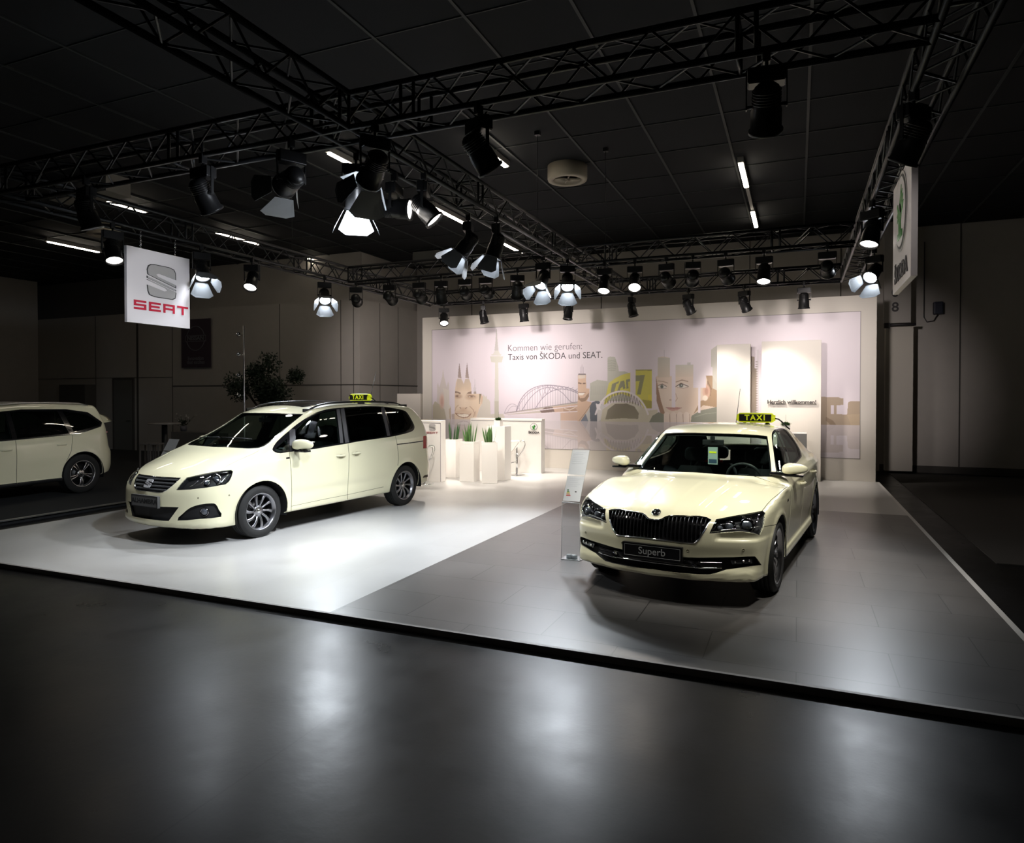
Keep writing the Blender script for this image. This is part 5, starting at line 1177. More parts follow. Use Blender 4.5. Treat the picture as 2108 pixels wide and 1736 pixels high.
M_SEATRED = mat('logo_red', (.55, .02, .05), rough=.4); M_SILVER = mat('logo_silver', (.50, .48, .48), rough=.4, metal=.25); M_SILVERL = mat('logo_outline', (.06, .06, .06), rough=.5)
M_SKGREEN = mat('logo_green', (.03, .26, .03), rough=.4)
def seat_logo(parent, M4, s, red=M_SEATRED):
    """S mark above the word, in the local plane x right, z up, facing -y; s = mark height"""
    b = MB(); b.M = M4 @ Matrix.Translation((0, -.003, 0))
    for P in S_BADGE: 
        c = np.mean(P, 0); b.prism([((x - .5) * s * .98 + 0, (.5 - y) * s) for x, y in [(c[0] + (p[0] - c[0]) * 1.05, c[1] + (p[1] - c[1]) * 1.06) for p in P]], -.001, .002, 'y')
    b.build('logo_outline', M_SILVERL, parent)
    b = MB(); b.M = M4 @ Matrix.Translation((0, -.006, 0))
    for P in S_BADGE: b.prism([((x - .5) * s * .96, (.5 - y) * s * .98) for x, y in P], -.001, .003, 'y')
    b.build('logo_mark', M_SILVER, parent)
    b = MB(); b.M = M4 @ Matrix.Translation((0, -.003, 0)); w = s * .405; stroke_letters(b, 'SEAT', -(4 * w + 3 * w * .22) / 2 + 0, -s * .5 - s * .42, w, s * .27, .22, w * .22); b.build('logo_word', red, parent)
WING = [[(.28, .10), (.74, .10), (.74, .19), (.28, .19)], [(.40, .19), (.62, .19), (.60, .30), (.66, .42), (.62, .55), (.50, .58), (.40, .48), (.38, .32)],
        [(.62, .42), (.74, .46), (.84, .56), (.72, .55), (.80, .66), (.68, .62), (.73, .74), (.62, .68), (.63, .82), (.54, .72), (.46, .58), (.52, .48)], [(.42, .46), (.30, .62), (.22, .60), (.30, .50), (.20, .46), (.30, .42), (.24, .36), (.38, .38)]]
def skoda_logo(parent, M4, r, word=True, fs=None):
    for rr, yy, mm, nm in ((1.08, 0, M_SILVER, 'logo_ring'), (1.0, -.003, M_SILVERL, 'logo_ring'), (.93, -.006, M_SIGNW, 'logo_field')):
        b = MB(); b.M = M4; b.prism([(r * rr * math.cos(t), r * rr * math.sin(t)) for t in np.linspace(0, 2 * PI, 49)[:-1]], yy - .003, yy, 'y'); b.build(nm, mm, parent)
    b = MB(); b.M = M4
    for P in WING: b.prism([((x - .5) * r * 1.95, (y - .47) * r * 1.95) for x, y in P], -.013, -.009, 'y')
    b.build('logo_arrow', M_SKGREEN, parent)
    if word:
        me = textmesh('ŠKODA', fs or r * .78, .002, bold=.012 * (fs or r * .78) / .1 * .3, sx=1.25); o = link('logo_word', me, parent, M_INK); o.matrix_local = M4 @ Matrix.Translation((0, -.003, -r * 1.62)) @ Matrix.Rotation(PI / 2, 4, 'X')
# SEAT counter
def counter(lo, hi, label):
    t, c = boxthing('counter', lo, hi, M_WBOX, label, 'counter')
    x0, x1, y0 = lo[0] - c[0], hi[0] - c[0], lo[1] - c[1]
    b = MB(); w, e = .008, .012
    b.box((x0 + .02, y0 - .003, hi[2] - .06), (x1 - e, y0, hi[2] - .05)); b.box((x1 - e, y0 - .003, .01), (x1 - e + w, y0, hi[2] - .05)); b.build('shadow_joint', M_INKG, t); return t, c
ct, cc = counter((-9.3, 12.58, 0), (-6.98, 12.79, 1.31), 'white counter with a red lettered logo behind the people carrier')
p = atY(890, 880, 12.58); seat_logo(ct, Matrix.Translation((p[0] - cc[0], -.105, p[2])), .145, mat('logo_red_pale', (.45, .18, .18)))
ct2, c2 = counter((atY(972, 900, 15.0)[0], 14.9, 0), (-5.56, 15.11, 1.29), 'white counter with a round green logo right of the planters')
p = atY(1099, 879, 14.9); skoda_logo(ct2, Matrix.Translation((p[0] - c2[0], -.105, p[2])), .085)
# pedestal with a succulent
a, c = atZ(992, 991, 0), atZ(1037, 991, 0)
pz = CAMH - (878.5 - YH) / F * float((atZ(1037, 991, 0) - CAM) @ FW)
pd, pc_ = boxthing('pedestal', (a[0] + .02, 13.30, 0), (c[0], 13.65, pz), M_WBOX, 'square white pedestal behind the right planter carrying a small potted plant', 'pedestal')
def small_pot(loc, label, s=.075):
    t = thing('potted_succulent', loc, label, 'plant'); b = MB(); b.box((-s, -s, 0), (s, s, s * 1.7), .004); b.build('pot', M_WBOX, t); rnd = random.Random(3)
    b = MB()
    for i in range(150):
        a_ = rnd.random() * 2 * PI; e = rnd.random() ** .6; el = .3 + 1.2 * rnd.random(); L = s * (.9 + .5 * rnd.random()); d = Vector((math.cos(a_) * math.cos(el), math.sin(a_) * math.cos(el), math.sin(el) * .8)); o = Vector((math.cos(a_), math.sin(a_), 0)) * s * .5 * e + Vector((0, 0, s * 1.6)); sd = d.cross(Vector((0, 0, 1))).normalized() * s * .12
        q = [b.v(o - sd), b.v(o + d * L * .6 - sd * 1.3), b.v(o + d * L), b.v(o + d * L * .6 + sd * 1.3), b.v(o + sd)]; b._f(q)
    b.build('leaves', mat('dark_leaf', (.04, .09, .02), rough=.5), t, fix=False); b = MB(); b.tube([(0, 0, s * 1.6), (.005, 0, s * 4.2)], .002, 5); b.tube([(.02, 0, s * 1.6), (.025, .01, s * 3.0)], .002, 5); b.build('flower_stem', mat('dark_stem', (.05, .06, .03)), t)
    return t
p = atY(1027, 878, 13.42); small_pot((p[0] - .02, 13.44, pz), 'small succulent in a white cube pot on the white pedestal')
# planters with snake plants
M_LEAF = mat('snake_leaf', (.045, .13, .035), rough=.45, noise=(.12, .22, .07), nscale=18); M_LEAFD = mat('snake_leaf_dark', (.02, .065, .02), rough=.45, noise=(.05, .11, .04), nscale=18); M_SOIL = mat('soil', (.02, .015, .01), rough=.95)
for i, (px, dpt, lab, rz) in enumerate(((932, 13.5, 'leftmost of three tall white planters, half behind the lettered counter', .0), (967, 13.0, 'middle of three tall white planters with snake plants', .05), (1008, 12.95, 'rightmost tall white planter, one corner turned to the front', .42))):
    g = atY(px, 990, dpt); t = thing('snake_plant', (g[0], g[1], 0), lab, 'planter', rz, group='tall white planters with snake plants'); h = .86; w = .165
    b = MB()
    b.box((-w, -w, 0), (w, w, h - .05), .006)
    for q in ((-w, -w, w, -w + .02), (-w, w - .02, w, w), (-w, -w + .02, -w + .02, w - .02), (w - .02, -w + .02, w, w - .02)): b.box((q[0], q[1], h - .05), (q[2], q[3], h))
    b.build('pot', M_WBOX, t); b = MB(); b.box((-w + .02, -w + .02, h - .05), (w - .02, w - .02, h - .02)); b.build('soil', M_SOIL, t)
    rnd = random.Random(10 + i)
    for k in range(16):
        b = MB(); r_ = .11 * math.sqrt(rnd.random()); a_ = rnd.random() * 2 * PI; x, y = r_ * math.cos(a_), r_ * math.sin(a_); L = .28 + .17 * rnd.random(); lean = (x * .55 + rnd.uniform(-.03, .03), y * .55); ww = .016 + .006 * rnd.random(); ph = rnd.random() * PI; rows = []
        for j in range(7):
            u = j / 6; wd = ww * (1 - u ** 3) * (.75 + .5 * u * (1 - u) * 2); an = ph + .5 * u; cx, cy, cz = x + lean[0] * u, y + lean[1] * u, h - .03 + L * u
            dx, dy = math.cos(an) * wd, math.sin(an) * wd; rows.append([(cx - dx, cy - dy, cz), (cx + .2 * dy, cy - .2 * dx, cz), (cx + dx, cy + dy, cz)])
        b.grid(rows); b.build('leaf', M_LEAF if i else M_LEAFD, t, fix=False)
# ------------------------------------------------------------------ bar stools
def bar_stool(loc, rz, label, m=M_WBOX):
    t = thing('bar_stool', loc, label, 'stool', rz, group='white bar stools at the counters'); 
    b = MB(); b.lathe([(0, 0), (.20, 0), (.20, .008), (.16, .016), (.03, .022), (.026, .05)], 36); b.build('base', M_CHROME, t)
    b = MB(); b.lathe([(.026, .03), (.026, .50), (.018, .50), (.018, .66), (0, .66)], 20); b.build('column', M_CHROME, t)
    b = MB(); b.tube([(-.02, -.03, .30), (-.22, -.06, .27), (-.22, .06, .27), (-.02, .03, .30)], .009); b.build('foot_ring', M_CHROME, t)
    prof = [(-.21, .765), (-.15, .775), (-.06, .78), (.02, .785), (.06, .775), (.07, .745), (.04, .69), (-.03, .59), (-.12, .47), (-.20, .37), (-.245, .315)]
    wds = [.15, .18, .19, .19, .185, .18, .17, .15, .12, .09, .06]; b = MB(); n = 9; th = []
    for j in range(len(prof)):
        p0, p1 = Vector(prof[max(j - 1, 0)]), Vector(prof[min(j + 1, len(prof) - 1)]); d = (p1 - p0).normalized(); th.append(Vector((d.y, -d.x)) * .026)
    R0 = [[(x, w_ * (2 * k / (n - 1) - 1), z + .012 * (2 * k / (n - 1) - 1) ** 2) for k in range(n)] for (x, z), w_ in zip(prof, wds)]
    R1 = [[(p[0] + t_.x, p[1], p[2] + t_.y) for p in r] for r, t_ in zip(R0, th)]
    b.grid(R0); b.grid([r[::-1] for r in R1]); b.grid([[r[0] for r in R1], [r[0] for r in R0]], smooth=False); b.grid([[r[-1] for r in R0], [r[-1] for r in R1]], smooth=False); b.grid([R1[0], R0[0]], smooth=False); b.grid([R0[-1], R1[-1]], smooth=False)
    b.build('seat', m, t, weld=1e-4)
    b = MB()
    for s_ in (-.17, .17): b.tube([(.05, s_, .775), (.14, s_, .79), (.185, s_, .77), (.195, s_, .70), (.16, s_, .60), (.10, s_ * .9, .50), (.02, s_ * .5, .42)], .007)
    b.build('arm_frame', M_CHROME, t)
    return t
g = atZ(1072, 975.5, 0); bar_stool((g[0], 14.45, 0), YAW, 'white bar stool with chrome column in front of the counter with the green logo')
g = atZ(874, 996, 0); bar_stool((g[0], g[1], 0), YAW, 'bar stool mostly hidden behind the people carrier tail')
# low sideboard and pot behind the saloon
a, c = atY(1600, 892, 14.9), atY(1661, 892, 14.9); sb, sbc = boxthing('sideboard', (a[0], 14.9, 0), (c[0], 15.5, a[2]), mat('pale_grey_lacquer', (.55, .55, .55), rough=.4), 'pale grey sideboard standing behind the low taxi', 'sideboard')
b = MB(); b.box((.06, -.304, .05), (.063, -.30, a[2] - .05)); b.build('door_gap', M_INKG, sb)
q = atY(1617, 891, 15.1); small_pot((q[0], 15.15, a[2]), 'small plant in a white cube pot on the sideboard behind the low taxi', .09)
# ================================================================== trusses
TB, TT, TS = 4.10, 4.39, .29
TLX, TMX, TRX, TFY, TNY, TBY = -8.40, -3.66, .93, 4.90, 11.25, 14.70
def truss(label, axis, c, a0, a1, zb=TB):
    t = thing('lighting_truss', (0, 0, 0), label, 'truss', group='black box trusses over the stand')
    P = lambda s_, o, z: (s_, c + o, z) if axis == 'x' else (c + o, s_, z)
    h = TS / 2
    for o in (-h, h):
        for z in (zb, zb + TS): MB().tube([P(a0, o, z), P(a1, o, z)], .025, 10).build('chord', M_TRUSS, t)
    b = MB(); n = max(2, int(round((a1 - a0) / .29))); d = (a1 - a0) / n
    for i in range(n):
        s0, s1 = a0 + i * d, a0 + (i + 1) * d; u, v = (0, 1) if i % 2 == 0 else (1, 0)
        for o in (-h, h): b.tube([P(s0, o, zb + TS * u), P(s1, o, zb + TS * v)], .010, 5, caps=False)
        for z in (zb, zb + TS): b.tube([P(s0, -h + TS * u, z), P(s1, -h + TS * v, z)], .010, 5, caps=False)
        if i % 9 == 0:
            for o in (-h, h):
                for e in (0, .12): b.tube([P(s0 + e, o, zb), P(s0 + e, o, zb + TS)], .016, 6)
            for z in (zb, zb + TS): b.tube([P(s0, -h, z), P(s0, h, z)], .014, 6)
    b.build('lattice', M_TRUSS, t, fix=False); return t
truss('truss over the left edge, from the hanging square sign to the far truss', 'y', TLX, 2.0, TBY + .15)
truss('truss running away over the middle of the stand', 'y', TMX, 2.0, TBY - .15)
truss('truss over the right edge beside the green logo sign', 'y', TRX, 2.0, TBY + .15)
truss('truss crossing above the cars at mid depth with a row of lamps', 'x', TNY, TLX + .15, TRX - .15)
truss('rearmost cross truss, just in front of the mural wall', 'x', TBY, TLX + .15, TRX - .15)
truss('front cross truss above the platform edge', 'x', TFY, TLX + .15, TRX - .15)
for x, y, e in ((TMX - .145, 10.0, 'middle truss'), (-3.0, 11.105, 'middle cross truss, right of the crossing'), (-6.3, 11.105, 'middle cross truss, left of the crossing'), (TLX + .145, 9.5, 'left truss')):
    b = MB(); b.tube([(x, y, TT), (x, y, CEIL - .03)], .004, 5); b.box((x - .04, y - .04, CEIL - .06), (x + .04, y + .04, CEIL - .001)); tag(b.build('suspension_wire', M_LBLACK), 'thin steel wire from the ceiling down to the ' + e, 'cable', 'wires that hold the trusses')
# ================================================================== stage lamps
def emis(name, col, s):
    m = mat(name, (.9, .9, .9), rough=.3, emit=col, estr=s); return m
M_LHOT = emis('lamp_lens_hot', (.86, .92, 1.), 90.); M_LON = emis('lamp_lens_lit', (1., .93, .86), 14.); M_LOFF = mat('lamp_lens_dark', (.06, .06, .07), rough=.1, coat=1.)
def make_lamp(barn, lens, ballast=True):
    t = thing('stage_lamp', (0, 0, -50), 'x', 'lamp')
    b = MB(); b.box((-.025, -.03, -.06), (.025, .03, .03), .006); b.tube([(0, 0, -.06), (0, 0, -.10)], .012); b.build('clamp', M_LBLACK, t)
    if ballast: b = MB(); b.box((-.12, -.055, -.20), (.12, .055, -.10), .008); b.box((-.11, -.05, -.205), (.11, .05, -.198)); b.build('ballast_box', M_LBLACK, t)
    b = MB(); 
    for s_ in (-1, 1): b.box((s_ * .125 - .004, -.014, -.36), (s_ * .125 + .004, .014, -.10))
    b.box((-.125, -.014, -.108), (.125, .014, -.10)); b.build('yoke', M_LBLACK, t)
    h = bpy.data.objects.new('housing', None)
    b = MB(); b.lathe([(0, .14), (.05, .14), (.075, .12), (.085, .10), (.088, .0), (.098, -.03), (.10, -.15), (.112, -.155), (.112, -.175), (.098, -.175), (.095, -.150), (.09, -.10), (0, -.09)], 24)
    for k in range(5): b.lathe([(.092, .02 + .018 * k), (.092, .026 + .018 * k)], 24)
    b.tube([(-.13, 0, 0), (.13, 0, 0)], .012); h = b.build('housing', M_LBLACK, t, loc=(0, 0, -.34))
    b = MB(); b.lathe([(0, -.158), (.05, -.156), (.094, -.150)], 24); b.build('lens', lens, h)
    if barn:
        for k in range(4):
            b = MB(); wd0, wd1 = (.085, .16) if k % 2 == 0 else (.075, .12); q = [(-wd0, .112, -.175), (wd0, .112, -.175), (wd1, .20, -.34), (wd1 * .6, .215, -.385), (-wd1 * .6, .215, -.385), (-wd1, .20, -.34)]
            b.M = Matrix.Rotation(k * PI / 2, 4, 'Z'); v1 = [b.v(p) for p in q]; v2 = [b.v((p[0], p[1] + .003, p[2])) for p in q]; b._f(v1); b._f(v2[::-1])
            for i in range(6): b._f([v1[i], v1[(i + 1) % 6], v2[(i + 1) % 6], v2[i]])
            b.build('barn_door', M_DOORBARN, h)
    return t
PROTO = {(ba, ln): make_lamp(ba, {'hot': M_LHOT, 'on': M_LON, 'off': M_LOFF}[ln]) for ba, ln in ((1, 'hot'), (0, 'on'), (0, 'off'))}
LGROUPS = {}
def lamp(px, py, line, aim, kind, label, power=0., group=None, barn=None, cone=50, col=(1, .96, .9), blend=.6, zc=TB - .025, sz=.10, swap=0):
    """lamp seen at a pixel, clamped under a truss line ('x', X) or ('y', Y)"""
    p = atZ(px, py, zc - .36)
    X, Y = (line[1], p[1]) if line[0] == 'x' else (p[0], line[1])
    if line[0] == 'x': q = atX(px, py, line[1]); Y = q[1] if abs(q[1] - p[1]) < 1.5 else p[1]
    else: q = atY(px, py, line[1]); X = q[0]
    return lamp_at((X, Y, zc), aim, kind, label, power, group, barn, cone, col, blend, sz)
def lamp_at(pos, aim, kind, label, power=0., group=None, barn=None, cone=50, col=(1, .96, .9), blend=.6, sz=.10):
    pr = PROTO[(1 if barn else 0, kind)]; t = copytree(pr); t.location = pos; t['label'] = label
    if group: t['group'] = group
    d = Vector(aim) - (Vector(pos) + Vector((0, 0, -.34))); yaw = math.atan2(d.y, d.x) - PI / 2; t.rotation_euler = (0, 0, yaw)
    tilt = math.atan2(-d.z, math.hypot(d.x, d.y)); hz = next(c for c in t.children if c.name.startswith('housing')); hz.rotation_euler = (PI / 2 - tilt, 0, 0)
    if power:
        L = bpy.data.lights.new('lamp_beam', 'SPOT'); L.energy = power * SPOT; L.spot_size = math.radians(cone); L.spot_blend = blend; L.color = col; L.shadow_soft_size = sz
        o = bpy.data.objects.new('lamp_beam', L); COL.objects.link(o); o.parent = hz; o.location = (0, 0, -.19)
    return t
COOL = (.86, .93, 1.); WARM = (1., .90, .80)
WL = lambda px, py: tuple(atY(px, py, YW))      # a spot on the mural wall
LX, LM, LR, LN, LB, LF = ('x', TLX + .145), ('x', TMX - .145), ('x', TRX - .145), ('y', TNY - .145), ('y', TBY - .145), ('y', TFY - .145)
# near truss row, left to right; the dark ones point at the mural
row = [(733, 608, (-11.4, 17.6, 2.6), 'off', 420), (802, 602, WL(960, 760), 'off', 230), (863, 600, WL(1010, 790), 'off', 260), (908, 597, (-6.7, 12.9, .5), 'on', 480), (957, 597, WL(1060, 760), 'off', 540), (1000, 592, WL(1150, 745), 'off', 540),
       (1065, 588, (-5.9, 13.6, .6), 'on', 420), (1245, 582, (-3.0, 9.2, 0), 'on', 120), (1307, 574, (-2.0, 8.0, 0), 'on', 170), (1372, 568, WL(1515, 770), 'off', 280), (1426, 562, WL(1390, 770), 'off', 110), (1494, 556, WL(1620, 770), 'off', 330), (1573, 552, (-.6, 9.5, 0), 'on', 200), (1703, 548, WL(1735, 735), 'off', 560)]
for i, (px, py, aim, k, pw) in enumerate(row):
    nm = ['first', 'second', 'third', 'fourth', 'fifth', 'sixth', 'seventh', 'eighth', 'ninth', 'tenth', 'eleventh', 'twelfth', 'thirteenth', 'fourteenth'][i]
    lamp(px, py, LN, aim, k, ('lit' if k == 'on' else 'dark') + ' black lamp under the middle cross truss, %s from the left' % nm, pw, 'lamps under the middle cross truss', cone=46 if k == 'off' else 60, col=(1, .90, .86) if k == 'off' else WARM, blend=.9)
row = [(914, 648, (-6.8, 12.6, .4), 'on', 750), (995, 642, (-6.3, 14.8, .6), 'off', 420), (1078, 636, (-5.7, 15, .8), 'off', 420), (1170, 636, (-5.0, 14, 0), 'off', 300), (1301, 629, (-2.5, 14.5, 0), 'off', 320), (1417, 619, (-1.3, 15.8, 1.6), 'off', 220), (1532, 611, (-.2, 15.8, 1.6), 'off', 260), (1655, 606, (.1, 15, .3), 'off', 200)]
for i, (px, py, aim, k, pw) in enumerate(row):
    nm = ['leftmost', 'second', 'third', 'fourth', 'fifth', 'sixth', 'seventh', 'rightmost'][i]
    lamp(px, py, LB, aim, k, '%s of eight small lamps under the rearmost truss above the mural' % nm, pw, 'lamps under the rearmost truss', cone=60, col=WARM, blend=.8)
# side and middle trusses
lamp(733, 362, LM, (-4.5, 6.2, .0), 'hot', 'glaring lamp with open barn doors, nearest on the middle truss', 250, barn=1, cone=62, col=COOL, blend=.8)
lamp(772, 352, LF, (-7.0, 7.2, 1.), 'hot', 'glaring lamp with barn doors on the front truss, just right of the middle truss', 680, barn=1, cone=66, col=COOL, blend=.8)
lamp(812, 418, LM, (.8, 6.9, 3.3), 'on', 'small round lamp turned right near the front of the middle truss', 300, cone=22)
lamp(872, 436, ('x', TMX + .145), (-1.0, 7.0, .7), 'on', 'round lamp facing down right on the middle truss', 250, cone=56, col=(1, .97, .88), blend=.8)
lamp(964, 512, LM, (-6.2, 6.8, .5), 'hot', 'barn door lamp halfway along the middle truss, left of a pair', 360, barn=1, cone=66, col=(.95, .97, 1.), blend=.8)
lamp(1022, 536, ('x', TMX + .145), (-4.6, 7.4, 0), 'hot', 'barn door lamp halfway along the middle truss, right of a pair', 220, barn=1, cone=66, col=(.95, .97, 1.), blend=.8)
lamp(1118, 606, ('x', TMX - .145), (-4.2, 7.6, 0), 'hot', 'blazing barn door lamp where the middle and cross trusses meet', 420, barn=1, cone=80, col=COOL)
lamp(1168, 604, ('x', TMX + .145), (-2.4, 7.4, 0.), 'hot', 'blazing lamp just right of the truss crossing', 300, barn=1, cone=70, col=COOL)
lamp(415, 583, LX, (-6.2, 6.4, .3), 'hot', 'bright barn door lamp right of the hanging square sign', 190, barn=1, cone=70, col=COOL)
lamp(519, 578, LX, (-7.4, 6.4, 0), 'on', 'small lit lamp on the left truss between two glaring ones', 60, cone=60)
lamp(668, 628, LX, (-5.6, 7.6, 0), 'hot', 'dazzling bell shaped lamp at the far end of the left truss', 380, barn=1, cone=80, col=COOL)
lamp(232, 515, LX, (-6.9, 5.6, .6), 'on', 'lit lamp left of the hanging square sign', 60, cone=60)
lamp(178, 458, LF, (-6.5, 6, 0), 'on', 'lamp at the left end of the front truss, pointing down right', 60, cone=60)
lamp(418, 388, LF, (-5.0, 7.5, 0), 'off', 'dark lamp hanging alone from the front truss', 0)
lamp(600, 392, LF, (-8.4, 6.9, 3.3), 'hot', 'lamp with a half closed barn door, second on the front truss', 260, barn=1, cone=20, col=COOL)
lamp_at((-2.3, TFY - .145, TB - .025), (-.9, 7.0, .7), 'on', 'added lamp above the grey tiles on the front truss, left of two', 120, cone=58, col=(1, .97, .88), blend=.8)  # added lamp that brightens the front of the saloon
lamp_at((-.2, TFY - .145, TB - .025), (-.4, 7.4, .6), 'on', 'added lamp above the grey tiles on the front truss, right of two', 90, cone=58, col=(1, .97, .88), blend=.8)  # second added lamp, also there to brighten the saloon
lamp(1880, 345, LR, (-.6, 7.2, .6), 'on', 'large lit lamp above the green logo sign', 280, cone=62, col=(1, .97, .88), blend=.8)
lamp(1795, 488, LR, (.0, 7.8, .3), 'on', 'lit lamp on the right truss left of the green logo sign', 170, cone=64, col=WARM)
lamp(1800, 556, ('x', TRX + .145), (-1.4, 7.8, 0), 'hot', 'glaring barn door lamp at the far end of the right truss', 280, barn=1, cone=74, col=COOL)
for pr in PROTO.values():
    def rm(o):
        for c in list(o.children): rm(c)
        bpy.data.objects.remove(o)
    rm(pr)
# ================================================================== hanging signs
def hang_sign(name, X, y0, y1, z0, z1, face, label):
    t = thing(name, (X, (y0 + y1) / 2, z0), label, 'sign'); w = (y1 - y0) / 2; h = z1 - z0
    b = MB(); b.box((-.025, -w, 0), (.025, w, h), .003); b.build('sign_box', M_SIGNW, t)
    for y in (-w * .55, w * .55):
        b = MB(); zz = h; k = 0
        while zz < TB - z0 + .04:
            b.M = Matrix.Translation((0, y, zz)) @ Matrix.Rotation(PI / 2 * (k % 2), 4, 'Z'); b.tube([(.010 * math.cos(a), 0, .018 * math.sin(a) + .015) for a in np.linspace(0, 2 * PI, 9)], .0035, 5, caps=False); zz += .028; k += 1
        b.M = Matrix.Identity(4); b.build('hanging_chain', M_CHROME, t)
    return t, Matrix.Translation((.0255 * face, 0, h / 2)) @ Matrix.Rotation(PI / 2 if face > 0 else -PI / 2, 4, 'Z')
a, c = atX(258.5, 580, TLX), atX(388, 600, TLX); zl, zh = atX(388, 677, TLX)[2], atX(388, 534, TLX)[2]
s1_, M4 = hang_sign('hanging_sign', TLX, a[1], c[1], zl, zh, 1, 'square white hanging sign with a silver emblem above wide red lettering')
L_ = c[1] - a[1]
pm = atX(328, 578, TLX); seat_logo(s1_, M4 @ Matrix.Translation((L_ * .03, 0, L_ * .10)), L_ * .46)
XS_ = TRX - .10; a, c = atX(1832.5, 500, XS_), atX(1868, 500, XS_); zl, zh = atX(1832.5, 607, XS_)[2], atX(1832.5, 395, XS_)[2]
s2_, M4 = hang_sign('hanging_sign', XS_ + .05, c[1], a[1], zl, zh, -1, 'square white hanging sign with a green winged arrow in a dark ring')
LS = a[1] - c[1]
skoda_logo(s2_, M4 @ Matrix.Translation((0, -.002, LS * .14)), LS * .29, fs=LS * .17)
# ================================================================== ceiling fittings
def strip_light(x, y0, y1, label, z=CEIL - .10):
    t = thing('ceiling_strip_light', (x, (y0 + y1) / 2, z), label, 'ceiling light', group='long strip lights on the dark ceiling'); L = (y1 - y0) / 2
    b = MB(); b.box((-.05, -L, 0), (.05, L, .10), .005); b.build('fitting', mat('fitting_grey', (.35, .34, .32), rough=.5), t)
    b = MB(); b.box((-.042, -L + .05, -.025), (.042, L - .05, 0), .01); b.build('diffuser', M_TUBE, t)
rows = [(-13.35, 9.2, 'nearest'), (-13.35, 12.6, 'second'), (-13.35, 16.0, 'farthest')]
for x, y, n in rows: strip_light(x, y, y + 1.5, 'strip light over the far left, %s of three in line' % n)
strip_light(-18.2, 11.6, 13.1, 'strip light at the extreme left edge')
for y, n in ((9.2, 'nearest'), (12.65, 'second'), (16.4, 'farthest')): strip_light(-7.25, y, y + 1.6, 'strip light seen through the middle truss, %s of three' % n)
strip_light(-4.78, 9.6, 11.05, 'strip light cut by the top of the picture right of the middle truss')
y0, y1, y2, y3 = [float(atZ(px, py, CEIL - .12)[1]) for px, py in ((1527, 336), (1537, 388), (1547, 437), (1553, 470))]
xr_ = float(atZ(1537, 388, CEIL - .12)[0])
strip_light(xr_, y0, y1, 'bright strip light above the saloon, nearer of two'); strip_light(xr_, y2, y3, 'bright strip light above the saloon, farther of two')
b = MB(); b.box((xr_ - .03, y1, CEIL - .08), (xr_ + .03, y2, CEIL - .03)); tag(b.build('light_track', mat('fitting_grey', (.35, .34, .32))), 'pale rail linking the two bright strip lights', 'rail')
M_VENT = mat('vent_cream', (.40, .36, .29), rough=.6)
def round_vent(px, py, label):
    p = atZ(px, py, 5.74); t = thing('ceiling_vent', (p[0], p[1], 5.74), label, 'vent', group='round drum vents under the ceiling'); r = .36
    b = MB(); b.lathe([(r, CEIL - 5.74), (r, .03), (r * .97, 0), (r * .72, 0), (r * .70, .03), (r * .68, .08)], 40); b.build('drum', M_VENT, t)
    b = MB(); b.lathe([(r * .66, .005), (r * .62, .03), (r * .50, .06)], 40, caps=False); b.lathe([(r * .13, .0), (r * .13, .03), (0, .03)], 20); b.lathe([(0, -.004), (r * .12, 0)], 20)
    for k in range(4): a = k * PI / 2 + .5; b.M = Matrix.Rotation(a, 4, 'Z'); b.box((r * .1, -.012, .02), (r * .6, .012, .045))
    b.M = Matrix.Identity(4); b.build('diffuser_blades', M_VENT, t)
    b = MB(); b.lathe([(0, .075), (r * .68, .075)], 30); b.build('dark_throat', M_LBLACK, t)
round_vent(1168, 372, 'round cream drum vent right of the middle truss'); round_vent(214, 486, 'dim round drum vent behind the lamp at far left')
p = atZ(884, 535, 5.72); b = MB(); b.box((p[0] - .55, p[1], 5.72), (p[0] + .30, p[1] + .8, CEIL - .021), .0); tag(b.build('duct_box', mat('duct_grey', (.16, .16, .15), rough=.6)), 'grey boxy air outlet behind the middle cross truss', 'duct')
# number panel and slab on the right, cabled box
b = MB(); a, c = atY(1820, 600, 18.4), atY(1875, 664, 18.4); b.box((a[0], 18.4, c[2]), (c[0], 18.6, 6.0)); np_ = tag(b.build('number_panel', mat('panel_grey', (.34, .32, .30), rough=.7)), 'grey hanging panel with stacked black numerals at the right edge of the mural wall', 'sign')
for ch, py in (('8', 633), ('0', 603)):
    p = atY(1843, py, 18.38); me = textmesh(ch, .31, .004, bold=.006); o = link('numeral', me, np_, M_INK, (p[0], 18.39, p[2]), (PI / 2, 0, 0))
b = MB(); q = atY(1822, 665, 18.35); b.tube([(a[0] + .05, 18.35, c[2] - .05), (c[0] + .1, 18.35, c[2] - .05)], .03); b.box((a[0], 18.3, c[2] - .12), (a[0] + .12, 18.42, c[2])); b.build('panel_rail', M_INK, np_)
b = MB(); a, c = atY(1823, 670, 18.5), atY(1878, 976, 18.5); b.box((a[0], 18.5, FZ + .08), (c[0], 18.7, a[2])); tag(b.build('wall_slab', mat('slab_beige', (.48, .45, .40), rough=.75)), 'tall beige slab standing right of the mural wall', 'partition')
p = atY(1930, 635, 19.1); b = MB(); b.box((p[0] - .10, 18.95, p[2] - .15), (p[0] + .10, 19.13, p[2] + .15), .03); bx = tag(b.build('wall_box', mat('box_dark_blue', (.03, .035, .06), rough=.5)), 'small dark cabled box on the right hall wall', 'box')
b = MB(); b.tube([(p[0] - .28, 19.12, 5.6), (p[0] - .28, 19.12, p[2] - .2), (p[0] - .22, 19.10, p[2] - .32), (p[0] - .08, 19.08, p[2] - .30), (p[0], 19.05, p[2] - .15)], .012); b.build('cable', M_INK, bx)
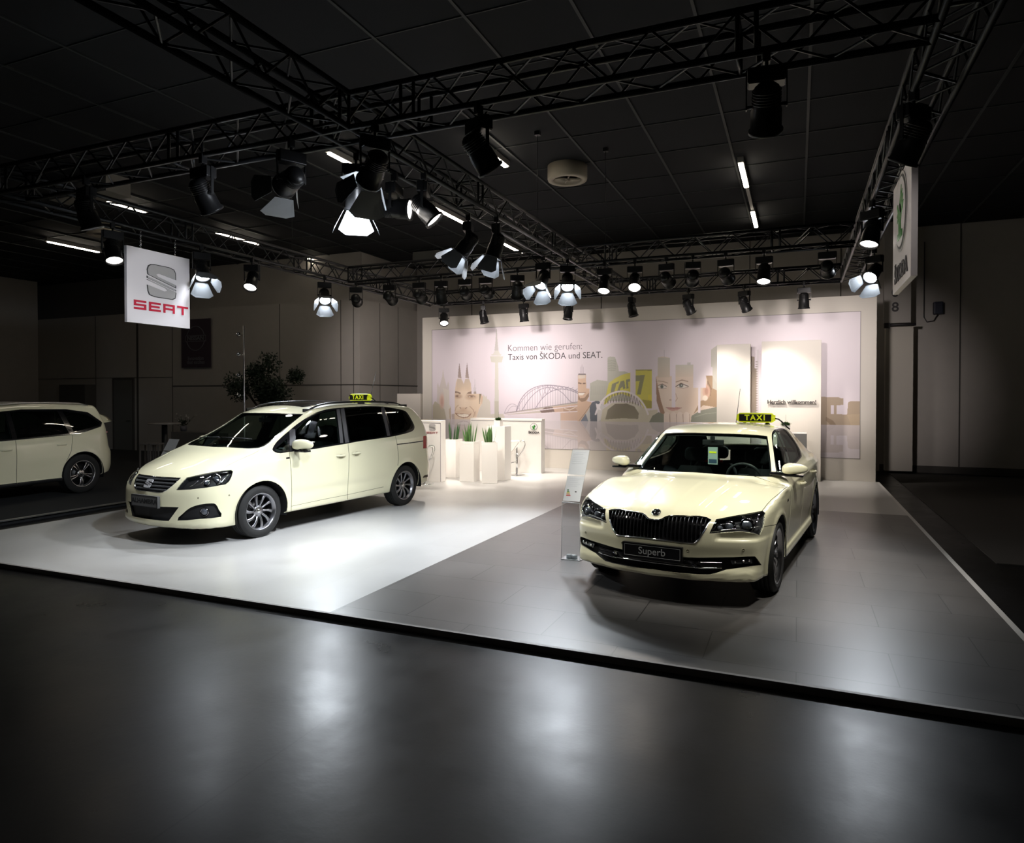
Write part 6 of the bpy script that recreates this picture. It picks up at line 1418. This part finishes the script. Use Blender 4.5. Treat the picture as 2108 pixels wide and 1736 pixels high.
# ================================================================== dark stand to the left
# banner
a, c = atY(372, 757, 15.9), atY(431, 655, 15.9); bn = thing('banner', ((a[0] + c[0]) / 2, 15.93, a[2]), 'dark hanging banner with a ringed wordmark on the left wall', 'banner'); w, h = (c[0] - a[0]) / 2, c[2] - a[2]
b = MB(); b.box((-w, 0, 0), (w, .03, h)); b.build('cloth', mat('banner_dark', (.045, .03, .045), rough=.7), bn)
M_BAN = mat('banner_print', (.13, .13, .15), rough=.5); zc = h * .60; r = w * .62
b = MB()
for s_ in (1, -1): b.tube([(r * math.cos(t), -.004, zc + r * math.sin(t)) for t in np.linspace(.22 * s_, (PI - .22) * s_, 22)], .022 * w, 6)
b.box((-w * .70, -.006, zc - .16 * w), (w * .70, -.002, zc - .13 * w)); b.box((-w * .70, -.006, zc + .13 * w), (w * .70, -.002, zc + .16 * w)); b.box((-w * .70, -.006, zc - .16 * w), (-w * .67, -.002, zc + .16 * w)); b.box((w * .67, -.006, zc - .16 * w), (w * .70, -.002, zc + .16 * w)); b.build('ring_mark', M_BAN, bn)
def flat_text(parent, nm, s, size, m, loc, **kw):
    me = textmesh(s, size, .002, **kw); return link(nm, me, parent, m, loc, (PI / 2, 0, 0))
flat_text(bn, 'wordmark', 'NISSAN', w * .30, M_BAN, (0, -.006, zc), bold=.006, sx=1.15); flat_text(bn, 'slogan', 'Innovation', w * .26, M_BAN, (0, -.004, h * .185), bold=.003); flat_text(bn, 'slogan', 'that excites', w * .26, M_BAN, (0, -.004, h * .105), bold=.003)
# slim pole with four small lamps
p = atZ(503, 905, FZ + .1); D_ = 12.6; p = atD(503, 900, D_); tp = atD(503, 671, D_); pl = thing('lamp_pole', (p[0], p[1], .02), 'slim silver pole carrying four small round lamps behind the people carrier', 'pole')
b = MB(); b.tube([(0, 0, 0), (0, 0, tp[2] - .02)], .014, 8); b.lathe([(0, 0), (.16, 0), (.16, .015), (.02, .03)], 24); b.build('pole', M_ALU, pl)
for py in (690, 731, 774, 814):
    z = atD(503, py, D_)[2] - .02; b = MB(); b.tube([(0, 0, z), (-.06, -.03, z)], .006, 6); b.M = Matrix.Translation((-.085, -.045, z)) @ Matrix.Rotation(.6, 4, 'Z') @ Matrix.Rotation(-2.2, 4, 'X'); b.lathe([(0, .03), (.02, .03), (.034, .0), (.036, -.03), (.030, -.03), (.02, -.01), (0, -.005)], 18); b.build('lamp_head', M_CHROME, pl)
# tree
def leafy(loc, R, n, label, cat, name, size, trunk_h, sq=(1, 1, .8), seed=1):
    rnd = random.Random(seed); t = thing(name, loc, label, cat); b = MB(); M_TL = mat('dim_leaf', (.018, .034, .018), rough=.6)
    cl = [(Vector((rnd.gauss(0, .45) * R * sq[0], rnd.gauss(0, .45) * R * sq[1], trunk_h + rnd.gauss(0, .42) * R * sq[2])), R * (.25 + .22 * rnd.random())) for _ in range(14)]
    for i in range(n):
        c, r_ = rnd.choice(cl); d = Vector((rnd.gauss(0, 1), rnd.gauss(0, 1), rnd.gauss(0, 1))).normalized(); o = c + d * r_ * rnd.random() ** .4; u = Vector((rnd.gauss(0, 1), rnd.gauss(0, 1), rnd.gauss(0, .6))).normalized() * size * (.6 + .8 * rnd.random()); s_ = u.cross(d); 
        if s_.length < 1e-5: continue
        s_ = s_.normalized() * size * .28; b._f([b.v(o), b.v(o + u * .5 + s_), b.v(o + u), b.v(o + u * .5 - s_)])
    b.build('foliage', M_TL, t, fix=False); b = MB(); b.tube([(0, 0, 0), (.03, .0, trunk_h * .5), (0, .03, trunk_h)], [.05, .04, .03], 8)
    for c, r_ in cl[:8]: b.tube([(0, .02, trunk_h * .7), tuple(c * .6 + Vector((0, 0, trunk_h * .35))), tuple(c)], [.025, .015, .006], 6)
    b.build('trunk', mat('bark', (.06, .045, .035), rough=.9), t)
    return t
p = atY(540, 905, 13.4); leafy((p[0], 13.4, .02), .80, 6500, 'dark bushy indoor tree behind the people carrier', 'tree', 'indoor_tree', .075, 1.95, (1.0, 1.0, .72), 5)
# high table, stools, low counter, flowers
p = atD(339, 905, 15.0); tb = thing('high_table', (p[0], p[1], .02), 'tall round table with a dark column left of the info sheet', 'table'); zt = atD(339, 871, 15.0)[2] - .02
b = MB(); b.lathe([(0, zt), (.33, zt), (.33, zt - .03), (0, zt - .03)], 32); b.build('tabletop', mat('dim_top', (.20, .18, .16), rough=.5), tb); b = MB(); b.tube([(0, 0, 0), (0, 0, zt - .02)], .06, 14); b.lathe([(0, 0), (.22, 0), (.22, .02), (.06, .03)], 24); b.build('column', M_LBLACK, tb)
for px, lab in ((302, 'left one of two dim frame stools beside the high table'), (323, 'right one of two dim frame stools beside the high table')):
    p = atD(px, 920, 14.3); s_ = thing('frame_stool', (p[0], p[1], .02), lab, 'stool', YAW, group='dim frame stools'); z = .78
    for x in (-.085, .085):
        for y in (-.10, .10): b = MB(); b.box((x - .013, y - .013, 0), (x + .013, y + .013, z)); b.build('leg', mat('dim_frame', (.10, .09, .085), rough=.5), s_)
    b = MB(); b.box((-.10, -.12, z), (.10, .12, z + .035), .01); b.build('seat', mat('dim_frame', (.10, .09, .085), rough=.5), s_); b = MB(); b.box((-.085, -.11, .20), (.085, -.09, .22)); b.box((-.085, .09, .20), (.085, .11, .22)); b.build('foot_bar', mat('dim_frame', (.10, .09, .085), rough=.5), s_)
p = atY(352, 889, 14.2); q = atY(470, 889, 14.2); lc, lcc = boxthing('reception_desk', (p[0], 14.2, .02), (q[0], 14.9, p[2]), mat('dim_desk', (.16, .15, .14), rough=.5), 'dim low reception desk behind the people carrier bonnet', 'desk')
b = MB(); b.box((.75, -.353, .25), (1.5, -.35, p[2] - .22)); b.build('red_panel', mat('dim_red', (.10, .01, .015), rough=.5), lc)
fp = atY(378, 888, 14.5); ft = thing('flower_pot', (fp[0], 14.5, p[2]), 'pot of pale flowers on the dim reception desk', 'plant'); b = MB(); b.lathe([(0, 0), (.08, 0), (.10, .16), (.09, .16), (.085, .14), (0, .14)], 20); b.build('pot', M_BAN, ft)
rnd = random.Random(4); b = MB(); b2 = MB(); b3 = MB()
for k in range(12):
    d = Vector((rnd.uniform(-.32, .32), rnd.uniform(-.15, .15), rnd.uniform(.16, .38))); b.tube([(0, 0, .12), tuple(Vector((0, 0, .12)) + d * .5), tuple(Vector((0, 0, .12)) + d)], .004, 4); o = Vector((0, 0, .12)) + d
    for j in range(9): u = Vector((rnd.gauss(0, 1), rnd.gauss(0, 1), rnd.gauss(0, 1))).normalized() * .05; s_ = u.cross(Vector((0, 0, 1))).normalized() * .018; b2._f([b2.v(o), b2.v(o + u * .6 + s_), b2.v(o + u), b2.v(o + u * .6 - s_)])
for k in range(60):
    o = Vector((rnd.gauss(0, .07), rnd.gauss(0, .05), .16 + rnd.random() * .12)); u = Vector((rnd.gauss(0, 1), rnd.gauss(0, 1), .6)).normalized() * .10; s_ = u.cross(Vector((0, 0, 1))).normalized() * .02; b3._f([b3.v(o), b3.v(o + u * .6 + s_), b3.v(o + u), b3.v(o + u * .6 - s_)])
b.build('stems', mat('dim_leaf', (.035, .06, .03)), ft); b2.build('flowers', mat('pale_petal', (.5, .48, .46)), ft, fix=False); b3.build('leaves', mat('dim_leaf', (.035, .06, .03)), ft, fix=False)
# cabinet at the far left
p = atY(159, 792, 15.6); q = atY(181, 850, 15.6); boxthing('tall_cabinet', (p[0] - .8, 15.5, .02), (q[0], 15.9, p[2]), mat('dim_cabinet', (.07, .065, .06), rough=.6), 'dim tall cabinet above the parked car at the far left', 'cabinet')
# ================================================================== acrylic info stands
M_ACR = glassmat('acrylic', (.93, .95, .96), f0=1.3); M_ACRE = mat('acrylic_edge', (.42, .44, .46), rough=.2, coat=.5); M_PAPER = mat('paper_white', (.80, .82, .86), rough=.4)
def info_stand(pb0, pb1, pm0, pm1, pt0, pt1, back, label, base=True):
    g0, g1 = atZ(*pb0, 0), atZ(*pb1, 0); d0 = float((g0 - CAM) @ FW); d1 = float((g1 - CAM) @ FW); m0, m1 = atD(*pm0, d0), atD(*pm1, d1); t0, t1 = atD(*pt0, d0 + back), atD(*pt1, d1 + back)
    c = (g0 + g1) / 2; t = thing('info_stand', (c[0], c[1], 0), label, 'stand'); V = lambda p: Vector([float(q) for q in (p - np.array([c[0], c[1], 0]))])
    g0, g1, m0, m1, t0, t1 = map(V, (g0, g1, m0, m1, t0, t1)); nrm_ = (g1 - g0).cross(Vector((0, 0, 1))).normalized()
    if nrm_.dot(Vector(CAM) - Vector(c)) < 0: nrm_ = -nrm_
    def sheet(b, a_, b_, c_, d_, n_, th):
        v1 = [b.v(p) for p in (a_, b_, c_, d_)]; v2 = [b.v(p - n_ * th) for p in (a_, b_, c_, d_)]; b._f(v1); b._f(v2[::-1])
        for i in range(4): b._f([v1[i], v1[(i + 1) % 4], v2[(i + 1) % 4], v2[i]])
    up = Vector((0, 0, .006)); b = MB(); sheet(b, g0 + up, g1 + up, m1, m0, nrm_, .005); b.build('acrylic_panel', M_ACR, t)
    b = MB(); b.tube([g0 + up, m0], .0025, 5); b.tube([g1 + up, m1], .0025, 5); b.tube([m0, m1], .006, 5); b.build('panel_edge', M_ACRE, t)
    n2 = (t0 - m0).cross(m1 - m0).normalized(); n2 = n2 if n2.dot(nrm_) > 0 else -n2
    b = MB(); sheet(b, m0, m1, t1, t0, n2, .006); b.build('tilted_holder', M_ACR, t)
    e = .012
    for k, (u0, u1) in enumerate(((.03, .485), (.515, .975))):
        L = lambda u, s: (m0 + (t0 - m0) * u) * (1 - s) + (m1 + (t1 - m1) * u) * s + n2 * .002
        b = MB(); sheet(b, L(u0, .03), L(u0, .97), L(u1, .97), L(u1, .03), n2, .001); sh = b.build('info_sheet', M_PAPER, t)
        b = MB(); 
        for q in range(7 if k else 5):
            u = u1 - (u1 - u0) * (.10 + .075 * q); b.tube([L(u, .12) + n2 * .001, L(u, .12 + (.55 if q % 3 else .7)) + n2 * .001], .0009, 4)
        b.build('print_lines', mat('faint_print', (.66, .69, .76)), sh)
        if k == 0:
            for q, cc in enumerate(((.02, .15, .05), (.10, .25, .04), (.55, .55, .08), (.65, .25, .05), (.55, .04, .03))):
                u = u0 + (u1 - u0) * (.42 - .055 * q); b = MB(); sheet(b, L(u, .16), L(u, .26 + .035 * q), L(u + .016, .26 + .035 * q), L(u + .016, .16), n2, -.001); b.build('energy_bar', mat('energy_bar_%d' % q, cc), sh)
            b = MB(); u = u0 + (u1 - u0) * .36; sheet(b, L(u, .60), L(u, .70), L(u + .018, .70), L(u + .018, .60), n2, -.001); b.build('rating_arrow', M_INK, sh)
    if base:
        dd = (g1 - g0).normalized(); b = MB(); bk = -nrm_
        P = [g0 + nrm_ * .02, g1 + nrm_ * .02, g1 + dd * .03 + bk * .10, g1 + bk * .16, g0 + bk * .20]; v1 = [b.v(p + Vector((0, 0, .006))) for p in P]; v0 = [b.v(p + Vector((0, 0, .0005))) for p in P]; b._f(v1); b._f(v0[::-1])
        for i in range(5): b._f([v0[i], v0[(i + 1) % 5], v1[(i + 1) % 5], v1[i]])
        b.build('foot_plate', M_ACRE, t); b = MB()
        for s_ in (.35, .62): o = g0 + (g1 - g0) * s_ + bk * .05; b.M = Matrix.Translation(o); b.lathe([(0, .05), (.03, .05), (.035, .04), (.035, .006), (0, .006)], 20)
        b.build('foot_block', M_ACRE, t)
    return t
info_stand((1155.5, 1151), (1194, 1155), (1157, 1034), (1193.8, 1037), (1178.4, 923.2), (1215.3, 924.3), .12, 'acrylic stand with two white info sheets beside the low taxi')
info_stand((296, 1006), (318, 1008), (322, 955), (346, 957), (348.8, 902.4), (370.8, 903.7), .12, 'acrylic info stand half hidden behind the people carrier bonnet')
# ================================================================== taxi roof signs
M_TBLK = mat('taxi_sign_black', (.012, .012, .012), rough=.3)
def taxi_sign(p, rz, L, H_, label, cable):
    t = thing('taxi_sign', p, label, 'taxi sign', rz, group='yellow taxi roof signs'); T_ = .055; rows = []
    for i in range(15):
        v = -1 + 2 * i / 14; e = (1 - abs(v) ** 6) ** .5 if abs(v) < 1 else 0; y = v * L / 2; row = []
        e = max(e, .02) ** .6
        for k in range(25):
            a = 2 * PI * k / 24; q = lambda s_, w: math.copysign(abs(s_) ** w, s_); hx = T_ * (.75 if math.sin(a) > 0 else 1.1)
            row.append((q(math.cos(a), .5) * hx * (.6 + .4 * e), y, .022 + H_ / 2 + q(math.sin(a), .55) * H_ / 2 * (.55 + .45 * e)))
        rows.append(row)
    b = MB(); b.grid(rows); b._f([b.v(p_) for p_ in rows[0][:-1]]); b._f([b.v(p_) for p_ in rows[-1][:-1]]); sh = b.build('sign_shell', M_YEL, t)
    for s_ in (1, -1):
        x = T_ * 1.08 * s_; b = MB(); xs_ = (x + .006 * s_, x - .03 * s_); b.box((min(xs_), -L * .42, .022 + H_ * .14), (max(xs_), L * .42, .022 + H_ * .86), .003); pn = b.build('letter_panel', M_TBLK, t)
        add_text(pn, 'taxi_lettering', 'TAXI', H_ * .74, M_YEL, (x + .0075 * s_, 0, .022 + H_ * .50), (s_, 0, 0), depth=.0015, bold=.003, spacing=1.3)
    b = MB()
    for y in (-L * .30, L * .30): b.lathe([(.0, 0), (.035, 0), (.03, .012), (.018, .02), (.018, .045)], 20, 'z', o=(0, y, 0))
    b.build('magnet_foot', M_LBLACK, t)
    if cable: MB().tube(cable, .009, 8).build('cable', M_LBLACK, t)
    return t
# ================================================================== cars on their places
SPOS, SDIR = (-.873, 8.253, 0), (-.1297, -.9916); MPOS, MDIR = (-7.115, 8.309, 0), (-.1105, -.9939)
MPV, HM = build_car('taxi_van', 'tall ivory people carrier taxi with roof rails on the white floor', MPOS, MDIR, mpv)
SED, HS = build_car('taxi_saloon', 'low ivory saloon taxi on the grey tiles', SPOS, SDIR, sedan)
def carve_suv(cv, H):
    sf = lambda c, n: n.y > .15 and c.z > .95; lo = lambda c, n: n.y > .1
    cv.cut('wstrim', [(.30, -.2), (.36, .60), (1.05, .70), (1.12, -.2)], 'top', lambda c, n: n.z > .3 and c.z > 1.0); cv.cut('windscreen', [(.34, -.2), (.40, .57), (1.02, .66), (1.09, -.2)], 'top', lambda c, n: n.z > .3 and c.z > 1.0, over=('wstrim',))
    cv.cut('chrometrim', [(1.0, 1.04), (.45, 1.42), (.2, 1.52), (-.4, 1.575), (-1.2, 1.565), (-1.62, 1.50), (-1.86, 1.30), (-1.80, 1.22), (-1.3, 1.10), (0, 1.05)], 'side', sf)
    cv.cut('dlo', [(.96, 1.055), (.44, 1.405), (.2, 1.505), (-.4, 1.56), (-1.2, 1.55), (-1.60, 1.485), (-1.83, 1.30), (-1.78, 1.235), (-1.3, 1.115), (0, 1.065)], 'side', sf, over=('chrometrim',))
    cv.cut('glassf', [(.80, 1.08), (.40, 1.38), (.2, 1.47), (-.12, 1.52), (-.12, 1.085)], 'side', sf, over=('dlo',)); cv.cut('glassm', [(-.20, 1.085), (-.20, 1.53), (-.4, 1.54), (-1.02, 1.535), (-1.12, 1.12)], 'side', sf, over=('dlo',)); cv.cut('glassr', [(-1.12, 1.53), (-1.56, 1.465), (-1.79, 1.30), (-1.75, 1.25), (-1.22, 1.14)], 'side', sf, over=('dlo',))
    cv.cut('headlight', [(2.02, .90), (2.02, .78), (2.5, .70), (2.5, .86)], 'side', lambda c, n: c.y > .5); cv.cut('grille', [(-.1, .60), (-.1, .88), (.40, .86), (.28, .62)], 'front', lambda c, n: c.x > 1.8)
    cv.cut('intake', [(-.1, .30), (-.1, .48), (.60, .50), (.66, .34)], 'front', lambda c, n: c.x > 1.8)
    cv.cut('taillight', [(-2.02, 1.03), (-2.10, 1.22), (-2.6, 1.20), (-2.6, .98), (-2.22, .96)], 'side', lambda c, n: c.y > .45 and c.x < -1.9); cv.cut('backlight', [(-.1, 1.16), (-.1, 1.52), (.60, 1.50), (.72, 1.18)], 'front', lambda c, n: c.x < -1.7)
    for pts in ([(.98, .30), (.98, .8), (.95, 1.04)], [(-.16, .28), (-.16, 1.08)], [(-1.02, .62), (-1.12, .80), (-1.17, 1.10)]): cv.strip('seam', pts, .009, kind='side', filt=lo)
    cv.cut('frontdoor', [(.975, .34), (.975, .8), (.945, 1.10), (-.155, 1.10), (-.155, .34)], 'side', lo); cv.cut('reardoor', [(-.165, .34), (-.165, 1.10), (-1.16, 1.14), (-1.115, .80), (-1.015, .62), (-.90, .34)], 'side', lo)
    cv.cut('cladding', [(-3, -.1), (-3, .33), (3, .33), (3, -.1)], 'side', lambda c, n: abs(c.x) < .93 and n.z > -.7 and c.y > .3)
def extras_suv(H, root):
    for x, z in ((.0, .90), (-.95, .93)):
        for sd in (1, -1):
            rows = []
            for i in range(9):
                u = i / 8; xx = x + .10 - .20 * u; s = H['side'](xx, z)[0]; lift = .04 * math.sin(PI * u) ** .5; h = .015; rows.append([(xx, (s.y + lift - .012) * sd, z - h), (xx, (s.y + lift) * sd, z), (xx, (s.y + lift - .012) * sd, z + h)])
            MB().grid(rows).build('door_handle', M_PAINT, root)
    for sd in (1, -1): mirror_piece(root, (.78, 1.02, 1.12), sd, (.10, .12, .08), M_PAINT)
    b = MB(); T = H['top']; rows = []
    for y in np.linspace(-.58, .58, 13): q = T(-2.02, y)[0]; rows.append([(-1.90, y, q.z + .035), (-2.12, y, q.z + .055), (-2.22, y, q.z + .035), (-2.10, y, q.z + .012), (-1.90, y, q.z - .01)])
    b.grid(rows); b.build('roof_spoiler', M_PAINT, root)
    for sd in (1, -1):
        P = []
        for x in np.linspace(.25, -1.7, 12): q = T(x, .58)[0]; P.append((x, q.y * sd, q.z + .03 * min(1, 4 * math.sin(PI * (.25 - x) / 1.95 + .001))))
        MB().tube(P, .014, 8).build('roof_rail', M_ALU, root)
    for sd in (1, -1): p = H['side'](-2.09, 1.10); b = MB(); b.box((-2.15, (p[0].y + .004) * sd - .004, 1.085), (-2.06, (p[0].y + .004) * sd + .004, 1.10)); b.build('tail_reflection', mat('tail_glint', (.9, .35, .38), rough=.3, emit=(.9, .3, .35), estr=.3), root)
suv = dict(sedan, xf=2.34, xr=-2.34, h=1.70, R=.36, rr=.245, wy=.80, topfx=[], frontfx=[],
    T=[(-2.6, 1.0), (-2.42, 1.10), (-2.34, 1.22), (-2.26, 1.38), (-2.16, 1.55), (-2.05, 1.63), (-1.7, 1.665), (-1.1, 1.69), (-.5, 1.695), (.0, 1.665), (.3, 1.60), (.6, 1.44), (.9, 1.25), (1.1, 1.14), (1.25, 1.08), (1.6, 1.03), (2.0, .97), (2.2, .90), (2.34, .80), (2.5, .62)],
    belt=[(-2.5, 1.10), (0, 1.02), (1.5, .98), (2.5, .90)], gh=[(-2.5, .06), (-1.5, .02), (-.8, .0), (2.5, 0)],
    Wz=[(-1., .84), (-.80, .88), (-.72, .91), (-.5, .915), (-.3, .925), (-.1, .915), (.0, .90), (.1, .865), (.3, .79), (.5, .70), (.62, .62), (.8, .5)],
    Xf=[(.05, 2.20), (.2, 2.28), (.35, 2.34), (.6, 2.34), (.8, 2.31), (.95, 2.22), (1.3, 1.9), (1.8, 1.6)], Xr=[(.1, -2.10), (.3, -2.19), (.5, -2.25), (.7, -2.25), (.85, -2.20), (1.0, -2.18), (1.2, -2.14), (1.4, -2.05), (1.7, -1.9)],
    zb=[(-2.6, .38), (-2.0, .33), (-1.5, .27), (1.5, .25), (2.6, .24)], arches=[(1.355, .36, .415), (-1.355, .36, .415)], flare=.014, k=(.06, .05, .05),
    cab=(-1.9, .6), fs=.02, rs=(-.85,), seatz=.34, dashz=1.03, dashx=.60, wstop=.30, wheel=dict(n=10, twist=.0, w0=.008, w1=.020, dish=.01, pair=.6, m=M_RIMS, cap=False), carve=carve_suv, extras=extras_suv,
    lining=('body', 'frontdoor', 'reardoor', 'seam', 'dlo', 'chrometrim', 'wstrim', 'cladding'),
    mats=dict(sedan['mats'], **{'cladding': ('sill_cladding', M_BLACKM, .002, 0, 'lr'), 'glassm': ('side_window', M_SG, -.006, 0, 'lr'), 'taillight': ('tail_light', mat('tail_lamp_dim', (.12, .008, .012), rough=.15, coat=.5), 0, 0, 'lr'), 'backlight': ('rear_window', M_SG, -.004, 0, 'both')}))
# the far car: rear left wheel seen at (170, 966); it faces away to the left
hd = np.array([.04, -.999]); hd /= np.linalg.norm(hd); lf = np.array([-hd[1], hd[0]])
hubw = atD(170.3, 966, 12.6); org = hubw[:2] - lf * .90 + hd * 1.355
SUV, HU = build_car('parked_suv', 'ivory sport utility car seen from behind at the far left edge', (float(org[0]), float(org[1]), .02), tuple(hd), suv, step=.045)
# taxi signs on the roofs
def localhit(root, px, py, z):
    M_ = root.matrix_basis; n = np.array([0, 0, 1.]); return atZ(px, py, z)
rzS = math.atan2(SDIR[1], SDIR[0]); rzM = math.atan2(MDIR[1], MDIR[0])
def on_roof(H, pos, rz, w):
    Wm = Matrix.Translation(Vector(pos)) @ Matrix.Rotation(rz, 4, 'Z'); l = Wm.inverted() @ Vector(w); q = H['top'](l.x, l.y if abs(l.y) > 1e-3 else .001)[0]; return (Wm @ Vector((l.x, l.y, q.z)))
w0 = atD(1556, 868, 8.55); q = on_roof(HS, SPOS, rzS, w0)
taxi_sign((q.x, q.y, q.z - .004), rzS, .46, .125, 'yellow lit TAXI roof sign on the low saloon', [(0, .22, .08), (-.01, .27, .07), (-.01, .33, .02), (-.02, .36, -.02), (-.02, .40, -.055)])
w0 = Matrix.Translation(Vector(MPOS)) @ Matrix.Rotation(rzM, 4, 'Z') @ Vector((-1.36, .04, 1.7)); q = on_roof(HM, MPOS, rzM, w0)
taxi_sign((q.x, q.y, q.z - .004), rzM, .46, .125, 'yellow TAXI roof sign on the tall people carrier', [(0, .22, .08), (-.01, .27, .06), (-.02, .33, .01), (-.03, .38, .0), (-.03, .50, -.005), (-.03, .58, -.02)])
